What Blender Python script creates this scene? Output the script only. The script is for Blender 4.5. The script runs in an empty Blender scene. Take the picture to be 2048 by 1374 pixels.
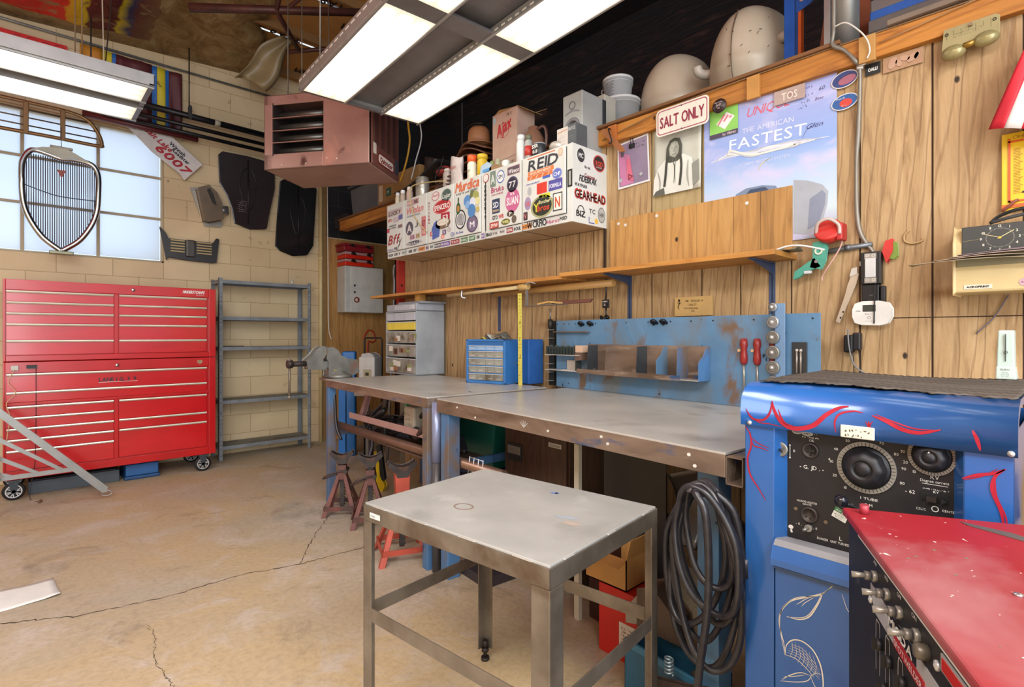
import bpy, math, random
from mathutils import Matrix, Vector
R = random.Random(7)
SC = bpy.context.scene
COL = SC.collection
rad = math.radians

# ---------------------------------------------------------------- camera, sky, light, exposure
# world axes: +Y runs along the plywood wall towards the block wall, +X runs along the block wall
cd = bpy.data.cameras.new('camera'); cam = bpy.data.objects.new('camera', cd); COL.objects.link(cam)
cam.location = (0, 0, 1.25); cam.rotation_euler = (rad(90), 0, rad(-42.89))
cd.sensor_width = 36; cd.lens = 18.721; cd.shift_y = -17/2048; cd.clip_start = .05
SC.camera = cam
SC.view_settings.view_transform = 'Standard'; SC.view_settings.look = 'None'
SC.view_settings.gamma = 1; SC.view_settings.use_curve_mapping = False
SC.view_settings.exposure = 0.35
wd = bpy.data.worlds.new('sky'); SC.world = wd; wd.use_nodes = True
wn = wd.node_tree; wn.nodes.clear()
wo = wn.nodes.new('ShaderNodeOutputWorld'); wb = wn.nodes.new('ShaderNodeBackground')
wb.inputs[0].default_value = (.74, .86, 1, 1); wb.inputs[1].default_value = 1.0
wn.links.new(wb.outputs[0], wo.inputs[0])
def area(name, loc, rot, sx, sy, e, c=(1, .96, .9)):
    l = bpy.data.lights.new(name, 'AREA'); l.shape = 'RECTANGLE'; l.size = sx; l.size_y = sy; l.energy = e; l.color = c
    o = bpy.data.objects.new(name, l); COL.objects.link(o); o.location = loc; o.rotation_euler = rot
    return o
# added fill lights without fixtures, unseen over the open floor behind the camera
area('shop_fill_light', (-1.6, .2, 3.4), (0, 0, 0), 1.2, 2.4, 145)
area('shop_fill_light', (.2, -1.8, 3.4), (0, 0, 0), 2.4, 1.2, 130)
# added cool fill light, a large unseen panel behind the camera
area('rear_fill_light', (-1.6, -3.2, 1.7), (rad(90), 0, rad(-14)), 3.6, 3.0, 170, (.93, .97, 1))

# ---------------------------------------------------------------- materials
MATS = {}
def lin(h):
    h = h.lstrip('#'); v = [int(h[i:i+2], 16)/255 for i in (0, 2, 4)]
    return tuple((x/12.92 if x <= .04045 else ((x+.055)/1.055)**2.4) for x in v) + (1,)
def newmat(name):
    m = bpy.data.materials.new(name); m.use_nodes = True; nt = m.node_tree
    return m, nt, nt.nodes['Principled BSDF']
def N(nt, t, **k):
    n = nt.nodes.new('ShaderNode'+t)
    for a, b in k.items():
        if a in n.inputs: n.inputs[a].default_value = b
        else: setattr(n, a, b)
    return n
def ramp(nt, fac, stops, mode='LINEAR'):
    r = nt.nodes.new('ShaderNodeValToRGB'); e = r.color_ramp.elements; r.color_ramp.interpolation = mode
    while len(e) < len(stops): e.new(.5)
    for i, (p, c) in enumerate(stops):
        e[i].position = p; e[i].color = c if isinstance(c, tuple) else lin(c)
    nt.links.new(fac, r.inputs[0]); return r
def coords(nt, stretch=(1, 1, 1), kind='Object', rot=(0, 0, 0)):
    tc = nt.nodes.new('ShaderNodeTexCoord'); mp = nt.nodes.new('ShaderNodeMapping')
    mp.inputs['Scale'].default_value = stretch; mp.inputs['Rotation'].default_value = rot
    nt.links.new(tc.outputs[kind], mp.inputs[0]); return mp.outputs[0]
def noise(nt, vec, scale, detail=4, dist=0, rough=.55):
    n = N(nt, 'TexNoise', Scale=scale, Detail=detail, Distortion=dist, Roughness=rough)
    nt.links.new(vec, n.inputs['Vector']); return n.outputs['Fac']
def mix(nt, fac, a, b, bl='MIX'):
    m = nt.nodes.new('ShaderNodeMix'); m.data_type = 'RGBA'; m.blend_type = bl
    for s, v in ((m.inputs[0], fac), (m.inputs[6], a), (m.inputs[7], b)):
        if isinstance(v, (int, float)): s.default_value = v
        elif isinstance(v, tuple): s.default_value = v
        else: nt.links.new(v, s)
    return m.outputs[2]
def bump(nt, b, h, strength, dist=.01):
    n = N(nt, 'Bump', Strength=strength, Distance=dist); nt.links.new(h, n.inputs['Height']); nt.links.new(n.outputs[0], b.inputs['Normal'])
def mk(name, c1, c2=None, rough=.5, metal=0, scale=6, stretch=(1, 1, 1), lo=.35, hi=.65, detail=4, dist=0, bm=0, spots=None, coat=0, spec=None):
    """two tones mixed by noise; spots = [(colour, scale, lo, hi), ...] layered over them"""
    m, nt, b = newmat(name); v = coords(nt, stretch)
    if c2 is None:
        r, g, bl, _ = lin(c1); c2 = tuple(x*.86 for x in (r, g, bl))+(1,)
    f = noise(nt, v, scale, detail, dist); c = ramp(nt, f, [(lo, c1), (hi, c2)]).outputs[0]
    for i, (cc, sc, l, h) in enumerate(spots or []):
        f2 = noise(nt, coords(nt, tuple(x*(1+.01*i) for x in stretch)), sc, 5, .3)
        mk_ = ramp(nt, f2, [(l, (0, 0, 0, 1)), (h, (1, 1, 1, 1))]).outputs[0]
        c = mix(nt, mk_, c, lin(cc))
    nt.links.new(c, b.inputs['Base Color']); b.inputs['Roughness'].default_value = rough; b.inputs['Metallic'].default_value = metal
    if coat: b.inputs['Coat Weight'].default_value = coat; b.inputs['Coat Roughness'].default_value = .12
    if spec is not None: b.inputs['Specular IOR Level'].default_value = spec
    if bm: bump(nt, b, f, bm)
    MATS[name] = m; return m
def emis(name, c, s):
    m, nt, b = newmat(name); b.inputs['Base Color'].default_value = lin(c); b.inputs['Emission Color'].default_value = lin(c); b.inputs['Emission Strength'].default_value = s
    MATS[name] = m
def M(s):
    """a material by name, or 'rrggbb[:roughness[:metallic]]' for a plain slightly uneven one"""
    if s in MATS: return MATS[s]
    p = s.split(':'); r = float(p[1]) if len(p) > 1 else .5; me = float(p[2]) if len(p) > 2 else 0
    mk(s, p[0], None, r, me, 9); return MATS[s]
def wood(name, c1, c2, c3, k=1.0, axis='z', rough=.6, b_=.35, knots=True, vary=.0):
    m, nt, b = newmat(name)
    st = {'z': (9*k, 9*k, .8*k), 'x': (.8*k, 9*k, 9*k), 'y': (9*k, .8*k, 9*k)}[axis]
    v = coords(nt, st); f = noise(nt, v, 2.2, 8, 1.1, .65)
    w = N(nt, 'TexWave', wave_type='BANDS', bands_direction='DIAGONAL', Scale=.9, Distortion=9, Detail=3); w.inputs['Detail Scale'].default_value = .8
    nt.links.new(v, w.inputs['Vector'])
    c = ramp(nt, f, [(.3, c1), (.52, c2), (.75, c3)]).outputs[0]
    wv = ramp(nt, w.outputs['Fac'], [(0, (0, 0, 0, 1)), (.16, (1, 1, 1, 1))]).outputs[0]
    c = mix(nt, mix(nt, .35, (1, 1, 1, 1), wv), lin(c3), c)
    big = noise(nt, coords(nt), 1.3, 2)
    c = mix(nt, .5, c, ramp(nt, big, [(.3, (.55, .50, .45, 1)), (.7, (1, 1, 1, 1))]).outputs[0], 'MULTIPLY')
    if knots:
        vo = N(nt, 'TexVoronoi', Scale=1.0); nt.links.new(coords(nt, (5, 5, 3.1)), vo.inputs['Vector'])
        kn = ramp(nt, vo.outputs['Distance'], [(.03, (1, 1, 1, 1)), (.055, (0, 0, 0, 1))]).outputs[0]
        c = mix(nt, kn, c, lin('2c1a0c'))
    nt.links.new(c, b.inputs['Base Color']); b.inputs['Roughness'].default_value = rough
    bump(nt, b, wv, b_, .004); MATS[name] = m

wood('panel_wood', 'c2a47a', 'b09066', '7e6040', 1.6)
wood('pale_panel', 'b5a074', 'a8946a', '8f7c52', 1.5, b_=.1, knots=False)
wood('board_wood', 'c79c60', 'b98a4e', '8f683a', 1.2, b_=.1)
wood('beam_wood', 'c98b3c', 'b5742c', '7a4416', 1.0, 'y', .55, .2)
wood('shelf_wood', 'cf9a52', 'be8440', '96602c', 1.0, 'x', .5, .1, False)
wood('dark_wood', '4b2716', '351b10', '1f1009', 1.0, 'y', .5, .2, False)
wood('cabinet_walnut', '54392a', '422c1f', '2a1a12', 2.4, 'z', .45, .05, False)
wood('grey_rough_wood', '6b6158', '575049', '3a342f', 1.0, 'x', .9, .9, False)
wood('stud_wood', 'c89a52', 'b98642', '936226', 1.5, 'z', .6, .2, False)
mk('galv', 'a8aaa8', '8d9090', .4, .75, 7, (1, 1, .4))
mk('chrome', 'c8c8c6', 'a8a8a8', .16, 1, 4)
mk('bare_steel', '91877a', '6a6054', .42, .6, 5, bm=.05, spots=[('5e4a38', 4, .56, .72)])
mk('table_top', 'bcbcb8', 'adada9', .45, .3, 5, spots=[('8f8d88', 3, .55, .75), ('c6c6c2', 9, .6, .8)], bm=.03)
mk('bench_top', 'ccc9c2', 'b0ada5', .33, .35, 2.2, (1, 1, 1), .3, .7, 6, 1, .03, [('c2c2bc', 5, .56, .72), ('857b6e', 3.2, .60, .80)])
mk('rusty_edge', '9c8878', '6e5c4e', .5, .6, 7, (.4, .4, 1.6), .35, .65, 6, .5, .1, [('3f5f8c', 5, .6, .66), ('a49484', 11, .6, .7)])
mk('worn_blue', '507cac', '46688c', .5, .1, 6, (1, 1, .6), .4, .65, 5, .5, .05, [('6f5f52', 3, .46, .58), ('253f60', 9, .62, .7)])
mk('panel_blue', '648eb2', '54799a', .5, .1, 3, (1, 1, .7), .35, .65, 6, .6, .06, [('6b7378', 3.5, .50, .66), ('6f5a48', 7, .58, .68), ('22364c', 28, .66, .7)])
mk('welder_blue', '2c62a8', '265696', .28, .05, 2, bm=.0, spots=[('1d4a92', 6, .62, .74)], coat=.5)
mk('chest_red', 'c00a10', 'b2080e', .3, 0, 3, coat=.35)
mk('drawer_red', 'c60e16', 'b80c13', .28, 0, 2, (1, 1, 3), .35, .65, 4, 1, 0, [('cc3038', 9, .66, .78)], coat=.6)
mk('pull', 'e2dccb', 'c9c2b2', .3, .6, 4)
mk('red_lid', '9c1c26', '8c1822', .5, 0, 3, spots=[('a8787a', 3, .50, .80), ('d8d0c8', 60, .70, .73)], bm=.03)
mk('dark_grey_metal', '4a5056', '3d4348', .45, .5, 6, spots=[('77797a', 20, .66, .72)])
mk('rack_grey', '868b90', '6f757a', .5, .2, 6, bm=.02)
mk('rack_shelf', '7f8078', '6a6b64', .6, .3, 5, spots=[('5b4f40', 3, .6, .7)])
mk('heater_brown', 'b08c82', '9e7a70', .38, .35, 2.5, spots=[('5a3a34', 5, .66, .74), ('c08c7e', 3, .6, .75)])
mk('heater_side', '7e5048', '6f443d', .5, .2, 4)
mk('black_metal', '1a1a1c', '121214', .45, .4, 6)
mk('blk', '16161a', '0e0e11', .5, 0, 7)
mk('panel_black', '1a191d', '121116', .5, .0, 12, spots=[('3a3530', 16, .69, .72)])
mk('rubber', '1e1e20', '141416', .75, 0, 12)
mk('fiberglass', 'd2c5b0', 'bbad97', .4, .05, 2.2, (1, 1, .6), .3, .7, 4, .4, .02, [('8b7b68', 2.6, .62, .72), ('3a2a1c', 14, .72, .75)])
mk('white_paint', 'dcdcd8', 'cfcfcb', .4, 0, 3)
mk('cab_white', 'd9dad6', 'cccdc8', .38, 0, 3)
mk('cab_under', 'b9a78c', 'a5937a', .5, 0, 3)
mk('cardboard', 'a98455', '94703f', .8, 0, 5)
mk('card_pink', 'c2a292', 'b09080', .75, 0, 4)
mk('grey_plastic', '9aa0a6', '878d93', .45, 0, 4)
mk('tote_grey', '6c7178', '585d66', .35, 0, 2, coat=.2)
mk('clear_plastic', '9a9a90', '83837a', .25, 0, 5, spots=[('5c5040', 9, .5, .7)], coat=.4)
mk('hose_black', '2a282c', '1d1b20', .38, 0, 30, coat=.2)
mk('jack_red', '74423a', '5a3630', .6, .2, 9, spots=[('4a3c36', 6, .48, .6)], bm=.05)
mk('jack_orange', 'b8503c', '9c4030', .5, .1, 6, spots=[('8a7058', 4, .6, .72)], bm=.03)
mk('cast_iron', '4c4644', '38312f', .55, .6, 9, bm=.08, spots=[('6b4a3c', 7, .58, .68)])
mk('vise_grey', '8a8b86', '70706b', .45, .5, 8, spots=[('8c5c48', 5, .6, .68)], bm=.04)
mk('leather', '6b4028', '4c2c1a', .42, 0, 5, coat=.3)
mk('leather_tan', '9c6a46', '8a5a38', .6, 0, 5)
mk('paper', 'e6e6e4', 'd6d6d2', .8, 0, 5)
mk('cream', 'cdb888', 'c0aa78', .45, 0, 4)
mk('truss_brown', '5a3028', '42241e', .5, .3, 6)
mk('floor_mat', '6f6a64', '57524c', .95, 0, 5, (1, 3, 1), .3, .7, 8, 1.5, .6, [('3c3833', 6, .6, .7)])
mk('black_pipe', '1d1d22', '16161a', .35, .4, 6)
emis('lamp_red', 'a01010', .15)

def special():
    # ---- floor: worn, patchy concrete
    m, nt, b = newmat('concrete'); v = coords(nt)
    f1 = noise(nt, v, .9, 5, .4); f2 = noise(nt, coords(nt, (1, 1, 1), rot=(0, 0, .5)), 3.2, 8, .6, .7); f3 = noise(nt, v, 40, 4)
    c = ramp(nt, f1, [(.35, 'bfa882'), (.5, 'b8a68a'), (.65, 'b0a798')]).outputs[0]
    k = ramp(nt, f2, [(.50, (0, 0, 0, 1)), (.66, (1, 1, 1, 1))]).outputs[0]
    c = mix(nt, mix(nt, .85, (0, 0, 0, 1), k), c, lin('c4b8ac'))
    d = ramp(nt, noise(nt, coords(nt, (1.02, 1, 1)), 2.1, 7, .8, .7), [(.55, (0, 0, 0, 1)), (.68, (1, 1, 1, 1))]).outputs[0]
    c = mix(nt, mix(nt, .5, (0, 0, 0, 1), d), c, lin('6e6358'))
    c = mix(nt, .28, c, ramp(nt, f3, [(.3, (.45, .42, .4, 1)), (.6, (1, 1, 1, 1))]).outputs[0], 'MULTIPLY')
    nt.links.new(c, b.inputs['Base Color']); b.inputs['Roughness'].default_value = .62
    bump(nt, b, f2, .6, .012); MATS['concrete'] = m
    # ---- painted block wall
    for nm_, a, a2, mo in (('block', 'd8c29c', 'cdb58e', 'a8936c'), ('block_black', '222226', '1c1c20', '3c3c40')):
        m, nt, b = newmat(nm_); tc = nt.nodes.new('ShaderNodeTexCoord'); sp = nt.nodes.new('ShaderNodeSeparateXYZ'); cb = nt.nodes.new('ShaderNodeCombineXYZ')
        nt.links.new(tc.outputs['Object'], sp.inputs[0]); ad = N(nt, 'Math', operation='ADD'); nt.links.new(sp.outputs[0], ad.inputs[0]); nt.links.new(sp.outputs[1], ad.inputs[1])
        nt.links.new(ad.outputs[0], cb.inputs[0]); nt.links.new(sp.outputs[2], cb.inputs[1])
        br = nt.nodes.new('ShaderNodeTexBrick'); br.offset = .5
        for kk, vv in (('Scale', 1.0), ('Brick Width', .4), ('Row Height', .2), ('Mortar Size', .0035), ('Mortar Smooth', .3), ('Bias', 0.0)): br.inputs[kk].default_value = vv
        br.inputs['Color1'].default_value = lin(a); br.inputs['Color2'].default_value = lin(a2); br.inputs['Mortar'].default_value = lin(mo)
        nt.links.new(cb.outputs[0], br.inputs['Vector'])
        f = noise(nt, coords(nt), 1.6, 6, .5); f2 = noise(nt, coords(nt), 9, 5)
        c = mix(nt, .55, br.outputs['Color'], ramp(nt, f, [(.3, (.74, .70, .66, 1)), (.65, (1, 1, 1, 1))]).outputs[0], 'MULTIPLY')
        sp2 = ramp(nt, f2, [(.68, (0, 0, 0, 1)), (.74, (1, 1, 1, 1))]).outputs[0]; c = mix(nt, mix(nt, .5, (0, 0, 0, 1), sp2), c, lin('4c3c28'))
        nt.links.new(c, b.inputs['Base Color']); b.inputs['Roughness'].default_value = .6
        bump(nt, b, br.outputs['Fac'], -.6, .006); MATS[nm_] = m
    # ---- frosted wired glass: daylight comes through it
    m, nt, b = newmat('frosted_glass'); nt.nodes.remove(b)
    out = nt.nodes['Material Output']; tr = N(nt, 'BsdfTranslucent', Color=(.93, .95, 1, 1)); tp = N(nt, 'BsdfTransparent', Color=(.95, .97, 1, 1)); gl = N(nt, 'BsdfGlossy', Color=(.9, .95, 1, 1), Roughness=.25)
    w = N(nt, 'TexWave', Scale=26.0, bands_direction='DIAGONAL'); nt.links.new(coords(nt, (1, .01, 1)), w.inputs['Vector'])
    wf = ramp(nt, w.outputs['Fac'], [(0, (.80, .85, .95, 1)), (.4, (.94, .96, 1, 1))]).outputs[0]; nt.links.new(wf, tr.inputs[0])
    a = N(nt, 'MixShader', Fac=.35); nt.links.new(tr.outputs[0], a.inputs[1]); nt.links.new(tp.outputs[0], a.inputs[2])
    a2 = N(nt, 'MixShader', Fac=.04); nt.links.new(a.outputs[0], a2.inputs[1]); nt.links.new(gl.outputs[0], a2.inputs[2]); nt.links.new(a2.outputs[0], out.inputs[0]); MATS['frosted_glass'] = m
    # ---- fluorescent diffuser: three tubes glow through it (object space: x across, y along)
    m, nt, b = newmat('diffuser'); tc = nt.nodes.new('ShaderNodeTexCoord'); sp = nt.nodes.new('ShaderNodeSeparateXYZ'); nt.links.new(tc.outputs['Generated'], sp.inputs[0])
    mu = N(nt, 'Math', operation='MULTIPLY'); mu.inputs[1].default_value = math.pi*3; nt.links.new(sp.outputs[0], mu.inputs[0])
    si = N(nt, 'Math', operation='SINE'); nt.links.new(mu.outputs[0], si.inputs[0]); ab = N(nt, 'Math', operation='ABSOLUTE'); nt.links.new(si.outputs[0], ab.inputs[0])
    e1 = ramp(nt, sp.outputs[1], [(.0, (0, 0, 0, 1)), (.16, (1, 1, 1, 1)), (.84, (1, 1, 1, 1)), (1, (0, 0, 0, 1))]).outputs[0]
    st = N(nt, 'Math', operation='MULTIPLY'); nt.links.new(ab.outputs[0], st.inputs[0]); nt.links.new(e1, st.inputs[1])
    s2 = N(nt, 'Math', operation='MULTIPLY_ADD'); s2.inputs[1].default_value = 1.0; s2.inputs[2].default_value = .24; nt.links.new(st.outputs[0], s2.inputs[0])
    cc = mix(nt, e1, lin('d8ceb4'), lin('fffdf4'))
    b.inputs['Base Color'].default_value = (.6, .6, .55, 1); nt.links.new(cc, b.inputs['Emission Color'])
    s3 = N(nt, 'Math', operation='MULTIPLY'); s3.inputs[1].default_value = LAMP; nt.links.new(s2.outputs[0], s3.inputs[0]); nt.links.new(s3.outputs[0], b.inputs['Emission Strength']); MATS['diffuser'] = m
    # ---- crinkled foil / plastic under the roof, with uneven colour bands towards the left
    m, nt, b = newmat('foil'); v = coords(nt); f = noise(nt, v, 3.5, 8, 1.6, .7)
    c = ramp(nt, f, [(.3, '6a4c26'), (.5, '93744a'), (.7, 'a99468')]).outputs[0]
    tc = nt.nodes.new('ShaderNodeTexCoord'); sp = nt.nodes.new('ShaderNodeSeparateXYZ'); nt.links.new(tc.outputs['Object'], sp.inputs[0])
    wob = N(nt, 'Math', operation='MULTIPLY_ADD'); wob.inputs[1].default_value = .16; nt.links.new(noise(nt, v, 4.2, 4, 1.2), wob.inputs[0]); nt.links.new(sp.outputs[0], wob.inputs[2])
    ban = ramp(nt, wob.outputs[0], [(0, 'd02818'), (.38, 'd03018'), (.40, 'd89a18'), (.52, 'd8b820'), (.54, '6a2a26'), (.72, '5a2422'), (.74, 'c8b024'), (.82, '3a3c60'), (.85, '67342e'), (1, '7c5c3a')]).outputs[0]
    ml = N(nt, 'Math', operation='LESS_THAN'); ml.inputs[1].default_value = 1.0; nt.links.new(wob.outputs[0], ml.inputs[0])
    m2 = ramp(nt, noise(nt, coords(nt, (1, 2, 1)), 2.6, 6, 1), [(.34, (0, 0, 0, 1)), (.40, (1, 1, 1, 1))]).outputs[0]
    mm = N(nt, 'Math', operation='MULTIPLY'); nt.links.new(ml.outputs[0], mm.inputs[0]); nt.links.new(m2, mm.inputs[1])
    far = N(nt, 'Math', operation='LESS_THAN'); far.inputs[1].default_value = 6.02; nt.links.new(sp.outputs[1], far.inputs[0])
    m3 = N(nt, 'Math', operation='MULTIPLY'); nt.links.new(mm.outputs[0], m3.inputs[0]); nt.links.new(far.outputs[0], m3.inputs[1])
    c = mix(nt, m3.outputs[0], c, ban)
    nt.links.new(c, b.inputs['Base Color']); b.inputs['Roughness'].default_value = .22; b.inputs['Metallic'].default_value = .3
    bump(nt, b, f, .7, .05); MATS['foil'] = m
    # ---- black streaked plastic over the loft
    m, nt, b = newmat('black_plastic'); f = noise(nt, coords(nt, (1, .9, 6), rot=(.28, 0, 0)), 3, 6, .8)
    c = ramp(nt, f, [(.45, '242428'), (.60, '2c2628'), (.74, '58423a')]).outputs[0]; nt.links.new(c, b.inputs['Base Color']); b.inputs['Roughness'].default_value = .35; bump(nt, b, f, .4, .03); MATS['black_plastic'] = m
    # ---- the printed sky of the big poster
    m, nt, b = newmat('sky_print'); tc = nt.nodes.new('ShaderNodeTexCoord'); sp = nt.nodes.new('ShaderNodeSeparateXYZ'); nt.links.new(tc.outputs['Generated'], sp.inputs[0])
    c = ramp(nt, sp.outputs[2], [(0, '8c96a4'), (.18, 'c4d4dc'), (.42, 'b0c6e4'), (.6, '8aa6dc'), (1, 'a0a4d8')]).outputs[0]
    k = ramp(nt, noise(nt, coords(nt, (1, 1, 2)), 4, 6, .6), [(.48, (0, 0, 0, 1)), (.72, (1, 1, 1, 1))]).outputs[0]
    c = mix(nt, k, c, lin('c8c4e4')); nt.links.new(c, b.inputs['Base Color']); b.inputs['Roughness'].default_value = .3; MATS['sky_print'] = m
LAMP = 3.2
special()

# ---------------------------------------------------------------- glyphs of the built-in font, fetched once
GL = {}
def load_glyphs():
    chars = "ABCDEFGHIJKLMNOPQRSTUVWXYZabcdefghijklmnopqrstuvwxyz0123456789.,-/&'!"
    obs = []
    for ch in chars:
        cu = bpy.data.curves.new('glyph', 'FONT'); cu.body = ch; cu.size = 1; cu.resolution_u = 2
        o = bpy.data.objects.new('glyph', cu); COL.objects.link(o); obs.append((ch, o))
    bpy.context.view_layer.update(); dg = bpy.context.evaluated_depsgraph_get()
    for ch, o in obs:
        me = bpy.data.meshes.new_from_object(o.evaluated_get(dg))
        vs = [(v.co.x, v.co.y) for v in me.vertices]; fs = [tuple(p.vertices) for p in me.polygons]
        x0 = min(v[0] for v in vs); x1 = max(v[0] for v in vs)
        GL[ch] = ([(x-x0, y) for x, y in vs], fs, x1-x0)
        bpy.data.meshes.remove(me); cu = o.data; bpy.data.objects.remove(o); bpy.data.curves.remove(cu)
load_glyphs()

# ---------------------------------------------------------------- mesh builder.  local axes: x right, y away from the viewer, z up
def crom(pts, k=6, closed=False):
    P = [Vector(p) for p in pts]; n = len(P); out = []
    for i in range(n if closed else n-1):
        a = P[(i-1) % n] if (closed or i > 0) else P[0]*2-P[1]
        b, c = P[i], P[(i+1) % n]; d = P[(i+2) % n] if (closed or i < n-2) else P[-1]*2-P[-2]
        for j in range(k):
            t = j/k; out.append(.5*((2*b)+(c-a)*t+(2*a-5*b+4*c-d)*t*t+(3*b-a-3*c+d)*t**3))
    if not closed: out.append(P[-1])
    return out
class MB:
    def __init__(s): s.v = []; s.f = []; s.m = []; s.s = []; s.mats = []; s.T = None
    def mi(s, m):
        if m not in s.mats: s.mats.append(m)
        return s.mats.index(m)
    def add(s, vs, fs, m, smooth=False):
        b = len(s.v); i = s.mi(m)
        s.v += [tuple(s.T @ Vector(v)) for v in vs] if s.T else [tuple(v) for v in vs]
        for f in fs: s.f.append(tuple(b+j for j in f)); s.m.append(i); s.s.append(smooth)
        return s
    def box(s, x0, x1, y0, y1, z0, z1, m):
        v = [(x, y, z) for z in (z0, z1) for y in (y0, y1) for x in (x0, x1)]
        return s.add(v, [(0, 2, 3, 1), (4, 5, 7, 6), (0, 1, 5, 4), (2, 6, 7, 3), (0, 4, 6, 2), (1, 3, 7, 5)], m)
    def tbox(s, a, b, m):
        """box between two rectangles a, b = (x0,x1,y0,y1,z)"""
        v = [(x, y, q[4]) for q in (a, b) for y in q[2:4] for x in q[0:2]]
        return s.add(v, [(0, 2, 3, 1), (4, 5, 7, 6), (0, 1, 5, 4), (2, 6, 7, 3), (0, 4, 6, 2), (1, 3, 7, 5)], m)
    def prism(s, pts, y0, y1, m, axis='y', smooth=False):
        """2-d outline extruded along axis: 'y' pts=(x,z); 'x' pts=(y,z); 'z' pts=(x,y)"""
        n = len(pts)
        g = {'y': lambda p, t: (p[0], t, p[1]), 'x': lambda p, t: (t, p[0], p[1]), 'z': lambda p, t: (p[0], p[1], t)}[axis]
        v = [g(p, y0) for p in pts]+[g(p, y1) for p in pts]
        s.add(v, [tuple(range(n)), tuple(range(2*n-1, n-1, -1))], m)
        b = len(s.v)-2*n; i = s.mi(m)
        for k in range(n):
            s.f.append((b+k, b+(k+1) % n, b+n+(k+1) % n, b+n+k)); s.m.append(i); s.s.append(smooth)
        return s
    def ell(s, x, z, rx, rz, y0, y1, m, n=28, rot=0):
        c, d = math.cos(rot), math.sin(rot)
        return s.prism([(x+rx*math.cos(a)*c-rz*math.sin(a)*d, z+rx*math.cos(a)*d+rz*math.sin(a)*c) for a in [2*math.pi*i/n for i in range(n)]], y0, y1, m)
    def ring(s, x, z, r0, r1, y0, y1, m, n=32, sz=1.0):
        v = []; f = []
        for i in range(n):
            a = 2*math.pi*i/n; c, d = math.cos(a), math.sin(a)*sz
            v += [(x+r0*c, y0, z+r0*d), (x+r1*c, y0, z+r1*d), (x+r1*c, y1, z+r1*d), (x+r0*c, y1, z+r0*d)]
            j = (i+1) % n
            for k in range(4): f.append((4*i+k, 4*j+k, 4*j+(k+1) % 4, 4*i+(k+1) % 4))
        return s.add(v, f, m)
    def cyl(s, p0, p1, r0, m, r1=None, n=16, caps=True):
        p0 = Vector(p0); p1 = Vector(p1); r1 = r0 if r1 is None else r1
        d = (p1-p0).normalized(); u = d.orthogonal().normalized(); w = d.cross(u); v = []
        for p, r in ((p0, r0), (p1, r1)):
            for i in range(n):
                a = 2*math.pi*i/n; v.append(p+u*r*math.cos(a)+w*r*math.sin(a))
        s.add(v, [(i, (i+1) % n, n+(i+1) % n, n+i) for i in range(n)], m, True)
        if caps:
            b = len(s.v)-2*n; k = s.mi(m)
            s.f += [tuple(b+i for i in range(n-1, -1, -1)), tuple(b+n+i for i in range(n))]; s.m += [k, k]; s.s += [False, False]
        return s
    def tube(s, pts, r, m, n=10, smooth=0, closed=False, flat=None):
        if smooth: pts = crom(pts, smooth, closed)
        P = [Vector(p) for p in pts]; N_ = len(P); rr = r if callable(r) else (lambda t: r)
        v = []; up = None
        for i, p in enumerate(P):
            d = (P[(i+1) % N_]-P[i-1]) if closed else (P[min(i+1, N_-1)]-P[max(i-1, 0)])
            if d.length < 1e-9: d = Vector((0, 0, 1))
            d.normalize()
            if up is None: up = d.orthogonal().normalized()
            up = (up-d*up.dot(d))
            up = up.normalized() if up.length > 1e-6 else d.orthogonal().normalized()
            w = d.cross(up); q = rr(i/max(1, N_-1))
            for k in range(n):
                a = 2*math.pi*k/n; v.append(p+(up*math.cos(a)+w*math.sin(a)*(flat or 1))*q)
        f = []
        for i in range(N_ if closed else N_-1):
            j = (i+1) % N_
            for k in range(n): f.append((i*n+k, i*n+(k+1) % n, j*n+(k+1) % n, j*n+k))
        if not closed: f += [tuple(range(n-1, -1, -1)), tuple((N_-1)*n+k for k in range(n))]
        return s.add(v, f, m, True)
    def lathe(s, prof, c, m, axis='z', n=24, sx=1, sy=1):
        """prof = [(r, h), ...] turned about axis through c"""
        v = []; 
        for r, h in prof:
            for i in range(n):
                a = 2*math.pi*i/n; x, y = r*math.cos(a)*sx, r*math.sin(a)*sy
                v.append({'z': (c[0]+x, c[1]+y, c[2]+h), 'x': (c[0]+h, c[1]+x, c[2]+y), 'y': (c[0]+x, c[1]+h, c[2]+y)}[axis])
        f = [(k*n+i, k*n+(i+1) % n, (k+1)*n+(i+1) % n, (k+1)*n+i) for k in range(len(prof)-1) for i in range(n)]
        if prof[0][0] > 1e-6: f.append(tuple(range(n-1, -1, -1)))
        if prof[-1][0] > 1e-6: f.append(tuple((len(prof)-1)*n+i for i in range(n)))
        return s.add(v, f, m, True)
    def grid(s, fn, nu, nv, m, smooth=True, thick=0):
        v = [fn(i/nu, j/nv) for j in range(nv+1) for i in range(nu+1)]
        f = [(j*(nu+1)+i, j*(nu+1)+i+1, (j+1)*(nu+1)+i+1, (j+1)*(nu+1)+i) for j in range(nv) for i in range(nu)]
        return s.add(v, f, m, smooth)
    def ribbon(s, pts, w, y, m, taper=True, k=5):
        """flat stroke in the x-z plane at depth y"""
        P = crom([(p[0], 0, p[1]) for p in pts], k) if k and len(pts) > 2 else [Vector((p[0], 0, p[1])) for p in pts]
        v = []; n = len(P)
        for i, p in enumerate(P):
            d = P[min(i+1, n-1)]-P[max(i-1, 0)]; d = d.normalized() if d.length > 0 else Vector((1, 0, 0))
            q = w/2*(math.sin(math.pi*(.06+.9*i/(n-1)))**.6 if taper else 1)
            v += [(p.x-d.z*q, y, p.z+d.x*q), (p.x+d.z*q, y, p.z-d.x*q)]
        return s.add(v, [(2*i, 2*i+1, 2*i+3, 2*i+2) for i in range(n-1)], m)
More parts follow.
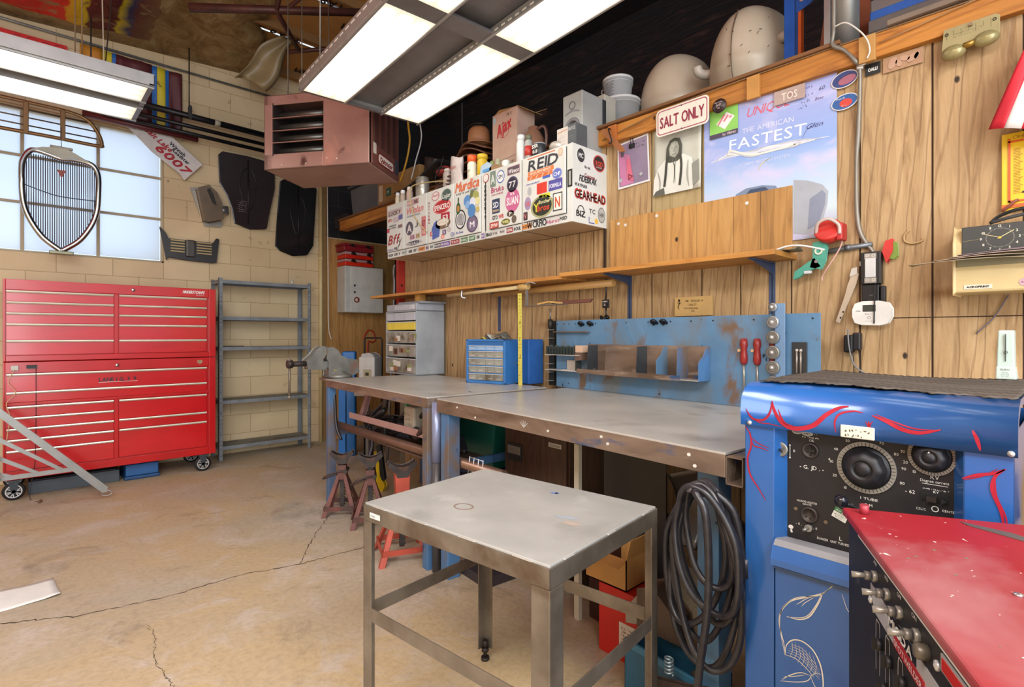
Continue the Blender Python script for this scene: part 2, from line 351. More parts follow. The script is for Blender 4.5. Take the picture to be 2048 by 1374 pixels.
    def text(s, t, x, z, h, y, m, w=None, rot=0, slant=0, gap=.09, align='l', vert=False, bold=0):
        """lettering of cap height h, left-bottom at x,z; w squeezes it to that width"""
        sc = h/.73; adv = 0; items = []
        for ch in t:
            if ch == ' ' or ch not in GL: adv += .32; continue
            vs, fs, wd_ = GL[ch]; items.append((vs, fs, adv)); adv += wd_+gap
        tw = max(adv-gap, .01)*sc; fx = (w/tw) if w else 1; tot = tw*fx
        if align == 'c': x0 = -tot/2
        elif align == 'r': x0 = -tot
        else: x0 = 0
        c, d = math.cos(rot), math.sin(rot)
        offs = [(0, 0)] if not bold else [(-bold, 0), (bold, 0), (0, bold), (0, -bold)]
        for q, (ox, oz) in enumerate(offs):
            for vs, fs, a in items:
                pts = []
                for gx, gy in vs:
                    px = x0+(gx+a)*sc*fx+gy*sc*slant+ox; pz = gy*sc+oz
                    pts.append((x+px*c-pz*d, y-q*.00005, z+px*d+pz*c))
                s.add(pts, fs, m)
        return s
    def scrawl(s, x, z, w, h, y, m, seed=1, lw=.0015, rows=1):
        """illegible small print or handwriting"""
        r = random.Random(seed)
        for k in range(rows):
            zz = z+h*(rows-1-k)/rows; hh = h/rows*.62; px = x
            while px < x+w*(.75+.25*r.random()):
                gw = hh*r.uniform(.35, .8); t = r.random()
                if t < .15: px += gw; continue
                pts = [(px+gw*r.random(), zz+hh*r.random()) for _ in range(3)]
                s.ribbon(pts, lw, y, m, False, 2); px += gw+lw
        return s
    def build(s, name, parent=None, loc=(0, 0, 0), rz=0, bevel=0, label=None, cat=None, group=None, kind=None, rot=None, seg=2, thick=0):
        me = bpy.data.meshes.new(name); me.from_pydata(s.v, [], s.f)
        for m in s.mats: me.materials.append(M(m))
        me.polygons.foreach_set('material_index', s.m); me.polygons.foreach_set('use_smooth', s.s); me.update()
        o = bpy.data.objects.new(name, me); COL.objects.link(o)
        o.location = loc; o.rotation_euler = rot or (0, 0, rad(rz))
        if parent: o.parent = parent
        if bevel:
            b = o.modifiers.new('bevel', 'BEVEL'); b.width = bevel; b.segments = seg; b.limit_method = 'ANGLE'; b.angle_limit = rad(50)
        if thick:
            t = o.modifiers.new('thickness', 'SOLIDIFY'); t.thickness = thick
        tag(o, label, cat, group, kind); return o
def tag(o, label=None, cat=None, group=None, kind=None):
    for k, v in (('label', label), ('category', cat), ('group', group), ('kind', kind)):
        if v: o[k] = v
    return o
def thing(name, label, cat, loc=(0, 0, 0), rz=0, group=None):
    o = bpy.data.objects.new(name, None); COL.objects.link(o); o.location = loc; o.rotation_euler = (0, 0, rad(rz)); o.empty_display_size = .05
    return tag(o, label, cat, group)
def dup(o, loc=None, rz=None, label=None, group=None, parent=None):
    c = o.copy(); COL.objects.link(c)
    if parent: c.parent = parent
    if loc is not None: c.location = loc
    if rz is not None: c.rotation_euler = (0, 0, rad(rz))
    if label: c['label'] = label
    if group: c['group'] = group
    for ch in [q for q in COL.objects if q.parent == o]: dup(ch, parent=c)
    return c
def Tm(loc=(0, 0, 0), rz=0, rx=0, ry=0):
    return Matrix.Translation(loc) @ Matrix.Rotation(rad(rz), 4, 'Z') @ Matrix.Rotation(rad(ry), 4, 'Y') @ Matrix.Rotation(rad(rx), 4, 'X')
WU = 2.65      # plane of the plywood wall
WV = 6.15      # plane of the block wall
def onwood(v, z, off=0): return (WU-off, v, z)      # for things facing the room from the plywood wall, rz=-90
# ---------------------------------------------------------------- the room
MB().box(-4, 4.1, -3.5, 6.4, -.1, 0, 'concrete').build('floor', kind='structure')
fl = bpy.data.objects['floor']
def crack(pts, w, seed):
    r = random.Random(seed); P = []
    for i in range(len(pts)-1):
        a, b = pts[i], pts[i+1]; n = 14
        for k in range(n):
            t = k/n; P.append((a[0]+(b[0]-a[0])*t+r.uniform(-.008, .008), a[1]+(b[1]-a[1])*t+r.uniform(-.008, .008)))
    P.append(pts[-1]); v = []; n = len(P)
    for i, p in enumerate(P):
        d = Vector((P[min(i+1, n-1)][0]-P[max(i-1, 0)][0], P[min(i+1, n-1)][1]-P[max(i-1, 0)][1])).normalized(); q = w*r.uniform(.25, 1)
        v += [(p[0]-d.y*q, p[1]+d.x*q, .0008), (p[0]+d.y*q, p[1]-d.x*q, .0008)]
    m = MB(); m.add(v, [(2*i, 2*i+1, 2*i+3, 2*i+2) for i in range(n-1)], '4a3a2c:.9'); m.build('floor_crack', fl)
crack([(-.6, 3.45), (-.054, 3.2), (.188, 3.053), (.516, 2.983), (.85, 2.996), (1.131, 2.917), (1.47, 2.89), (1.8, 2.84), (2.3, 2.9)], .0048, 1)
crack([(1.131, 2.917), (1.251, 3.114), (1.403, 3.333), (1.479, 3.434), (1.62, 3.6)], .0034, 2)
crack([(.416, 2.747), (.414, 2.595), (.382, 2.449), (.398, 2.303), (.404, 2.206), (.48, 2.0)], .0018, 3)
# block wall with the window opening
X0, X1, Z0, Z1 = -1.52, 1.055, 1.955, 3.19
m = MB(); B = 'block'
m.box(-4, X0, WV, WV+.2, 0, 4.4, B).box(X1, 2.68, WV, WV+.2, 0, 4.4, B).box(X0, X1, WV, WV+.2, 0, Z0, B).box(X0, X1, WV, WV+.2, Z1, 4.4, B)
m.box(2.68, 4.1, WV, WV+.2, 0, 2.42, B); m.box(2.68, 4.2, WV, WV+.2, 2.42, 4.4, 'block_black')
m.build('wall_back', kind='structure')
MB().box(-4.2, -4, -3.5, 6.35, 0, 4.6, B).build('wall_left', kind='structure')
# window: steel sash, 5 x 3 panes
m = MB(); W = 'ab9b7c:.5'
m.box(X0, X1, WV+.02, WV+.06, Z0, Z0+.02, W).box(X0, X1, WV+.02, WV+.06, Z1-.02, Z1, W).box(X0, X0+.02, WV+.02, WV+.06, Z0, Z1, W).box(X1-.02, X1, WV+.02, WV+.06, Z0, Z1, W)
for x in (-1.0, -.485, .03, .545): m.box(x-.012, x+.012, WV+.025, WV+.055, Z0, Z1, W)
for z in (2.385, 2.785): m.box(X0, X1, WV+.025, WV+.05, z-.011, z+.011, W)
wf = m.build('window_1', kind='structure', bevel=.003)
xs = (X0+.02, -1.0, -.485, .03, .545, X1-.02); zs = (Z0+.02, 2.385, 2.785, Z1-.02)
for i in range(5):
    for j in range(3): MB().box(xs[i]+.012, xs[i+1]-.012, WV+.038, WV+.043, zs[j]+.01, zs[j+1]-.01, 'frosted_glass').build('pane', wf)
# plywood wall: sheets with random-width grooves, a cross seam low on the right
gv = [4.32, 4.116, 3.955, 3.787, 3.513, 3.31, 3.094, 2.796, 2.646, 2.414, 2.215, 2.101, 2.001, 1.682, 1.379, 1.173, .934, .658, .411, .15, -.1, -.4, -.75, -1.1, -1.5, -2, -3.5]
m = MB(); m.box(WU+.004, WU+.06, -3.5, 4.32, 0, 2.5, '3a2412:.8')
for a, b in zip(gv, gv[1:]):
    if a <= .7:
        m.box(WU, WU+.005, b+.0035, a-.0035, 0, 1.318, 'panel_wood').box(WU, WU+.005, b+.0035, a-.0035, 1.322, 2.5, 'panel_wood')
    elif .95 < a <= 2.0: m.box(WU, WU+.005, b+.0035, a-.0035, 0, 1.90, 'panel_wood').box(WU, WU+.005, b+.0035, a-.0035, 1.90, 2.5, 'pale_panel')
    else: m.box(WU, WU+.005, b+.0035, a-.0035, 0, 2.5, 'panel_wood')
m.build('wall_right', kind='structure')
# storage nook beyond the end of the plywood wall
MB().box(WU+.06, 4.1, 4.26, 4.32, 0, 2.5, 'dark_wood').build('wall_nook_side', kind='structure')
MB().box(3.62, 3.68, 4.32, 6.15, 0, 2.5, 'dark_wood').build('wall_nook_end', kind='structure')
m = MB()
for a, b in ((2.7, 2.84), (2.842, 3.05), (3.052, 3.3), (3.302, 3.6)): m.box(a, b, WV-.03, WV, 0, 2.40, 'board_wood')
m.build('wall_nook_back', kind='structure')
MB().box(2.685, 2.70, WV-.035, WV, 0, 2.42, 'stud_wood').build('trim_1', kind='structure')
# loft deck, its black walls and ceilings
MB().box(WU+.06, 4.2, -3.5, 5.62, 2.50, 2.525, 'dark_wood').build('ceiling_nook', kind='structure')
MB().box(4.0, 4.1, -3.5, 6.15, 2.5, 4.35, 'black_plastic').build('wall_loft', kind='structure')
MB().box(WU+.05, 4.2, -3.5, 6.35, 4.10, 4.2, 'black_plastic').build('ceiling_loft', kind='structure')
MB().box(WU+.05, WU+.1, -3.5, 6.15, 4.05, 6.2, 'black_plastic').build('wall_bulkhead', kind='structure')
MB().box(3.996, 4.0, 5.2, 5.21, 2.53, 4.1, '8a8a8e:.4').build('trim_2', kind='structure')
# main ceiling: sagging foil under a roof that rises into the shop, and bare paper-backed batts to the right
def ceilz(v): return 4.03+(6.15-v)*.215
def rag(v): return 1.98-.28*(6.15-v)+.06*math.sin(v*9)+.04*math.sin(v*23)
m = MB()
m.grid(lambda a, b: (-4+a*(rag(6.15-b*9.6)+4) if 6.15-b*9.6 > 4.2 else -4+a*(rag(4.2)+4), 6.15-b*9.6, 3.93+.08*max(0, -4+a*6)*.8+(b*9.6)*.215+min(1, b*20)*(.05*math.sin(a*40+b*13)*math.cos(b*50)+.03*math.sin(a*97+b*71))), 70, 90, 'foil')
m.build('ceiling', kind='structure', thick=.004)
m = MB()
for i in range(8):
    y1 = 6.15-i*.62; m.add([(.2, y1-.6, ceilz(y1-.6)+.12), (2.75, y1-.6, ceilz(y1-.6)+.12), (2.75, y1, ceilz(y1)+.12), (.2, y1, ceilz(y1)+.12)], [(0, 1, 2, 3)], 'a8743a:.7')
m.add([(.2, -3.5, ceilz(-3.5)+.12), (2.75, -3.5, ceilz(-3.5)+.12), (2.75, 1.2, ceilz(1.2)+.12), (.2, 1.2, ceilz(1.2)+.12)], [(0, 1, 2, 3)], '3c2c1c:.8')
for k, (x, y, s_) in enumerate(((2.05, 5.95, .12), (2.35, 5.95, .12), (1.95, 5.5, .14), (2.3, 5.45, .13), (2.6, 5.9, .11), (2.5, 5.1, .14), (2.2, 4.9, .14), (1.9, 5.0, .12))):
    m.T = Matrix.Translation((x, y, ceilz(y)+.112)) @ Matrix.Rotation(rad(-90-11.3), 4, 'X'); m.text(['R13', 'FSK', 'BATT', 'R13'][k % 4], -.1, -.04, s_*.6, 0, '2c1a0c:.8', bold=.004); m.T = None
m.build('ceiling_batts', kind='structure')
m = MB()
for i in range(5):
    y = 6.0-i*.62; z = ceilz(y)+.07; m.box(1.0, 2.7, y-.02, y+.02, z-.03, z+.08, '8a6236:.7')
m.build('trim_3', kind='structure')
# steel roof truss over the heater
t = thing('roof_truss', 'dark brown steel roof truss above the hanging heater', 'truss', (0, 0, 0))
def bar(p0, p1, w, m_, nm_, par=None, **k):
    p0 = Vector(p0); p1 = Vector(p1); mb = MB(); mb.cyl(p0, p1, w, m_, n=4); return mb.build(nm_, par, **k)
for a, b, w in (((.95, 4.6, 3.72), (2.65, 4.35, 4.26), .035), ((.95, 4.2, 4.35), (2.65, 4.15, 4.75), .035)): bar(a, b, w, 'truss_brown', 'chord', t)
for a, b in (((1.55, 4.5, 3.90), (1.62, 4.3, 4.45)), ((1.62, 4.5, 3.93), (2.2, 4.2, 4.6)), ((1.55, 4.5, 3.9), (2.0, 5.2, 4.02)), ((1.9, 5.25, 3.98), (2.6, 5.05, 4.22))): bar(a, b, .022, 'truss_brown', 'web_bar', t)
# beam along the top of the plywood wall, with blocks and the deck edge strip
m = MB(); m.box(WU-.035, WU+.06, -3.0, .62, 2.405, 2.505, 'beam_wood').box(WU-.035, WU+.06, .622, 5.62, 2.405, 2.505, 'beam_wood')
m.box(WU-.055, WU+.06, .72, 5.62, 2.508, 2.525, '7a5230:.7').box(WU-.06, WU+.06, -3, .55, 2.508, 2.53, '7a6a5c:.7')
m.build('trim_4', kind='structure', bevel=.003)
for v, c in ((1.92, 'b5672c:.6'), (1.09, 'c08844:.6'), (.62, 'b98a4c:.6')): MB().box(WU-.055, WU-.035, v-.03, v+.03, 2.39, 2.50, c).build('trim_5', kind='structure', bevel=.002)
MB().box(WU-.02, WU-.004, 2.002, 2.008, 1.66, 1.93, '2a1a10:.7').build('trim_6', kind='structure')
# loose board on the wall over the long shelf
m = MB()
for a, b in ((.926, 1.069), (1.071, 1.20), (1.202, 1.40), (1.402, 1.69), (1.692, 1.96)): m.box(WU-.016, WU, a, b, 1.63, 1.945, 'board_wood')
for v, z in ((1.90, 1.915), (1.135, 1.90), (1.64, 1.92), (1.85, 1.90)): m.cyl((WU-.018, v, z), (WU-.014, v, z), .009, 'd8d8d4:.3', n=10)
m.build('plywood_board', label='thin orange plywood board fixed flat to the wall behind the long shelf', cat='board', bevel=.001)
m = MB()
m.cyl((2.61, 6.11, .0), (2.61, 6.11, 3.3), .022, 'cream'); m.cyl((2.61, 6.11, 2.12), (2.61, 6.11, 2.18), .027, 'cream'); m.box(2.635, 2.68, 6.11, 6.148, 0, 3.3, '8a6c40:.7')
m.build('corner_pipe', label='cream painted vertical pipe in the corner beside the grey electrical box', cat='pipe')
m = MB(); m.tube([(-4, 6.13, 3.885), (2.6, 6.13, 3.885)], .012, 'galv'); m.box(2.58, 2.6, 6.12, 6.15, 3.87, 3.90, 'galv')
m.build('conduit', label='long thin steel conduit along the top of the block wall', cat='conduit')
MB().tube([(2.66, 6.04, 4.0), (2.66, 6.04, 2.9), (2.665, 6.03, 1.9), (2.67, 6.03, 1.35), (2.69, 6.0, 1.2)], .006, 'd8d4cc:.5', smooth=5).build('cord', label='thin white cord hanging down the corner beside the cream pipe', cat='cord')
# ---------------------------------------------------------------- hanging fluorescent fixtures
def fixture(root, W_, rows, nlen, gap, lit=.275, L=1.19):
    """troffers side by side: rows = x starts of lit panels"""
    tot = nlen*(L+gap)-gap+.06; G = 'b5b3b0:.35:.5'; D = '7c7a7c:.4:.4'
    m = MB(); m.box(0, W_, -.006, 0, .0, .07, G).box(0, W_, -tot, -tot+.006, 0, .07, G).box(0, .006, -tot, 0, 0, .075, G).box(W_-.006, W_, -tot, 0, 0, .075, G).box(.006, W_-.006, -tot+.006, -.006, .045, .05, D)
    for k in range(nlen+1):
        y = -.0-k*(L+gap); y0 = max(y-.03 if k else y-.03, -tot); m.box(0, W_, y0, min(y+gap if k else 0, 0), -.004, .012, D)
    m.build('housing', root, bevel=.002)
    m = MB()
    for x in rows:
        for s_ in (x-.012, x+lit): m.box(s_, s_+.012, -tot, 0, -.012, .03, G)
        for k in range(int(tot/.055)):
            m.box(x-.0135, x-.012, -k*.055-.035, -k*.055-.008, .0, .008, 'f4efe0:.4')
    for k in range(int(tot/.075)): m.box(-.0012, 0, -k*.075-.05, -k*.075-.008, .05, .058, 'f0ece0:.4')
    m.build('rail', root)
    for x in rows:
        for k in range(nlen):
            y = -.03-k*(L+gap); d = MB(); d.box(x, x+lit, y-L+.03, y, -.006, -.002, 'diffuser'); d.build('diffuser', root)
            c = MB(); c.box(x, x+lit, y-L+.03, y, .0, .04, 'e8e4da:.5'); c.build('reflector_tray', root)
f1 = thing('ceiling_light', 'large hanging fluorescent fixture of four lit panels above the benches', 'ceiling light', (1.323, 3.435, 2.82), -3.4)
fixture(f1, .87, (.015, .575), 2, .09)
for x, y in ((.03, -.3), (.84, -.3), (.03, -2.3), (.84, -2.3)): MB().tube([(x, y, .07), (x, y, 1.7)], .004, 'galv', n=6).build('hanging_wire', f1)
MB().tube([(.90, -1.0, .4), (.90, -1.0, .12), (.93, -1.02, .10)], .012, '6a6462:.4:.5').build('bracket', f1)
f2 = thing('ceiling_light', 'hanging fluorescent fixture with two lit strips in front of the window', 'ceiling light', (.635, 4.72, 2.82), 90)
# turned so that its long axis follows the window wall
fixture(f2, .73, (.02, .43), 2, .09)
f2.rotation_euler = (0, 0, rad(-90)); f2.location = (.635, 4.73, 2.82)
for x, y in ((.10, -.35), (.62, -.35), (.62, -1.8)): MB().tube([(x, y, .07), (x, y, 1.5)], .004, '8a6a4a:.5', n=6).build('hanging_wire', f2)
m = MB(); m.tube([(.1, -.12, .07), (.16, -.2, .25), (.2, -.22, 1.0), (.2, -.3, 1.2)], .004, 'c8b8a0:.5', n=6).build('hanging_wire', f2); m = MB(); m.tube([(.3, -.1, .07), (.22, -.2, .25), (.24, -.16, .8), (.24, -.1, 1.2)], .004, '2a2018:.5', n=6)
m.build('hanging_wire', f2)
# ---------------------------------------------------------------- red tool chest on casters
ch = thing('tool_chest', 'large glossy red two-piece rolling tool chest against the block wall', 'tool chest', (-.08, 5.5, 0))
CR = 'chest_red'
m = MB(); m.box(0, 1.43, .012, .55, .155, 1.044, CR).box(0, .012, 0, .02, .155, 1.044, CR).box(1.375, 1.43, 0, .02, .155, 1.044, CR)
m.box(.012, 1.375, 0, .02, .96, 1.044, CR).box(.012, 1.375, 0, .02, .155, .22, CR).box(.67, .70, 0, .02, .22, .715, CR).box(.012, 1.375, 0, .02, .715, .738, CR).build('cabinet_body', ch, bevel=.003)
m = MB(); m.box(0, 1.43, .012, .55, 1.05, 1.672, CR).box(0, .014, -.004, .02, 1.05, 1.672, CR).box(1.375, 1.43, -.004, .02, 1.05, 1.672, CR)
m.box(.014, 1.375, 0, .02, 1.592, 1.672, CR).box(.014, 1.375, 0, .02, 1.05, 1.095, CR).box(.67, .70, 0, .02, 1.095, 1.592, CR).build('top_chest_body', ch, bevel=.003)
def drawer(x0, x1, z0, z1, txt=None):
    d = MB().box(x0, x1, -.004, .03, z0, z1-.006, 'drawer_red').build('drawer', ch, bevel=.002)
    p = MB(); p.prism([(-.004, z1-.02), (-.014, z1-.018), (-.018, z1-.010), (-.016, z1-.002), (-.004, z1-.002)], x0+.002, x1-.002, 'pull', 'x'); p.build('pull', d)
    return d
L0, L1, R0, R1 = .018, .668, .702, 1.355
for a, b in zip([1.588, 1.505, 1.422, 1.339, 1.212], [1.505, 1.422, 1.339, 1.212, 1.098]): drawer(L0, L1, b, a); drawer(R0, R1, b, a)
w1 = drawer(L0, R1, .82, .958); drawer(L0, R1, .739, .82)
for a, b in zip([.712, .628, .545, .462, .379], [.628, .545, .462, .379, .225]): drawer(L0, L1, b, a)
for a, b in ((.712, .549), (.549, .464), (.464, .23)): drawer(R0, R1, b, a)
m = MB(); m.text('LANE I G.', .57, .868, .032, -.0055, '20242c:.3', w=.17, bold=.0012).text('3  9', .76, .868, .032, -.0055, '20242c:.3', w=.06, bold=.0014); m.ribbon([(.566, .862), (.83, .862)], .003, -.005, 'd8d8d8:.3', False, 0); m.build('lettering', w1)
m = MB(); m.text('HINDERSYCHAPS', 1.165, 1.625, .026, -.001, 'e8e8e8:.3', w=.17, slant=.2, bold=.001).text('PRODUCTS', 1.27, 1.607, .009, -.001, 'd0d0d0:.3', w=.06); m.build('badge', ch)
m = MB(); m.prism([(1.28, 1.02), (1.32, 1.02), (1.32, 1.0), (1.30, .985), (1.28, 1.0)], -.003, 0, 'c8b890:.3:.8'); m.text('10', 1.289, 1.0, .012, -.004, '2a2a2a:.5'); m.build('emblem', ch)
for x, z in ((.80, 1.632), (.69, .998)): MB().lathe([(.014, .001), (.014, -.006), (.009, -.009), (0, -.009)], (x, 0, z), 'chrome', 'y', 16).build('lock', ch)
m = MB(); m.box(.045, .085, -.03, 0, .985, 1.02, 'c8c8c0:.5').tube([(.065, -.03, .99), (.03, -.04, .9), (.07, -.035, .82), (.02, -.035, .74), (.04, -.03, .64), (.03, -.03, .54), (.02, -.03, .45)], .0028, 'd8b890:.5', 6, 5); m.build('wall_charger', label='small white wall charger with a tangled cream wire on the red chest', cat='charger').location = (-.08, 5.5, 0)
m = MB(); m.box(.13, .19, -.03, 0, .995, 1.02, 'blk').tube([(.185, -.02, .995), (.185, -.012, .6), (.18, -.02, .3), (.17, -.02, .2), (.15, -.06, .01), (.2, -.2, .008)], .002, 'blk', 6, 5); m.cyl((.2, -.2, .006), (.21, -.21, .016), .012, '6a4a3a:.6'); m.build('cord', label='thin black cord with a plug down the front of the red chest', cat='cord').location = (-.08, 5.5, 0)
def caster(x, y, rz=0):
    c = MB(); c.box(x-.04, x+.04, y-.04, y+.04, .142, .155, 'dark_grey_metal')
    for s in (-.024, .022): c.prism([(x-.03, .14), (x+.03, .14), (x+.014, .05), (x-.014, .05)], y+s, y+s+.003, 'dark_grey_metal')
    o = c.build('caster_fork', ch)
    w = MB(); w.lathe([(.0, -.016), (.05, -.016), (.066, -.011), (.068, 0), (.066, .011), (.05, .016), (0, .016)], (x, y, .069), 'rubber', 'y', 32)
    for yy in (-.018,):
        w.ring(x, .069, .042, .049, y+yy-.002, y+yy, 'd8d8d8:.3:.6', 32)
        for k in range(6):
            a = k*math.pi/3+.3
            for e in (-.10, .10): w.ribbon([(x+.012*math.cos(a), .069+.012*math.sin(a)), (x+.044*math.cos(a+e*2), .069+.044*math.sin(a+e*2))], .006, y+yy-.003, 'd8d8d8:.3:.6', False, 0)
        w.ell(x, .069, .012, .012, y+yy-.006, y+yy, 'dark_grey_metal')
    w.build('wheel', o)
for x, y in ((.06, .02), (1.33, .03), (.06, .48), (1.33, .48)): caster(x, y)
m = MB(); m.box(.14, .72, .12, .5, .0, .10, '4a525a:.6').box(.16, .70, .14, .48, .10, .108, '3a424a:.6'); m.build('storage_tray', label='flat dark grey plastic tray stored under the red chest', cat='tray', loc=(-.08, 5.5, 0), bevel=.01)
m = MB(); m.box(.76, 1.0, .1, .45, .03, .13, '245a94:.5').box(.75, 1.01, .09, .46, .0, .03, '1c4878:.5'); m.build('storage_case', label='blue case lying on the floor under the red chest', cat='case', loc=(-.08, 5.5, 0), bevel=.01)
# ---------------------------------------------------------------- grey steel shelving
sh = thing('shelving_unit', 'empty grey steel shelving unit between the red chest and the corner', 'shelving', (1.46, 5.83, 0))
G = 'rack_grey'
for x in (0, .92):
    for y in (0, .29):
        p = MB(); sx = 1 if x == 0 else -1; sy = 1 if y == 0 else -1
        a, b = sorted((x, x+sx*.035)); c, d = sorted((y, y+sy*.003)); p.box(a, b, c, d, 0, 1.82, G)
        a, b = sorted((x, x+sx*.003)); c, d = sorted((y, y+sy*.035)); p.box(a, b, c, d, 0, 1.82, G)
        for k in range(42):
            z = .05+k*.042; p.cyl((x+sx*.018, y-sy*.0015, z), (x+sx*.018, y+sy*.0001, z), .0045, 'c8c8c0:.5' if k % 5 else 'blk', n=8)
        p.build('post', sh)
for z in (.14, .595, 1.13, 1.435, 1.80):
    MB().box(.004, .916, .004, .286, z-.002, z, 'rack_shelf').box(.004, .916, .003, .006, z-.034, z, G).box(.004, .916, .284, .287, z-.034, z, G).box(.004, .007, .004, .286, z-.034, z, G).box(.913, .916, .004, .286, z-.034, z, G).build('shelf', sh)
m = MB(); m.tube([(0, 0, .004), (.08, .03, .006), (.16, .02, .004), (.22, .05, .004)], .004, '6a6258:.6', 6, 4); m.build('metal_rod', label='thin bent metal rod lying on the third grey shelf', cat='rod', loc=(1.50, 5.9, 1.131))
MB().cyl((0, 0, 0), (0, 0, .05), .012, 'd0ccc0:.4').cyl((0, 0, .05), (0, 0, .065), .007, 'd0ccc0:.4').build('small_bottle', label='tiny pale bottle on top of the grey shelving', cat='bottle', loc=(2.22, 5.95, 1.801))
# ---------------------------------------------------------------- welded grey frame leaning in at the left edge
fr = thing('folding_ramp', 'grey metal triangular frame of flat bars in front of the red chest', 'metal frame', (0, 5.12, 0))
FG = '9a9a98:.4:.5'
MB().prism([(-.17, .83), (-.17, .775), (.475, .05), (.50, .05), (.505, .085)], -.02, 0, FG).build('diagonal_bar', fr, bevel=.003)
MB().prism([(-.17, .235), (-.17, .26), (.34, .265), (.335, .24)], .0, .015, FG).build('bottom_bar', fr, bevel=.002)
for a in ((.60, .245, .27), (.46, .11, .27), (.33, -.03, .27)):
    MB().prism([(-.17, a[0]), (-.17, a[0]-.03), (a[1]-.025, .262), (a[1]+.005, .262)], .002, .014, FG).build('slat', fr, bevel=.002)
MB().tube([(.49, -.01, .05), (.52, -.015, .055), (.535, -.015, .035), (.51, -.015, .02), (.47, -.01, .03)], .004, FG, 8, 4).build('end_loop', fr)
MB().tube([(-.10, -.05, .0), (-.10, -.05, .40), (-.097, -.05, .44), (-.105, -.05, .46)], .010, 'chrome', 10, 3).build('stand_rod', fr)
m = MB(); m.grid(lambda a, b: (a*.42-.03*b, b*.26+.03*a, .004+.012*max(0, a-.85)*6*(1-b)+.003*math.sin(a*9+b*4)), 14, 8, 'paper')
m.build('paper_sheet', label='crumpled white paper lying on the concrete floor', cat='paper', loc=(-.27, 3.33, 0), rz=-3, thick=.001)
# ---------------------------------------------------------------- steel work benches
def leg(root, x, y, z1, w, mat, name='leg', z0=0, **k): return MB().box(x-w/2, x+w/2, y-w/2, y+w/2, z0, z1, mat).build(name, root, bevel=.003, **k)
# left bench: front edge faces the room (local -y), local x runs towards the camera's right
b1 = thing('workbench', 'left steel-topped welded workbench carrying the vise and drawer cabinets', 'workbench', (1.695, 3.88, 0), -94.06)
m = MB(); m.box(0, 1.515, 0, .86, .912, .92, 'bench_top').box(0, 1.515, 0, .006, .862, .914, 'rusty_edge').box(0, .006, 0, .86, .862, .914, 'rusty_edge').box(1.509, 1.515, 0, .86, .862, .914, 'rusty_edge').box(0, 1.515, .854, .86, .862, .914, 'rusty_edge')
for a in range(5): m.ribbon([(.13+.05*a, .905), (.14+.05*a, .88), (.12+.05*a, .87)], .004, -.0008, 'c8b8b0:.4:.5', True, 4)
m.build('benchtop', b1, bevel=.003)
for x, y in ((.03, .03), (1.485, .03), (.03, .82), (1.485, .82)): leg(b1, x, y, .865, .055, 'worn_blue')
MB().box(-.14, -.002, .0, .24, .905, .92, 'rusty_edge').build('vise_mount', b1, bevel=.002)
MB().box(.03, .055, .03, .82, .495, .549, 'worn_blue').build('side_rail', b1, bevel=.003)
# right bench
b2 = thing('workbench', 'right steel-topped workbench in front of the blue tool panel', 'workbench', (1.60, 2.295, 0), -95.2)
m = MB(); m.box(0, 1.615, 0, .97, .912, .92, 'bench_top').box(0, 1.615, -.002, .006, .85, .914, 'rusty_edge').box(0, .006, 0, .97, .85, .914, 'rusty_edge').box(0, 1.615, .964, .97, .85, .914, 'rusty_edge').box(1.609, 1.615, 0, .97, .912, .914, 'rusty_edge')
for x, z in ((.2, .895), (.36, .865), (.87, .875), (1.15, .895), (1.18, .875), (1.5, .895), (1.52, .865)): m.ell(x, z, .005, .004, -.004, -.002, 'd8d4cc:.4', 8)
for a in (-.8, -.4, 0, .4, .8): m.ribbon([(.72, .868), (.72+.035*math.sin(a), .868+.03*math.cos(a))], .009, -.003, 'c8c4bc:.5', True, 4)
m.build('benchtop', b2, bevel=.003)
m = MB(); m.box(0, .004, 0, .97, 0, .08, 'rusty_edge').box(.06, .064, 0, .97, 0, .08, 'rusty_edge').box(0, .064, 0, .97, .076, .08, 'rusty_edge').box(0, .064, 0, .97, 0, .004, 'rusty_edge'); o = m.build('channel_rail', b2, loc=(1.616, 0, .832)); o.scale = (.8, .12, 1)
for x, y in ((.05, .05), (1.52, .10), (.05, .9), (1.56, .9)): leg(b2, x, y, .852, .072, 'worn_blue' if x < 1 else 'panel_blue')
# ---------------------------------------------------------------- foreground welding table
tb = thing('welding_table', 'small square bare-steel welding table in the foreground', 'table', (.789, 1.529, 0), -83.1)
TS = 'bare_steel'; TW, TD = .717, .553
m = MB(); m.box(.004, TW-.004, .004, TD-.004, .722, .73, 'table_top')
m.build('tabletop', tb, bevel=.002)
m = MB(); m.ring(0, 0, .028, .034, -.0003, .0003, '8a7668:.6', 24, .8); m.T = None
st = m.build('heat_ring', tb, rot=(rad(90), 0, 0)); st.location = (.27, .17, .7306)
for (x, y, w, h, c) in ((.40, .46, .016, .007, '5c80c0:.6'), (.405, .465, .006, .008, '3c64b8:.6'), (.56, .29, .035, .010, 'a0aab8:.6'), (.60, .26, .030, .012, 'b0a294:.6')):
    s = MB(); r = random.Random(int(x*100)); n = 24
    rr = [r.uniform(.6, 1.2) for _ in range(n)]; s.add([(x+w*rr[i]*math.cos(i*6.283/n)-.5*h*math.sin(i*6.283/n), y+h*rr[i]*math.sin(i*6.283/n)+.3*w*math.cos(i*6.283/n), .7303) for i in range(n)], [tuple(range(n))], c)
    s.build('paint_smudge', tb)
m = MB()
for a, b, c, d in ((0, TW, 0, .004), (0, TW, TD-.004, TD), (0, .004, 0, TD), (TW-.004, TW, 0, TD)): m.box(a, b, c, d, .675, .724, TS)
m.build('apron', tb, bevel=.002)
for k in range(4): MB().box(.05+k*.185, .11+k*.185, -.0005, .0095, .7245, .7285, 'd0cec8:.4:.6').build('weld_bead', tb, bevel=.0015)
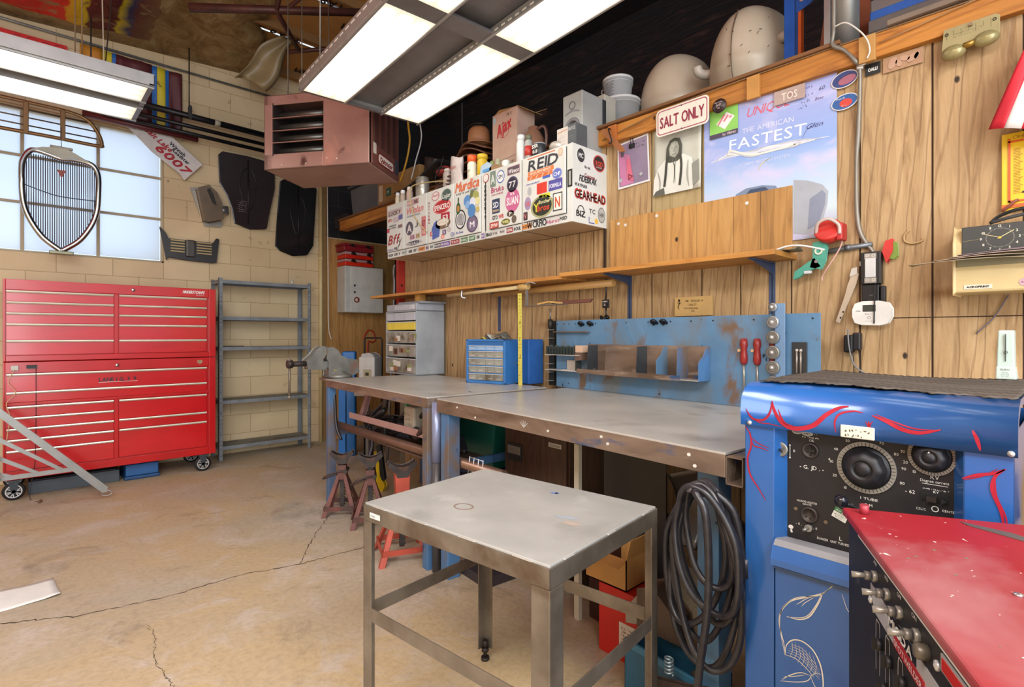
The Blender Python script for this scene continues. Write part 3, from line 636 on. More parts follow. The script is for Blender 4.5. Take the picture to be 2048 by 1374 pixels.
for k in range(3): MB().box(TW-.0095, TW+.0005, .06+k*.2, .10+k*.2, .7245, .7285, 'd0cec8:.4:.6').build('weld_bead', tb, bevel=.0015)
MB().box(.035, .085, -.001, 0, .69, .706, 'dcdcd8:.5').text('MADE', .04, .694, .006, -.0015, '444a5a:.5').build('label_tag', tb)
def angle_leg(x, y, sx, sy, z0=0):
    q = MB(); a, b = sorted((x, x+sx*.04)); c, d = sorted((y, y+sy*.004)); q.box(a, b, c, d, z0, .675, TS)
    a, b = sorted((x, x+sx*.004)); c, d = sorted((y, y+sy*.04)); q.box(a, b, c, d, z0, .675, TS)
    o = q.build('leg', tb, bevel=.001); f = MB(); cx, cy = x+sx*.02, y+sy*.02
    f.cyl((cx, cy, .0), (cx, cy, .012), .016, 'cast_iron', n=12).cyl((cx, cy, .012), (cx, cy, .05), .007, 'cast_iron').cyl((cx, cy, .032), (cx, cy, .048), .014, 'cast_iron', n=6).cyl((cx, cy, .05), (cx, cy, .075), .010, 'cast_iron', n=10); f.build('levelling_foot', o)
for x, y, sx, sy in ((0, 0, 1, 1), (0, TD, 1, -1), (TW, TD, -1, -1)): angle_leg(x, y, sx, sy, .04)
MB().box(TW-.055, TW, 0, .055, .05, .675, TS).build('leg', tb, bevel=.003)
for a, b, c, d in ((.04, TW-.05, .001, .005), (.04, TW-.04, TD-.005, TD-.001), (.001, .005, .04, TD-.04), (TW-.005, TW-.001, .05, TD-.04)): MB().box(a, b, c, d, .37, .412, TS).build('stretcher', tb, bevel=.001)
# ---------------------------------------------------------------- blue welding machine
we = thing('welding_machine', 'large blue pinstriped welding machine with black dial panel', 'welder', (1.427, .62, 0), -90)
BL = 'welder_blue'; WW_, WD = .526, .60
m = MB(); m.box(0, .004, .0, WD, .06, 1.05, BL).box(WW_-.004, WW_, 0, WD, .06, 1.05, BL).box(0, WW_, WD-.004, WD, .06, 1.05, BL).box(0, .075, 0, .006, .06, 1.02, BL).box(.45, WW_, 0, .006, .06, 1.02, BL).box(.0, WW_, 0, WD, .06, .1, BL)
m.prism([(.075, 0), (.096, .035), (.09, .035), (.069, .006)], .65, 1.02, BL, 'z').prism([(.45, 0), (.429, .035), (.435, .035), (.456, .006)], .65, 1.02, BL, 'z')
m.build('case', we, bevel=.002)
pr_ = [(-.012, 1.012), (-.014, 1.05), (-.008, 1.085), (.012, 1.108), (.05, 1.12), (WD+.01, 1.12), (WD+.01, 1.10), (.05, 1.105), (.01, 1.08), (0, 1.012)]
hd = MB().prism(pr_, -.006, WW_+.006, BL, 'x', True).build('hood', we)
m = MB(); Rr = 'a81a30:.4'
def hoody(z):
    P = pr_[:5]
    for (y0, z0), (y1, z1) in zip(P, P[1:]):
        if z0 <= z <= z1: return y0+(y1-y0)*(z-z0)/(z1-z0)
    return -.012
def hstrip(pts, w=.006, par=None):
    P = crom([(.62-a, 0, b) for a, b in pts], 8); v = []; n = len(P)
    for i, p in enumerate(P):
        d = (P[min(i+1, n-1)]-P[max(i-1, 0)]).normalized(); q = w/2*math.sin(math.pi*(.04+.92*i/(n-1)))**.7
        for s in (1, -1): z = p.z+s*d.x*q; v.append((p.x-s*d.z*q, hoody(z)-.0012, z))
    m.add(v, [(2*i, 2*i+1, 2*i+3, 2*i+2) for i in range(n-1)], Rr)
hstrip([(.611, 1.055), (.595, 1.032), (.568, 1.03), (.55, 1.05), (.546, 1.082)], .006); hstrip([(.608, 1.047), (.58, 1.024), (.55, 1.022), (.52, 1.018)], .0025)
hstrip([(.546, 1.08), (.54, 1.06), (.52, 1.028), (.49, 1.018), (.45, 1.03), (.42, 1.06), (.395, 1.078), (.375, 1.084)], .011); hstrip([(.53, 1.062), (.515, 1.03), (.49, 1.022)], .005)
hstrip([(.40, 1.02), (.402, 1.045), (.392, 1.065), (.365, 1.074), (.345, 1.072)], .0045)
hstrip([(.328, 1.068), (.30, 1.058), (.27, 1.044), (.24, 1.041), (.205, 1.052)], .009); hstrip([(.322, 1.072), (.29, 1.06), (.25, 1.049), (.215, 1.05)], .003)
hstrip([(.334, 1.055), (.332, 1.04), (.329, 1.022)], .005); hstrip([(.34, 1.054), (.334, 1.044), (.326, 1.056)], .003)
hstrip([(.155, 1.058), (.148, 1.04), (.143, 1.018)], .007)
m.build('pinstripe', hd)
m = MB(); P_ = .62
for pts, w in (([(.618, 1.008), (.605, .985), (.603, .955), (.612, .92), (.605, .88), (.585, .85), (.565, .82)], .0045), ([(.605, .992), (.598, .96), (.578, .955), (.558, .95)], .003), ([(.604, .98), (.585, .966), (.556, .957)], .0025),
               ([(.172, .955), (.15, .966), (.125, .974), (.106, .986)], .006), ([(.108, .985), (.122, .968), (.126, .94), (.113, .90), (.108, .86)], .0062), ([(.170, .952), (.14, .966), (.118, .985)], .002), ([(.122, .965), (.12, .93), (.106, .89), (.106, .86)], .003)):
    m.ribbon([(P_-a, b) for a, b in pts], w, -.0012-.0001*int(w*2000), Rr)
    if w == .0025: m.build('side_pinstripe', we); m = MB()
m.build('side_pinstripe', we)
MB().box(.23, .298, -.0165, -.012, 1.012, 1.041, 'd8d4c4:.5').build('nameplate', we, bevel=.003).location = (0, -.001, 0)
m = MB(); m.scrawl(.24, 1.015, .05, .022, -.0185, '5a564c:.6', 3, .002, 2); m.build('worn_print', we)
for x in (.018, WW_-.004): MB().lathe([(.006, 0), (.006, -.003), (0, -.005)], (x, -.012, 1.019), 'd8d8d4:.3:.6', 'y', 12).build('screw', we)
# control panel
pn = MB().box(.094, .45, .034, .04, .725, 1.03, 'panel_black').build('control_panel', we)
Wt = 'd8d6d0:.5'
def dial(x, z, r, name):
    d = MB(); d.ring(x, z, r*.84, r, .029, .034, '94918a:.4:.3', 40)
    for k in range(44):
        a = 2*math.pi*k/44; r0 = r*(.84 if k % 4 else .80)
        d.ribbon([(x+r0*math.cos(a), z+r0*math.sin(a)), (x+r*.97*math.cos(a), z+r*.97*math.sin(a))], .001, .0285, 'blk', False, 0)
    d.lathe([(r*.82, .03), (r*.80, .026), (0, .026)], (x, 0, z), 'panel_black', 'y', 40)
    kb = d.build(name, pn)
    k_ = MB(); n = 72; prof = [(.70, .028), (.70, .020), (.66, .008), (.60, .0), (.40, -.004), (.34, -.004), (.32, .0), (.26, .0), (.24, -.003), (0, -.003)]; v = []
    for q, h in prof:
        for i in range(n):
            a = 2*math.pi*i/n; rr = r*q*(1+(.028*math.cos(a*8) if q > .5 else 0)); v.append((x+rr*math.cos(a), h, z+rr*math.sin(a)))
    k_.add(v, [(j*n+i, j*n+(i+1) % n, (j+1)*n+(i+1) % n, (j+1)*n+i) for j in range(len(prof)-1) for i in range(n)], '17161b:.5', True)
    k_.build('knob', kb)
    for i, s in enumerate(('10', '20', '30', '40', '50', '60', '70', '80', '90', '00')):
        a = -2.2-i*.49
        m2.text(s, x+r*1.22*math.cos(a), z+r*1.14*math.sin(a)-.004, .0065, .0335, Wt, align='c')
m2 = MB()
dial(.27, .939, .060, 'main_dial'); dial(.3925, .987, .043, 'fine_dial')
m2.prism([(.388, .9905), (.397, .9905), (.3925, 1.003)], -.002, .0, Wt)
m2.text('- G. JD . -', .125, .912, .010, .0335, Wt, w=.055).text('OIL', .147, .982, .006, .0335, Wt).text('TUP', .147, .974, .004, .0335, Wt).scrawl(.13, .99, .05, .006, .0335, Wt, 5, .0012)
m2.ell(.119, 1.003, .012, .006, .0325, .0335, 'b0aea6:.5').ell(.143, 1.001, .013, .006, .0325, .0335, 'b0aea6:.5').text('WELD', .110, 1.0, .005, .032, 'blk').text('AMPS', .134, .998, .005, .032, 'blk').text('- -', .158, .999, .006, .0335, Wt)
m2.ribbon([(.1015, .935), (.1015, .965)], .0015, .0335, Wt, False, 0).ell(.1015, .934, .002, .002, .033, .0335, Wt).ell(.1015, .966, .002, .002, .033, .0335, Wt)
m2.text('B', .11, .95, .006, .0335, Wt).text('4', .19, .942, .007, .0335, Wt)
m2.text('1 TUBE', .258, .863, .006, .0335, Wt, w=.035).text('R.M', .268, .848, .007, .0335, Wt).ribbon([(.24, .846), (.27, .836), (.31, .834)], .0015, .0335, Wt, False)
m2.text('RV', .39, .936, .009, .0335, Wt).text('Degree current', .372, .928, .006, .0335, Wt, w=.05).ribbon([(.375, .924), (.42, .924)], .001, .0335, Wt, False, 0).scrawl(.375, .912, .055, .005, .0335, Wt, 9, .0012)
m2.text('- 62', .345, .897, .008, .0335, Wt).text('BY', .395, .905, .006, .0335, Wt).text('1 -', .438, .895, .008, .0335, Wt).text('CENTER', .41, .869, .005, .0335, Wt, w=.025).ring(.398, .872, .005, .0065, .033, .0335, Wt, 16)
m2.scrawl(.365, .864, .02, .007, .0335, Wt, 12, .001, 2)
m2.text('SOLENOID ADJUSTER', .118, .826, .005, .0335, Wt, w=.047).text('REMOTE', .132, .82, .004, .0335, Wt).text('- 0 .', .116, .766, .006, .0335, Wt).text(', 0', .157, .764, .006, .0335, Wt)
m2.ell(.104, .756, .006, .005, .0325, .0335, Wt).ribbon([(.104, .75), (.106, .742)], .005, .0335, Wt, False, 0)
m2.text('DANGER  UNIT TURNED', .165, .742, .006, .0335, Wt, w=.07).text('L', .214, .752, .010, .0335, Wt)
m2.build('panel_lettering', pn)
m = MB(); m.lathe([(.019, .034), (.019, .029), (.016, .027), (.014, .033), (0, .033)], (.1504, 0, .96), 'cast_iron', 'y', 24).box(.140, .161, .028, .031, .957, .963, 'blk').box(.148, .153, .027, .031, .951, .969, 'blk'); m.build('outlet', pn)
m = MB(); m.lathe([(.020, .034), (.020, .028), (.016, .026), (.015, .031), (0, .031)], (.148, 0, .798), 'cast_iron', 'y', 24)
for k in range(5): m.cyl((.148+.008*math.cos(k*1.257), .029, .798+.008*math.sin(k*1.257)), (.148+.008*math.cos(k*1.257), .031, .798+.008*math.sin(k*1.257)), .002, 'blk', n=8)
m.build('outlet', pn)
m = MB(); m.cyl((.148, .034, .766), (.148, .022, .766), .009, 'galv', n=8).cyl((.148, .024, .766), (.142, .008, .764), .0035, 'galv'); m.build('toggle', pn)
for x, z in ((.116, .806), (.185, .789)): MB().cyl((x, .034, z), (x, .031, z), .0045, '6a5a48:.5', n=10).build('screw', pn)
m = MB(); m.lathe([(.008, 0), (.016, -.002), (.02, -.001), (.016, .004)], (.083, .018, .955), 'galv', 'y', 16).cyl((.083, .016, .955), (.095, -.004, .953), .0028, 'blk'); m.build('power_toggle', we)
m = MB(); m.box(.235, .315, .0325, .034, .826, .838, '050506:.8').tube([(.285, .033, .834), (.26, .01, .845), (.238, -.012, .857)], .0045, 'blk', 8, 3).lathe([(0, -.015), (.010, -.012), (.015, -.004), (.015, .004), (.010, .012), (0, .015)], (.232, -.016, .862), '1a1a22:.2', 'x', 20); m.build('range_lever', pn)
m = MB(); m.box(.372, .422, .0325, .034, .886, .906, '060607:.8').box(.385, .402, .018, .034, .889, .900, '2a2422:.4').prism([(.41, .888), (.42, .894), (.41, .900)], .02, .034, 'panel_black'); m.build('polarity_switch', pn)
m = MB(); m.T = Tm((.217, .0325, .815), 0, 0, 22) ; m.box(-.016, .016, -.001, 0, -.013, .013, 'd8dcd4:.5').box(-.016, .016, -.0015, -.001, .003, .013, '3a7a4c:.5').text('Airgas', -.013, .005, .006, -.002, Wt, w=.026).scrawl(-.012, -.01, .024, .01, -.002, '4a4a4a:.5', 4, .0008, 2).box(-.016, .016, -.001, 0, .015, .028, '050506:.7'); m.T = None; m.build('sticker', pn)
# ledge and pinstriped lower door
MB().prism([(.034, .728), (.034, .70), (.0, .70), (-.03, .668), (-.03, .685), (-.018, .715), (-.005, .728)], .078, .448, BL, 'x').build('ledge', we, bevel=.002)
m = MB(); m.add([(.08, -.005, .7285), (.446, -.005, .7285), (.446, .033, .7285), (.08, .033, .7285)], [(0, 1, 2, 3)], '8a8c90:.6'); m.add([(.08, -.0175, .7165), (.446, -.0175, .7165), (.446, -.0055, .729), (.08, -.0055, .729)], [(0, 1, 2, 3)], '8a8c90:.6'); m.build('dust_strip', we)
dr = MB().box(.078, .448, -.003, .004, .10, .655, BL).box(.078, .448, -.012, .0, .655, .662, BL).build('access_door', we, bevel=.002)
m = MB(); W2 = 'e8e2d0:.4'
def pin(*pts, w=.0022): m.ribbon([(P_-a, b) for a, b in pts], w, -.0042, W2, True, 6)
pin((.41, .652), (.43, .628), (.47, .603), (.505, .58), (.527, .545), (.53, .51), (.52, .47), (.516, .44), w=.0028); pin((.41, .65), (.44, .618), (.49, .595), (.52, .562), (.529, .53), (.527, .49), (.517, .44), w=.002)
pin((.43, .63), (.44, .60), (.46, .56), (.485, .543), (.513, .54), w=.0028); pin((.432, .628), (.447, .59), (.47, .555), (.513, .538), w=.0018); pin((.446, .615), (.465, .603), (.48, .588), (.49, .578), w=.0016); pin((.45, .61), (.47, .59), (.478, .578), w=.0014)
pin((.516, .44), (.514, .465), (.50, .485), (.478, .492), (.455, .483), (.44, .462), (.432, .435), (.43, .40), (.437, .37), (.45, .345), (.455, .31), w=.0032); pin((.516, .442), (.49, .442), (.465, .428), (.45, .415), w=.0018)
for k in range(5): t_ = k/5; pin((.512-.01*t_, .45+.03*t_), (.48-.005*t_, .448+.032*t_), (.455-.003*t_, .43+.03*t_), (.437, .415+.03*t_), w=.0009)
for k in range(7): x = .505-k*.009; pin((x, .443-.004*k), (x-.006, .46-.003*k), (x-.004+.001*k, .487-.003*k), w=.0009)
pin((.524, .375), (.505, .395), (.48, .413), (.458, .416), w=.0022); pin((.52, .385), (.495, .397), (.47, .412), w=.0016); pin((.528, .37), (.49, .385), (.465, .40), (.455, .418), w=.002); pin((.458, .416), (.445, .428), (.434, .43), w=.0014); pin((.458, .416), (.448, .395), (.433, .383), w=.0016)
pin((.39, .64), (.38, .61), (.372, .60), w=.0014); pin((.463, .34), (.458, .31), (.45, .28), w=.002)
m.build('pinstripe', dr)
# dusty rough board on the hood
def rug(a, b):
    x = .014+a*(WW_-.012); e = .008*math.sin(x*60)+.005*math.sin(x*141)
    return (x, .052+e*(1-b)+b*(WD-.05), 1.1235+.004*math.sin(a*5+b*2)+.0012*math.sin(x*300+b*9))
MB().grid(rug, 60, 10, 'grey_rough_wood').build('rough_mat', label='dusty grey rough board lying on top of the blue welding machine', cat='mat', loc=(1.427, .62, 0), rz=-90, thick=-.003)
# ---------------------------------------------------------------- long white wall cabinet covered in stickers
CV = 4.07
wc = thing('wall_cabinet', 'long white wall cabinet covered in racing stickers', 'cabinet', (2.327, CV, 1.903), -90)
CW = 2.07
m = MB(); m.box(0, CW, .016, .322, .0, .012, 'cab_under').box(0, CW, .002, .322, .438, .45, 'cab_white').box(-.002, .012, .001, .323, -.001, .451, 'cab_white').box(CW-.012, CW+.002, .001, .323, -.001, .451, 'cab_white').box(0, CW, .31, .322, 0, .45, 'cab_white').box(0, CW, .002, .016, 0, .05, 'cab_white').box(2.03, CW, .002, .016, .05, .44, 'cab_white').box(1.255, 1.29, .002, .016, .05, .44, 'cab_white')
for x in (.28, .61, .96, 1.3, 1.66): m.box(x-.006, x+.006, .002, .31, .0, .44, 'cab_white')
m.box(1.29, 1.35, .002, .016, .05, .44, 'cab_white')
for x in (.64, 1.34): m.box(x-.003, x+.003, .016, .31, -.002, .0, 'a8977c:.5')
m.build('cabinet_body', wc, bevel=.0015)
def cdoor(x0, x1): return MB().box(x0+.003, x1-.003, -.012, .001, .052, .446, 'cab_white').build('door', wc, bevel=.003)
doors = [cdoor(*q) for q in ((.005, .286), (.29, .615), (.62, .962), (.966, 1.258), (1.35, 1.664), (1.67, 2.03))]
K1, K2, K3 = '18181c:.5', 'f0efe9:.5', 'd23a34:.5'
def sticker(par, shape, x0, z0, x1, z1, bg=None, txt=(), brd=None, ex=None, y=-.0135, T=None, rot=0):
    m = MB(); m.T = T; cx, cz, w, h = (x0+x1)/2, (z0+z1)/2, x1-x0, z1-z0
    if shape == 'r':
        if brd: m.box(x0, x1, y, y+.001, z0, z1, brd); b_ = min(w, h)*.08; m.box(x0+b_, x1-b_, y-.0003, y, z0+b_, z1-b_, bg)
        elif bg: m.box(x0, x1, y, y+.001, z0, z1, bg)
    elif shape == 'o':
        if brd: m.ell(cx, cz, w/2, h/2, y, y+.001, brd); m.ell(cx, cz, w*.42, h*.42, y-.0003, y, bg)
        elif bg: m.ell(cx, cz, w/2, h/2, y, y+.001, bg)
    for t in txt:   # (string, rel x centre, rel z bottom, rel height, colour, rel width, slant)
        s, rx, rz_, rh, c, rw = t[:6]; m.text(s, x0+w*rx, z0+h*rz_, h*rh, y-.0006, c, w=w*rw, align='c', slant=t[6] if len(t) > 6 else 0, bold=h*rh*.03)
    if ex: ex(m, x0, z0, w, h, y-.0005)
    return m.build('sticker', par)
def rng(lo, hi): return R.uniform(lo, hi)
def X(v): return CV-v
def Z_(z): return z-1.903
# door 1
d = doors[0]
sticker(d, 'r', .02, .345, .25, .40, 'c8b4b4:.5', (('LUCKY', .5, .15, .6, K1, .8, .2),)); sticker(d, 'r', .03, .30, .10, .335, None, (('NITTO', .5, .1, .7, K3, .9),)); sticker(d, 'r', .12, .29, .20, .33, 'b8a8b4:.5', (('27', .5, .15, .7, 'f0e0e0:.5', .6),)); sticker(d, 'r', .20, .30, .26, .34, '6a68a0:.5')
sticker(d, 'r', .05, .255, .16, .285, None, (('MAGNAFLOW', .5, .1, .5, '44464c:.5', 1), ('RACING', .5, -.5, .4, '44464c:.5', 1))); sticker(d, 'r', .19, .23, .26, .262, 'c8b0b0:.5', (('BB', .5, .15, .7, K1, .8),))
sticker(d, 'r', .01, .215, .05, .25, 'b84858:.5'); sticker(d, 'r', .03, .10, .20, .20, None, (('Bff', .5, .1, .8, 'a02c34:.5', 1, .35),)); sticker(d, 'r', .17, .06, .25, .15, None, ex=lambda m, x, z, w, h, y: [m.ribbon([(x+w*.2, z+h*.1), (x+w*.6, z+h*.5), (x+w*a, z+h)], .008, y, '6a6668:.5') for a in (.1, .6, 1)])
sticker(d, 'r', .01, .058, .12, .075, None, (('SUPERIOR', .5, 0, .8, '7474a8:.5', 1),)); sticker(d, 'r', .13, .058, .19, .085, None, (('M&J', .5, 0, .9, K1, 1),))
# door 2
d = doors[1]
sticker(d, 'r', .33, .385, .50, .43, 'c49aa0:.5', (('FIRE', .3, .2, .6, 'f0d8d8:.5', .45), ('NGK', .78, .2, .6, K1, .3))); sticker(d, 'r', .31, .31, .56, .375, None, (('Winlan', .5, .1, .9, 'd88080:.5', 1, .3),)); sticker(d, 'r', .33, .295, .52, .307, 'a0a8b0:.5')
sticker(d, 'o', .31, .15, .42, .26, '5c5464:.5', (('A', .5, .2, .6, 'e8e0e0:.5', .6),)); sticker(d, 'r', .44, .21, .50, .26, None, (('J', .5, .1, .8, '6c6470:.5', .7),)); sticker(d, 'r', .54, .12, .60, .27, 'c87878:.5', (('TAIL', .5, .1, .2, 'f0d0c8:.5', .8), ('GT', .5, .5, .3, '783c3c:.5', .7)))
sticker(d, 'r', .37, .11, .45, .15, 'c8a8b4:.5', (('KB', .5, .15, .7, '783c50:.5', .7),)); sticker(d, 'r', .46, .11, .52, .15, 'c8b494:.5', (('FX', .5, .2, .6, '6a5030:.5', .7),)); sticker(d, 'o', .31, .062, .55, .10, '4a4850:.5', (('SKULLS', .5, .2, .5, 'e8e8e8:.5', .8, .2),), 'c0bcc0:.5')
# door 3
d = doors[2]
sticker(d, 'o', .68, .36, .78, .43, 'e8e0dc:.5', (('Auto', .5, .45, .3, 'c04858:.5', .8, .2),), 'c87880:.5'); sticker(d, 'o', X(3.263), .33, X(3.139), .425, '50605a:.5', (('Lajor', .5, .3, .35, 'e8eee8:.5', .8, .2),), '7c8a84:.5')
sticker(d, 'r', .63, .16, .66, .37, None, tuple((c, .5, .9-.12*i, .08, 'a03038:.5', .5) for i, c in enumerate('MOTORIN')))
sticker(d, 'o', X(3.372), .25, X(3.144), .355, 'b02c30:.5', (('SPENCERO', .5, .3, .38, 'f4ece8:.5', .85),), 'd07070:.5')
sticker(d, 'r', .80, .18, .91, .25, 'a82c38:.5', (('53', .5, .2, .6, 'f0e8e8:.5', .6),)); sticker(d, 'r', .72, .15, .93, .20, None, ex=lambda m, x, z, w, h, y: (m.ell(x+w*.5, z+h*.5, w*.45, h*.8, y, y+.0005, '7a6450:.5'), m.ell(x+w*.5, z+h*.7, w*.36, h*.5, y-.0005, y, 'e0d8c8:.5'), m.scrawl(x+w*.2, z+h*.5, w*.6, h*.4, y-.001, '48382c:.5', 3)))
sticker(d, 'r', .68, .07, .79, .21, None, ex=lambda m, x, z, w, h, y: m.prism([(x+w*.1, z), (x+w*.9, z+h*.1), (x+w, z+h*.7), (x+w*.6, z+h), (x+w*.3, z+h*.9), (x, z+h*.6)], y, y+.0005, '5468b0:.5'))
for i, (a, b) in enumerate(((.82, .09), (.88, .10), (.85, .14), (.80, .06), (.66, .10), (.92, .06))): sticker(d, 'o' if i % 2 else 'r', a, b, a+.045, b+.035, ('6a4c78:.5', 'b8b0b4:.5', '3c3c48:.5', 'e08070:.5', 'c4504c:.5', '9094b8:.5')[i], (('X', .5, .2, .6, K2, .5),))
# door 4
d = doors[3]
sticker(d, 'r', X(3.092), .345, X(2.825), .44, None, (('Murdica', .5, .25, .75, 'd8683c:.5', 1, .25), ('PARTS and SPEED', .5, .02, .14, '4a5250:.5', .9)))
sticker(d, 'r', .99, .21, 1.05, .33, None, ex=lambda m, x, z, w, h, y: (m.ell(x+w*.4, z+h*.35, w*.42, h*.35, y, y+.0005, '2c5a3c:.5'), m.ell(x+w*.4, z+h*.35, w*.25, h*.2, y-.0004, y, 'b88040:.5'), m.box(x+w*.3, x+w*.55, y, y+.0005, z+h*.7, z+h, '3c5c48:.5')))
sticker(d, 'r', 1.07, .18, 1.25, .34, None, ex=lambda m, x, z, w, h, y: [m.ell(x+w*a, z+h*b, w*r_, h*r_, y-.0004*i, y-.0004*i+.0004, c, rot=a*3) for i, (a, b, r_, c) in enumerate(((.25, .7, .22, '5c8cc8:.5'), (.6, .85, .2, '6c7450:.5'), (.8, .8, .2, 'a8a860:.5'), (.9, .55, .16, 'e0d8a0:.5'), (.62, .55, .2, 'd8dce8:.5'), (.3, .5, .16, '88b0e0:.5'), (.55, .2, .26, '5488c4:.5'), (.92, .2, .12, 'c8b870:.5')))])
sticker(d, 'o', .98, .10, 1.10, .24, 'd8d8d8:.5', (), '38383c:.5', ex=lambda m, x, z, w, h, y: (m.ring(x+w/2, z+h/2, w*.30, w*.34, y-.0003, y, '48484c:.5'), m.ell(x+w/2, z+h/2, w*.24, h*.24, y-.0006, y-.0003, '9a9a9c:.5')))
sticker(d, 'o', X(2.969)+.01, .06, X(2.845)+.01, .18, '7a6c84:.5', (('M', .5, .3, .35, 'f0ecf4:.5', .4),), '5a4c68:.5'); sticker(d, 'r', .985, .07, 1.07, .09, None, (('Mc. Dunna', .5, .1, .8, '4858a8:.5', 1, .3),)); sticker(d, 'r', 1.055, .09, 1.075, .16, None, tuple((c, .5, .75-.25*i, .18, K1, .8) for i, c in enumerate('HSR')))
# filler strip
sticker(wc, 'o', 1.275, .38, 1.335, .44, 'e8e0dc:.5', (), 'a83030:.5', y=-.001); sticker(wc, 'r', 1.285, .09, 1.315, .37, None, tuple((c, .5, .91-.105*i, .07, K1, .7) for i, c in enumerate('DEMPSEYS')), y=-.001)
# door 5
d = doors[4]
sticker(d, 'r', 1.365, .33, 1.42, .435, '78867c:.5', (('A', .5, .2, .6, 'd8e0d8:.5', .7),)); sticker(d, 'o', X(2.639), .34, X(2.563), .425, 'e8e8e8:.5', (('SM', .5, .35, .3, '3c3c60:.5', .5),), '3c68b0:.5')
sticker(d, 'r', 1.535, .37, 1.65, .425, '5a4c58:.5', (('Wiseco', .5, .2, .5, 'f0e8e8:.5', .85, .2),), 'b08890:.5'); sticker(d, 'o', X(2.53)-.01, .26, X(2.441)+.005, .36, '2a2634:.5', (('77', .5, .3, .4, 'e0dce4:.5', .6),), '58506c:.5')
sticker(d, 'r', 1.375, .27, 1.50, .33, None, (('Bruka', .5, .35, .6, 'b84870:.5', 1, .1), ('MACHINE', .5, .0, .18, 'b84870:.5', .9))); sticker(d, 'o', X(2.554), .13, X(2.421), .285, 'c86894:.5', (('SUAN', .5, .32, .34, 'f4eef2:.5', .8), ('aa', .5, .72, .14, 'f4eef2:.5', .3)))
sticker(d, 'r', 1.385, .15, 1.46, .245, '34405c:.5', (('SD', .5, .4, .4, 'e8ecf4:.5', .7), ('SPEEDS', .5, .12, .14, 'e8c8a0:.5', .8))); sticker(d, 'r', 1.385, .11, 1.50, .14, None, (('GTO', .25, 0, .9, K1, .45), ('WB', .78, 0, .9, K3, .4)))
sticker(d, 'r', 1.36, .052, 1.45, .095, 'c04438:.5', (('SMW', .5, .2, .6, 'f4ece4:.5', .8, .2),), '803028:.5'); sticker(d, 'o', 1.475, .06, 1.56, .10, '4c4a28:.5', (('911B', .5, .25, .5, 'e0dc90:.5', .7),), '8c8840:.5'); sticker(d, 'o', 1.53, .105, 1.60, .145, '54483c:.5', (('P', .5, .2, .6, K2, .3),)); sticker(d, 'o', 1.575, .06, 1.62, .11, '6a5c50:.5')
# door 6: REID
d = doors[5]
sticker(d, 'r', X(2.344), .355, X(2.10), .425, None, (('REID', .5, .0, .95, '34343c:.5', 1, .15),)); sticker(d, 'r', 1.72, .43, 1.95, .436, 'd87844:.5')
sticker(d, 'r', 1.725, .325, 1.94, .35, 'e07c40:.5', (('EQUIPMENT', .5, .2, .6, 'f4e4d4:.5', .8, .15),)); sticker(d, 'r', 1.72, .30, 1.93, .322, 'd87038:.5', (('/ / / /', .5, .1, .8, 'f4e4d4:.5', .8),)); sticker(d, 'r', 1.85, .285, 1.91, .30, '4464c0:.5')
sticker(d, 'r', 1.71, .272, 1.82, .285, None, (('the standard', .5, 0, .8, '3c50a8:.5', 1, .2),)); sticker(d, 'o', X(2.141), .262, X(2.066), .325, '6474c0:.5', (('CHP', .5, .3, .35, 'e8ecfc:.5', .7),), '8890cc:.5'); sticker(d, 'o', 1.975, .39, 2.01, .435, 'e0c8b0:.5', (), 'c89070:.5')
sticker(d, 'r', X(2.269), .20, X(2.186), .265, 'd83a2c:.5'); sticker(d, 'r', X(2.171), .20, X(2.073)+.01, .262, '5450a0:.5', (('FORMULA', .5, .25, .4, 'e8e8fc:.5', .85),)); sticker(d, 'r', 1.82, .165, 1.91, .195, 'd8d838:.5', (('XA', .5, .2, .6, 'a0a020:.5', .5),)); sticker(d, 'o', 1.72, .205, 1.755, .26, 'b0b0b4:.5')
sticker(d, 'o', 1.695, .12, 1.75, .20, 'a090b0:.5', (('US', .5, .3, .35, 'd85040:.5', .6),)); sticker(d, 'o', X(2.311)-.01, .055, X(2.126)-.005, .19, '2c3024:.5', (('Butcher', .6, .62, .16, 'e4e0b0:.5', .5, .2), ('bros', .55, .3, .28, 'd84830:.5', .5, .2), ('Y', .25, .3, .4, 'e4d840:.5', .2)), 'a8a878:.5')
sticker(d, 'r', X(2.131)-.005, .075, X(2.058)-.005, .18, 'e8e4dc:.5', (('N', .5, .2, .6, 'c85838:.5', .5),), K1); sticker(d, 'r', 1.685, .06, 1.72, .11, '44343c:.5', (('V', .5, .2, .6, 'e08070:.5', .6),))
# bottom rail row and the top edge
xx = .01; r = random.Random(5)
cols = ['b8a8b0:.5', 'd89050:.5', 'c0c8c4:.5', '58505c:.5', 'a04448:.5', '4c7c50:.5', '7858a0:.5', 'd8d4d0:.5', '48484c:.5']
words = ['AMSOIL', 'CASTROL', 'HOLLEY', 'EIBACH', 'TAX', 'KOUL', 'GASKET', 'VHT', 'ARP', 'DART', 'BELL', 'FRAM', 'ISKY', 'MOON', 'CRAGAR']
while xx < 1.68:
    w = r.uniform(.03, .11); c = r.choice(cols)
    if r.random() < .55: sticker(wc, 'r', xx, .008, xx+w, .040, c, ((r.choice(words), .5, .25, .5, K2 if c in cols[3:7] else K1, .85),), y=-.0002)
    else: sticker(wc, 'r', xx, .008, xx+w, .040, None, ((r.choice(words), .5, .15, .7, K1, .9, .1),), y=-.0002)
    xx += w+r.uniform(.004, .02)
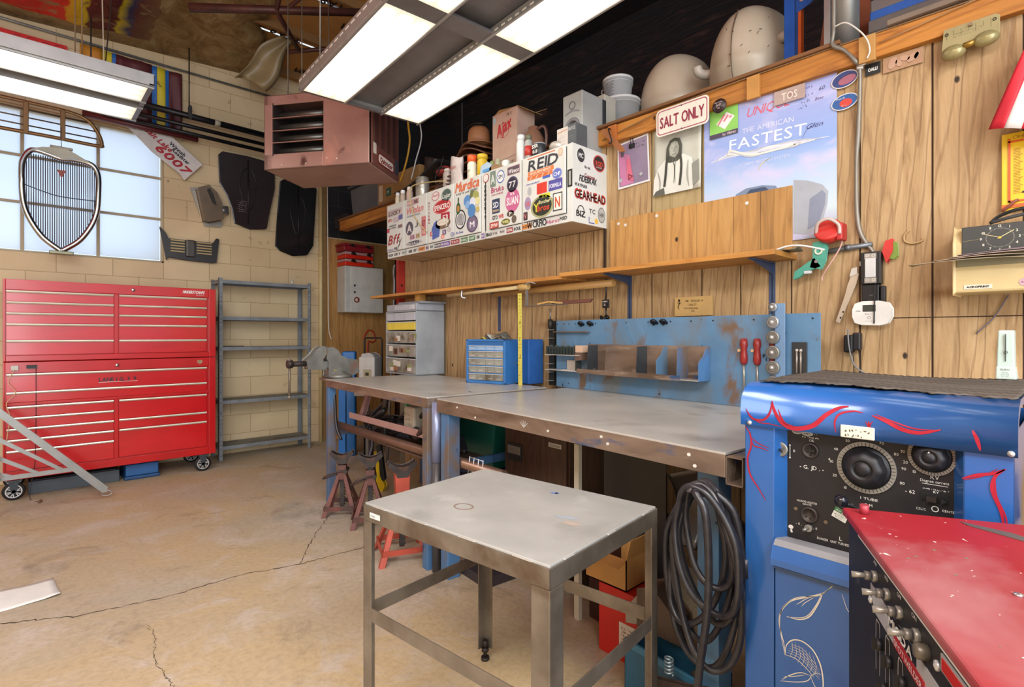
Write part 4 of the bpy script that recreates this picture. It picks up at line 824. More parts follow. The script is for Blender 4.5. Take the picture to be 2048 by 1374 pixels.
sticker(wc, 'r', X(2.355)-.01, .002, X(2.201), .055, None, (('WCRFIO', .5, .1, .8, K1, 1),), y=-.0002); sticker(wc, 'r', 1.87, .01, 1.97, .04, None, (('Hurst', .5, .1, .7, 'c86088:.5', 1, .2),), y=-.0002); sticker(wc, 'r', 1.975, .015, 2.03, .04, None, (('MSD', .5, .1, .8, K1, 1, .2),), y=-.0002)
sticker(wc, 'r', 2.036, .20, 2.072, .30, None, ex=lambda m, x, z, w, h, y: (m.box(x, x+w, y, y+.001, z, z+h, K1), m.box(x+w*.3, x+w*.7, y-.0005, y, z+h*.1, z+h*.9, 'a8a8a0:.5')), y=0)
# right end panel (faces towards the camera): local x of the sticker runs away from the viewer
TE = Matrix.Translation((CW+.0022, .0, 0)) @ Matrix.Rotation(rad(90), 4, 'Z')
def es(*a, **k): return sticker(wc, *a, y=-.001, T=TE, **k)
es('o', .035, .345, .115, .44, '38383c:.5', (('MC', .5, .35, .3, 'e0e0e0:.5', .5),), 'd8d8d4:.5'); es('o', .19, .33, .30, .43, '30282c:.5', (('ROD', .5, .35, .3, 'e05038:.5', .6), ('SHOP', .5, .2, .12, 'd8a8a0:.5', .5)), 'b84040:.5'); es('r', .11, .325, .16, .345, None, (('bz', .5, .1, .8, K1, 1),))
es('r', .06, .235, .22, .305, None, (('FiDEBRAK', .5, .1, .55, K1, 1, .15), ('Custom', .6, .5, .4, '903c44:.5', .6))); es('r', .02, .205, .13, .235, None, (('WAYMAN', .5, .1, .7, K1, 1, -.05),))
es('r', .02, .115, .31, .21, None, (('GEARHEAD', .5, .25, .62, 'c83c2c:.5', 1.0, -.05), ('GEARHEAD', .5, .3, .5, K1, .96, -.05)))
es('r', .03, .03, .12, .09, None, (('BIZ', .5, .1, .6, K1, .9),), ex=lambda m, x, z, w, h, y: m.ring(x+w/2, z+h*.7, w*.28, w*.34, y-.0003, y, K1)); es('r', .15, .065, .21, .10, None, (('TC', .5, .1, .8, '505054:.5', .9),)); es('r', .15, .012, .20, .045, None, ex=lambda m, x, z, w, h, y: m.ribbon([(x, z+h), (x, z), (x+w, z)], .006, y, '3850a0:.5', False, 0)); es('o', .235, .025, .305, .12, 'b4b4b0:.5', (('HW', .5, .35, .3, '505054:.5', .6),), '808080:.5'); es('o', .205, .012, .235, .045, 'e0b040:.5')
MB().tube([(1.30, -.03, .47), (1.05, .0, .52), (.83, -.02, .53), (.81, -.03, .45), (.87, -.035, .30), (.97, -.04, .20), (1.06, -.035, .13)], .005, 'b8a478:.5', 8, 6).build('hanging_strap', label='thin tan strap hanging over the front of the sticker cabinet', cat='strap', loc=(2.32, 4.47, 1.903), rz=-90)
# ---------------------------------------------------------------- things on top of the cabinet
TZ = 2.3535
def can(v, u, h, r_, body, cap, label, kind='spray_can', caph=.03, grp=None, txt=None, band=None, dome=True):
    t = thing(kind, label, 'can' if 'can' in kind else 'bottle', (u, v, TZ), -90, grp)
    b = MB(); b.lathe([(r_*.94, 0), (r_, .004), (r_, h-caph-.018), (r_*.8, h-caph-.004), (r_*.78, h-caph)], (0, 0, 0), body, 'z', 24)
    if band: b.lathe([(r_+.0006, h*.15), (r_+.0006, h*.55)], (0, 0, 0), band, 'z', 24)
    if txt: b.T = Matrix.Identity(4); b.text(txt, 0, h*.3, r_*.5, -r_-.001, K1, w=r_*1.1, align='c'); b.scrawl(-r_*.5, h*.12, r_, r_*.8, -r_-.001, K1, 3, .001, 2)
    b.build('body', t)
    c = MB(); c.lathe([(r_*.80, h-caph), (r_*.80, h-.006), (r_*.7, h), (0, h)] if dome else [(r_*.99, h-caph), (r_*.99, h-.002), (r_*.9, h), (0, h)], (0, 0, 0), cap, 'z', 24); c.build('cap', t); return t
can(3.96, 2.36, .10, .022, 'd8ccb4:.6', 'e8e8e8:.4', 'leftmost small cream bottle with white cap on the sticker cabinet', 'bottle')
can(3.88, 2.36, .105, .024, 'b8a898:.6', 'f0f0f0:.4', 'small beige bottle with white cap, second from the left on the sticker cabinet', 'bottle')
can(3.79, 2.37, .115, .028, 'c8b0a8:.6', 'e8dcd4:.4', 'pinkish plastic bottle beside the steel can on the sticker cabinet', 'bottle')
can(3.63, 2.39, .16, .055, 'b8b4ac:.3:.6', 'a8a8a4:.3:.6', 'tall bare aluminium can standing on the left of the sticker cabinet', 'metal_can', .004, dome=False)
can(3.33, 2.43, .17, .045, 'b4a8a4:.3', 'd8d0c8:.5', 'grey plastic bottle behind the tan strap on the cabinet', 'bottle', .02)
m = MB(); m.grid(lambda a, b: (math.cos(a*6.28)*(.065+.005*math.sin(a*25+b*8)), math.sin(a*6.28)*(.033+.004*math.sin(a*19)), b*(.20+.012*math.sin(a*12))), 28, 8, 'c8bcb8:.3'); m.text('Ajax', -.03, .11, .03, -.042, 'b03030:.5', w=.07, slant=.2).scrawl(-.04, .03, .08, .06, -.042, '6a5a58:.5', 4, .0015, 4); m.build('plastic_bag', label='crumpled clear plastic bag with red print on the cabinet', cat='bag', loc=(2.372, 3.15, TZ), rz=-90)
can(2.98, 2.38, .175, .035, 'e8e2d0:.5', 'f0642c:.4', 'white spray can with bright orange cap on the sticker cabinet', caph=.045, txt='RUST', dome=False)
can(2.89, 2.40, .165, .038, 'd8b42c:.4', 'e0bc34:.4', 'solid yellow spray can next to the orange-capped can', caph=.03, dome=False)
m = MB(); m.prism([(-.06, 0), (.06, 0), (.055, .05), (.02, .075), (-.05, .06)], 0, .04, 'b4cce0:.5').box(-.03, .04, -.002, 0, .01, .03, '5c9cd8:.5').build('plastic_pouch', label='pale blue plastic packet behind the cabinet edge near the yellow can', cat='packet', loc=(2.345, 2.79, TZ), rz=-90, bevel=.006)
for k, (v, c) in enumerate(((2.76, '8a9058:.4'), (2.70, 'a8a88c:.4'))): MB().lathe([(.02, 0), (.022, .055), (.015, .06), (.016, .08), (.01, .086), (0, .086)], (0, 0, 0), c, 'z', 16).build('jar', label=('small olive green jar' if k == 0 else 'small pale jar')+' between the yellow can and the carton', cat='jar', loc=(2.38, v, TZ))
# leather seats / saddles stacked
for k in range(7):
    u, v, z = 2.505, 3.33-.045*k, 2.385+.040*k; rr = .30-.018*k
    a = rng(-6, 6)
    m = MB(); m.grid(lambda s, t, rr=rr, k=k: ((s-.5)*2*rr, (t-.5)*.24*(1-abs(s-.5)*.7), .022*math.cos((s-.5)*2.6)*math.cos((t-.5)*2.2)+.02*math.sin(s*5+k)-.03*abs(s-.5)**2*4), 26, 10, 'leather')
    m.build('leather_hat', label=('lowest', 'second', 'third', 'fourth', 'fifth', 'sixth', 'topmost')[k]+(' from the bottom' if 0 < k < 6 else '')+' of the seven wavy brown leather hats stacked on the cabinet', cat='hat', group='stacked brown leather hats', loc=(u, v, z), rz=-90+a, thick=.010)
t = thing('tan_hat', 'tan felt hat with crown resting on the leather hat stack', 'hat', (2.505, 3.055, 2.645), -90)
MB().lathe([(.09, .02), (.11, .012), (.12, .0), (.11, .004), (.09, .012)], (0, 0, 0), 'leather_tan', 'z', 32).build('brim', t)
MB().lathe([(.085, .01), (.083, .06), (.078, .11), (.06, .135), (.03, .125), (0, .12)], (0, 0, 0), 'leather_tan', 'z', 32).build('crown', t); MB().tube([(-.08, -.02, .12), (-.05, -.07, .135), (.04, -.075, .14), (.08, -.03, .14)], .004, 'blk', 8, 5).build('cord', t)
# ear defenders, dark hat on the left
t = thing('ear_defenders', 'red ear defenders with black headband on the left of the cabinet', 'ear defenders', (2.50, 3.49, 2.50), -90)
MB().lathe([(0, -.03), (.05, -.028), (.06, -.01), (.06, .01), (.04, .03), (0, .032)], (0, 0, .06), '9c3c3c:.4', 'z', 20, 1.4, 1).build('ear_cup', t); MB().tube([(-.08, -.03, .04), (-.03, -.06, .062), (.04, -.06, .066), (.09, -.02, .05)], .008, 'blk', 8, 5).build('headband', t); MB().tube([(.05, -.04, .16), (.03, -.06, .06), (-.02, -.07, .0), (.03, -.08, -.06), (.05, -.08, -.08)], .005, 'blk', 8, 5).build('cord', t)
MB().grid(lambda a, b: ((a-.5)*.62, (b-.5)*.22, .06+.15*a*a-.04*abs(b-.5)), 16, 6, '2c2a2a:.35').build('sheet_offcut', label='curved dark sheet lying over the cans at the left of the cabinet', cat='sheet', loc=(2.52, 3.80, 2.45), rz=-90, thick=.008)
# carton, jug, cans, speaker, small boxes
t = thing('carton', 'tall beige cardboard carton with red script logo on the cabinet', 'box', (2.46, 2.85, TZ), -90)
m = MB(); m.box(0, .25, 0, .17, 0, .44, 'card_pink').build('carton_body', t, bevel=.002)
m = MB(); m.prism([(0, .44), (.06, .47), (.25, .44)], .01, .012, 'cardboard').add([(0, .17, .44), (.25, .17, .44), (.27, .27, .49), (.0, .27, .49)], [(0, 1, 2, 3)], 'cardboard').add([(.25, 0, .44), (.25, .17, .44), (.32, .17, .40), (.32, 0, .40)], [(0, 1, 2, 3)], 'cardboard').build('flap', t, thick=.003)
m = MB(); m.text('Ajax', .05, .27, .085, -.001, 'b8202c:.5', w=.15, rot=.3, slant=.3, bold=.004).ring(.12, .31, .05, .053, -.001, -.0005, 'b8202c:.5', 30).text('ABS TC', .15, .40, .018, -.001, '3a2c28:.5', w=.05).ribbon([(.02, .10), (.24, .115)], .002, -.001, '4a3a34:.5', False, 0).ribbon([(.02, .03), (.24, .04)], .002, -.001, '4a3a34:.5', False, 0).text('Z ABS KIT', .04, .055, .03, -.001, '4a3a34:.5', w=.18).box(.01, .03, -.001, 0, .38, .42, '9cc8d8:.5'); m.build('print', t)
t = thing('jug', 'brown glazed jug with a loop handle on the cabinet', 'jug', (2.50, 2.48, TZ), -90)
MB().lathe([(.075, 0), (.085, .02), (.085, .13), (.07, .19), (.045, .235), (.035, .25), (.036, .265), (.028, .27), (0, .27)], (0, 0, 0), '8a6450:.3', 'z', 32).build('body', t); MB().lathe([(.0858, .03), (.0858, .12)], (0, 0, 0), '8c8c94:.4', 'z', 32).build('label_band', t); MB().tube([(.035, 0, .245), (.09, 0, .25), (.115, 0, .20), (.11, 0, .12), (.085, 0, .09)], .010, '5c3c34:.3', 10, 6).build('handle', t)
can(2.46, 2.365, .175, .031, 'dcdcdc:.4', 'e8e8e8:.4', 'tall plain white bottle in front of the beige carton', 'bottle', .035)
can(2.392, 2.365, .155, .025, 'a8a8a4:.35', '6a6e58:.4', 'grey and red spray can beside the tall white bottle', caph=.03, band='c03830:.4')
m = can(2.30, 2.37, .08, .04, '2e3034:.4', '9aa0a8:.4', 'short black and white can with bold lettering on the cabinet', 'metal_can', .006, dome=False); MB().text('SSR', 0, .045, .022, -.0415, K2, w=.05, align='c', bold=.001).text('0.8', 0, .014, .02, -.0415, K2, w=.04, align='c', bold=.001).build('lettering', m)
t = thing('tape_roll', 'crinkled silver ball of tape on the cabinet behind the small can', 'tape', (2.41, 2.17, TZ)); MB().lathe([(0, 0), (.05, .01), (.06, .03), (.05, .055), (.02, .065), (0, .066)], (0, 0, 0), 'c0b8b0:.35:.3', 'z', 14, 1.2, 1).build('roll', t)
MB().lathe([(.03, 0), (.032, .01), (.028, .05), (.02, .056), (0, .056)], (0, 0, 0), 'e0e0dc:.4', 'z', 20).build('plastic_cup', label='small white plastic cup on the cabinet near the bent card', cat='cap', loc=(2.38, 2.62, TZ)); MB().prism([(-.12, 0), (.10, .0), (.10, .004), (0, .045), (-.02, .047), (-.12, .005)], 0, .08, '9a7858:.6').build('folded_card', label='bent brown card lying at the front edge of the cabinet', cat='card', loc=(2.345, 2.69, TZ), rz=-90)
t = thing('speaker', 'silver grey upright loudspeaker with round bass port on the cabinet', 'speaker', (2.46, 2.19, TZ), -90)
MB().box(0, .155, 0, .20, 0, .36, 'a4a4a2:.35').build('enclosure', t, bevel=.008, seg=3); m = MB(); m.lathe([(.060, .0), (.055, -.003), (.04, .0), (.028, .02), (0, .03)], (.078, -.001, .15), '7c7c80:.25:.3', 'y', 36); m.build('bass_cone', t); MB().ring(.078, .285, .02, .024, -.003, 0, '5c5c60:.3', 28).build('volume_ring', t); MB().prism([(.02, .235), (.078, .25), (.135, .235), (.13, .245), (.078, .262), (.026, .245)], -.002, 0, '7a7a7e:.3').build('trim', t); MB().box(.0, .155, .2, .235, .0, .36, '2c3038:.5').build('back_panel', t, bevel=.004)
t = thing('small_box', 'small white and dark grey product box at the right end of the cabinet', 'box', (2.37, 2.155, TZ), -90)
MB().box(0, .085, 0, .10, 0, .125, 'd8d0c8:.5').build('box_front', t, bevel=.001); MB().box(.0855, .15, .0, .10, 0, .13, '54585c:.5').build('box_side', t, bevel=.001); MB().ribbon([(.005, .10), (.08, .108)], .004, -.001, 'd8885c:.5', False, 0).scrawl(.01, .02, .06, .06, -.001, '9a8c88:.5', 3, .0015, 3).text('BOSS', .092, .095, .02, -.001, 'd8d8d8:.5', w=.05).scrawl(.09, .03, .05, .04, -.001, 'a8a8a8:.5', 6, .001, 3).build('print', t)
m = MB(); m.tube([(0, 0, .12), (.02, -.05, .10), (.05, -.06, .02), (.0, -.02, .03)], .004, 'blk', 6, 5).build('cord', label='short black cord tangle beside the small grey box', cat='cord', loc=(2.60, 1.93, 2.36), rz=-90)
MB().prism([(0, .085), (.015, .09), (.10, .0), (.15, -.055), (.155, -.07), (.135, -.07), (.09, -.02)], 0, .012, '9c6038:.5').build('boomerang', label='varnished bent wooden piece hanging off the beam right of the cabinet', cat='handle', loc=(2.56, 1.97, 2.385), rz=-90, bevel=.005)
# ---------------------------------------------------------------- on the loft deck
DZ = 2.53
t = thing('storage_tote', 'grey plastic storage tote on the loft deck under the heater', 'tote', (2.70, 5.55, DZ), -90)
MB().tbox((.03, .60, .02, .40, 0), (0, .64, 0, .42, .33), 'tote_grey').build('tub', t, bevel=.02, seg=3); MB().box(-.02, .66, -.02, .44, .33, .36, '4c5058:.4').build('lid', t, bevel=.008)
MB().box(0, .30, 0, .30, 0, .13, '2a2226:.6').build('black_bin', label='low black box beside the grey tote at the end of the loft deck', cat='box', loc=(2.68, 5.60, DZ-.05), rz=0, bevel=.004)
t = thing('carton', 'brown cardboard box with green label behind the sticker cabinet', 'box', (2.68, 4.88, DZ), -90); MB().box(0, .75, 0, .4, 0, .28, 'cardboard').build('carton_body', t, bevel=.003); MB().box(.16, .26, -.001, 0, .09, .17, '2c5c44:.6').box(.02, .09, -.001, 0, .06, .22, 'd8ccb4:.6').text('M', .18, .11, .04, -.002, 'd8e0c8:.5').scrawl(.03, .08, .05, .12, -.002, '5a4a3a:.6', 3, .0015, 5).build('label_sticker', t)
MB().grid(lambda a, b: (a*.5, .1*math.sin(a*3), .05+b*.30*(1-.5*a)), 12, 6, '3c2e28:.6').build('dark_cloth', label='dark brown cloth draped beside the cardboard box on the deck', cat='cloth', loc=(2.72, 4.10, DZ), rz=-90, thick=.02)
MB().tbox((0, .25, 0, .3, 0), (.02, .25, .02, .3, .22), '2e3440:.5').build('dark_case', label='dark blue-grey rounded case on the loft behind the cans', cat='case', loc=(3.15, 4.42, DZ+.0), rz=-90, bevel=.03)
for x, c, n, d_ in ((2.62, 'd8a02c:.5', 'yellow extension cord hanging behind the heater', .0), (2.66, 'd8d8d4:.4', 'white cable hanging behind the heater', .10)):
    MB().tube([(0, .08, 1.485), (0, .02, 1.1), (0, 0, .62), (.03-.0*d_, 0, .40), (-.03-d_*.3, 0, .22), (-.14, 0, .06)], .009-.003*(d_ > 0), c, 8, 6).build('extension_cord', label=n, cat='cord', loc=(x, 4.22-d_*1.3, 2.62), rz=-90)
t = thing('cardboard_case', 'printed white and blue carton on the loft deck beside the speaker', 'box', (2.70, 2.245, DZ), -90); MB().box(0, .19, 0, .12, 0, .235, 'c4bfb0:.6').build('carton_body', t, bevel=.003)
m = MB()
for k in range(8): m.box(.012+.02*k, .022+.02*k, -.001, 0, .02+.02*(k % 3), .06+.02*(k*3 % 7), ('7c80b8:.5', '9c9480:.5', '888c98:.5')[k % 3])
m.box(.0, .13, -.001, 0, .14, .15, '8888a8:.5').box(.02, .10, -.001, 0, .17, .205, '9a98a8:.5').box(.12, .14, -.0012, 0, .1, .19, 'c8a850:.5'); m.build('print', t)
def bucket(v, u, z, r0, r1, h, c, lab, handle=True):
    t = thing('bucket', lab, 'bucket', (u, v, z), -90); MB().lathe([(r0, 0), (r1, h-.03), (r1+.006, h-.03), (r1+.006, h-.02), (r1, h-.02), (r1+.004, h), (r1-.004, h), (r0-.004, .01), (0, .01)], (0, 0, 0), c, 'z', 36).build('pail', t)
    MB().lathe([(r1+.007, h-.006), (r1+.007, h+.008), (r1-.01, h+.01), (0, h+.01)], (0, 0, 0), 'e0e2e2:.4', 'z', 36).build('lid', t)
    return t
bucket(2.12, 2.965, DZ, .108, .125, .27, 'b8b8b8:.4', 'large pale grey plastic bucket on the loft deck')
q = bucket(2.14, 2.96, DZ+.282, .085, .095, .14, 'b8bcc0:.4', 'small measuring pail standing on the grey bucket')
m = MB()
for k in range(9): m.box(-.03, .02 if k % 2 else .035, -.095, -.094, .02+.011*k, .022+.011*k, '5a5a60:.5')
m.build('scale_print', q); MB().tube([(-.09, 0, .12), (-.13, 0, .125), (-.13, 0, .10), (-.095, 0, .09)], .005, 'c8ccd0:.4', 8, 4).build('handle', q)
MB().lathe([(.05, 0), (.06, .03), (.055, .08), (.03, .12), (0, .125)], (0, 0, 0), '3a3a38:.3', 'z', 20).tube([(.02, 0, .11), (.08, 0, .12), (.10, 0, .05), (.06, 0, .02)], .012, '3a3a38:.3', 8, 5).build('dark_jug', label='dark jug behind the grey buckets on the loft', cat='jug', loc=(3.10, 2.12, DZ))
# two moulded scoops
def scoop(v, u, w, h, dep, lab, seam=False):
    t = thing('fiberglass_scoop', lab, 'scoop', (u, v, DZ), -90)
    def f(a, b):
        ang = math.pi*a; z = b; prof = (1-max(0, (z-.30)/.70)**2.6)**.5 if z > .30 else 1
        wz = w/2*(.90+.10*min(1, z*3)) * max(prof, 0)
        return (-wz*math.cos(ang), dep*.5-dep*1.0*math.sin(ang)*max(prof, 0)**.8*(.6+.4*min(1, (z+.1)*2.2)), z*h)
    MB().grid(f, 32, 34, 'fiberglass').build('shell', t, thick=.006); MB().grid(lambda a, b: ((a-.5)*w*.97*(1-max(0, (b-.30)/.70)**2.6)**.5 if b > .3 else (a-.5)*w*.9, dep*.5, b*h*.99), 12, 20, '8a7c6c:.5').build('back_shell', t, thick=.004)
    if seam: MB().tube([(.0, -dep*.30, .01), (.0, -dep*.52, h*.3), (0, -dep*.5, h*.6), (0, -dep*.25, h*.88)], .003, '6a5848:.5', 6, 6).build('seam', t)
    return t
scoop(1.84, 3.10, .50, .56, .30, 'smooth beige fiberglass scoop standing on the loft, left of the pair')
s2 = scoop(1.30, 2.98, .47, .58, .30, 'taller scuffed beige fiberglass scoop with pipe stubs on the loft', True)
m = MB(); m.tube([(-.19, 0, .25), (-.225, -.02, .25), (-.245, -.05, .262), (-.25, -.06, .29)], .027, 'c8c0b4:.4', 16, 4); m.build('pipe_stub', s2)
MB().cyl((.19, 0, .30), (.262, -.01, .305), .028, 'd4d0cc:.4').build('pipe_stub', s2)
m = MB()
r = random.Random(2)
for k in range(16):
    x, z = r.uniform(-.15, .17), r.uniform(.03, .42); q = r.uniform(.008, .02); a = r.uniform(0, 3); yy = -.155-.0*z
    # scratches follow the shell
    ang = math.acos(max(-1, min(1, -x/.225))); yy = .15-.3*math.sin(ang)*(.6+.4*min(1, (z/.58+.1)*2.2))-.003
    m.ribbon([(x, z), (x+q*math.cos(a), z+q*math.sin(a))], .003, yy, '3a281c:.6', False, 0)
m.build('scratch', s2)
# blue rack upright, duct, stacked boards and cases at the right end of the loft
t = thing('rack_upright', 'bright blue steel rack upright beside the taller scoop on the loft', 'rack', (2.82, 1.0, DZ), -90); RB = '1c5cb8:.35:.1'
MB().box(-.03, .02, 0, .04, 0, 1.1, RB).build('post', t, bevel=.003); MB().box(.021, .036, 0, .05, 0, 1.1, '14427c:.4').build('side_flange', t, bevel=.002); MB().prism([(.03, .31), (.09, .33), (.28, .46), (.28, .50), (.10, .43), (.03, .40)], -.003, .0, RB).build('brace', t, bevel=.001); MB().cyl((.055, -.006, .365), (.055, -.002, .365), .011, 'd0d0cc:.3:.7', n=8).build('bolt', t); MB().box(.037, .05, .0, .04, .1, 1.1, 'c8581c:.5').build('orange_strip', t)
t = thing('duct', 'galvanised vertical duct rising above the beam on the right', 'duct', (2.72, .73, 2.50), -90); MB().lathe([(.052, 0.02), (.052, 1.3)], (0, 0, 0), 'galv', 'z', 28).build('pipe', t); MB().box(-.075, -.05, -.045, .05, 0.01, 1.3, 'galv').build('side_flange', t)
for k, (z, c, dpt) in enumerate(((0, '5c5a58:.4:.5', .0), (.062, '6c6a68:.4:.5', .02), (.125, '2458a8:.4', .05), (.17, '7c7876:.4:.5', .06))):
    MB().box(0, .38-.02*k, dpt, .35, 0, .055-.012*(k == 2), c).build('sheet_offcut', label=('lowest grey', 'second lowest grey', 'blue', 'topmost grey')[k]+' flat panel in the stack right of the duct', cat='panel', group='panels stacked on the loft', loc=(2.76, .66, DZ+.002+z), rz=-90, bevel=.004)
t = thing('black_case', 'black hard case with a latch on the loft at far right', 'case', (2.72, .27, DZ+.0), -90); MB().box(0, .9, 0, .4, .0, .5, '141418:.35').build('shell', t, bevel=.012); MB().tube([(.10, -.01, .085), (.12, -.02, .10), (.15, -.02, .10), (.165, -.01, .085)], .005, 'a8a088:.4:.6', 8, 4).build('latch', t)
MB().tbox((0, .3, 0, .2, 0), (.03, .22, .05, .2, .35), '8a4a30:.6').build('terracotta_box', label='rust coloured box behind the blue rack upright', cat='box', loc=(2.95, .93, DZ), rz=-90)
# ---------------------------------------------------------------- long wooden shelf on the plywood wall
def WT(name, lab, cat, v, z, off=0, grp=None): return thing(name, lab, cat, (WU-off, v, z), -90, grp)
t = WT('wall_shelf', 'long narrow wooden shelf running along the plywood wall', 'shelf', 4.49, 1.598)
MB().box(2.34, 3.58, -.268, 0, 0, .024, 'shelf_wood').build('board', t, bevel=.0015); MB().box(0, 2.35, -.262, 0, -.012, .010, 'shelf_wood').build('board', t, bevel=.0015)
MB().box(.68, .75, -.22, -.16, -.09, -.012, 'stud_wood').build('support_block', t, bevel=.001)
for x in (1.5, 2.66, 3.47):
    m = MB(); m.box(x-.014, x+.014, -.004, 0, -.30 if x > 2 else -.32, -.002, '4a5a7c:.4:.4').prism([(-.24, -.004), (-.24, -.010), (-.04, -.045), (-.004, -.06), (-.004, -.26), (0, -.30), (0, -.004)], x-.0015, x+.0015, '4a5a7c:.4:.4', 'x').box(x-.014, x+.014, -.24, 0, -.008 if x > 2.34 else -.018, -.002 if x > 2.34 else -.013, '4a5a7c:.4:.4')
    m.build('shelf_bracket', t)
t = WT('paper_scraps', 'crumpled dull plastic strip lying on the right end of the shelf', 'scrap', 1.16, 1.6225, .12)
MB().grid(lambda a, b: (a*.30, (b-.5)*.10, .004+.022*abs(math.sin(a*7))*math.sin(b*3.14)*a), 24, 6, '6e6c5c:.4').build('scrap', t, thick=.002)
MB().tube([(0, 0, 0), (.06, .0, .012), (.12, .0, .006), (.20, .01, -.02)], .004, 'e4e4e0:.4', 6, 5).build('wire_end', label='short white wire poking out past the right end of the shelf', cat='wire', loc=(WU-.16, .95, 1.63), rz=-90)
# ---------------------------------------------------------------- posters, signs and plates on the wall
PX = 1.362
t = WT('poster', 'large blue sky poster reading FASTEST behind the plywood board', 'poster', PX, 1.69, .006)
MB().box(0, .618, -.001, 0, 0, .74, 'sky_print').build('print_sheet', t)
m = MB()
m.text('FASTEST', .135, .492, .056, -.002, 'f0f4ff:.4', w=.36, rot=-.04).text('THE AMERICAN', .20, .560, .026, -.002, 'd8dcf4:.4', w=.24, rot=-.03).text('NEW RECORD SYSTEM.', .215, .40, .014, -.002, 'd8dcf4:.4', w=.21, rot=-.03).text('UNIQUE', .22, .635, .045, -.002, 'd86070:.4', w=.20, slant=.3)
m.build('poster_title', t)
m = MB()
for k in range(6): m.ribbon([(.04+.02*k, .455+.003*k), (.14, .462+.006*k), (.24, .455-.004*k+.012*(k%2)), (.33, .452+.012*math.sin(k)), (.44, .452-.004*k+.014*(k%2)), (.59-.03*k, .443)], .010, -.002-.0002*k, ('d4d8e8:.4', 'b8bcc8:.4', 'e4e0d4:.4')[k % 3])
m.ribbon([(.28, .36), (.295, .39), (.34, .41)], .005, -.002, 'c8c4a0:.4')
m.build('silver_streak', t)
m = MB(); m.prism([(.16, .24), (.17, .265), (.22, .285), (.30, .285), (.36, .27), (.375, .245)], -.002, -.001, '7c8ca8:.4').prism([(.22, .255), (.24, .275), (.31, .275), (.33, .255)], -.003, -.002, '40506c:.4').prism([(.44, .03), (.44, .28), (.50, .265), (.56, .235), (.585, .20), (.58, .14), (.555, .05), (.5, .02)], -.002, -.001, 'a8aeb8:.3').prism([(.50, .04), (.51, .18), (.56, .21), (.575, .19), (.57, .14), (.545, .06)], -.003, -.002, '8890a4:.3')
m.build('car_print', t)
m = MB(); m.text('Ruth L', .48, .685, .012, -.002, '4a4c88:.5', w=.04, slant=.3).text('60', .545, .66, .018, -.002, '3a3c70:.5', slant=.3).text('Basc', .53, .62, .014, -.002, '6a4c80:.5', slant=.3).scrawl(.46, .60, .06, .07, -.002, '5a5c90:.5', 8, .002, 3).text('Glen', .49, .50, .022, -.002, '4a4c80:.5', w=.07, slant=.5).ribbon([(.475, .46), (.50, .50), (.55, .52)], .002, -.002, '4a4c80:.5')
m.build('signature', t)
t = WT('street_sign', 'small cream sign with red border reading SALT ONLY', 'sign', 1.612, 2.336, .062)
def rr_(x0, z0, x1, z1, r, n=6):
    P = []
    for cx, cz, a0 in ((x1-r, z1-r, 0), (x0+r, z1-r, 90), (x0+r, z0+r, 180), (x1-r, z0+r, 270)):
        for k in range(n+1): a = rad(a0+90*k/n); P.append((cx+r*math.cos(a), cz+r*math.sin(a)))
    return P
MB().prism(rr_(0, 0, .305, .147, .025), -.003, 0, 'e0d8cc:.5').build('plate', t)
m = MB(); A, Bq = rr_(.008, .008, .297, .139, .02), rr_(.013, .013, .292, .134, .016); n = len(A); m.add([(x, -.0035, z) for x, z in A+Bq], [(i, (i+1) % n, n+(i+1) % n, n+i) for i in range(n)], '9c3450:.5'); m.build('border', t)
MB().text('SALT ONLY', .1525, .043, .062, -.004, '8c2440:.5', w=.255, align='c', bold=.0018).build('lettering', t)
m = MB()
for z in (.012, .135): m.cyl((.1525, -.0045, z), (.1525, -.003, z), .004, '3a2c28:.5', n=10)
m.build('bolt_hole', t)
t = WT('pinned_photo', 'colour photo of a pink car door clipped to the wall', 'photo', 1.915, 2.12, .006)
MB().T
m = MB(); m.add([(0, 0, .27), (.01, -.004, .0), (.225, 0, .01), (.215, -.002, .285)], [(0, 1, 2, 3)], 'e4e2e4:.4'); m.add([(.01, -.001, .262), (.018, -.005, .012), (.215, -.001, .02), (.206, -.003, .275)], [(0, 1, 2, 3)], '8c7c94:.4'); m.add([(.012, -.003, .22), (.03, -.006, .015), (.12, -.004, .02), (.09, -.004, .19)], [(0, 1, 2, 3)], 'c47ca4:.4'); m.prism([(.07, .17), (.09, .17), (.12, .03), (.075, .05)], -.007, -.006, 'd46c84:.4').box(.03, .05, -.007, -.006, .19, .24, '5a5460:.4').ring(.095, .06, .012, .022, -.0085, -.007, '7c2c3c:.4', 3).ell(.03, .05, .012, .012, -.008, -.006, 'b0acb4:.4').ell(.17, .06, .01, .01, -.008, -.004, 'b0acb4:.4').scrawl(.13, .22, .07, .04, -.0045, '5a5c64:.4', 5, .003, 2); m.build('photo_print', t)
MB().box(.09, .125, -.012, -.002, .225, .25, '28282c:.3:.5').tube([(.10, -.008, .25), (.105, -.02, .29), (.11, -.008, .30), (.118, -.008, .25)], .002, '28282c:.3:.5', 6, 4).build('clip', t)
t = WT('portrait_print', 'black and white portrait print of a seated person with long braids', 'photo', 1.662, 2.03, .008)
Gy = lambda h: h+':.5'
MB().grid(lambda a, b: (a*.285, -.012*max(0, a-.8)*5*(1-b)-.003*math.sin(a*5), b*.375), 14, 10, 'c4c4b8:.5').build('print_sheet', t, thick=.001)
m = MB(); m.T = Matrix.Diagonal((1, 1, .84, 1))
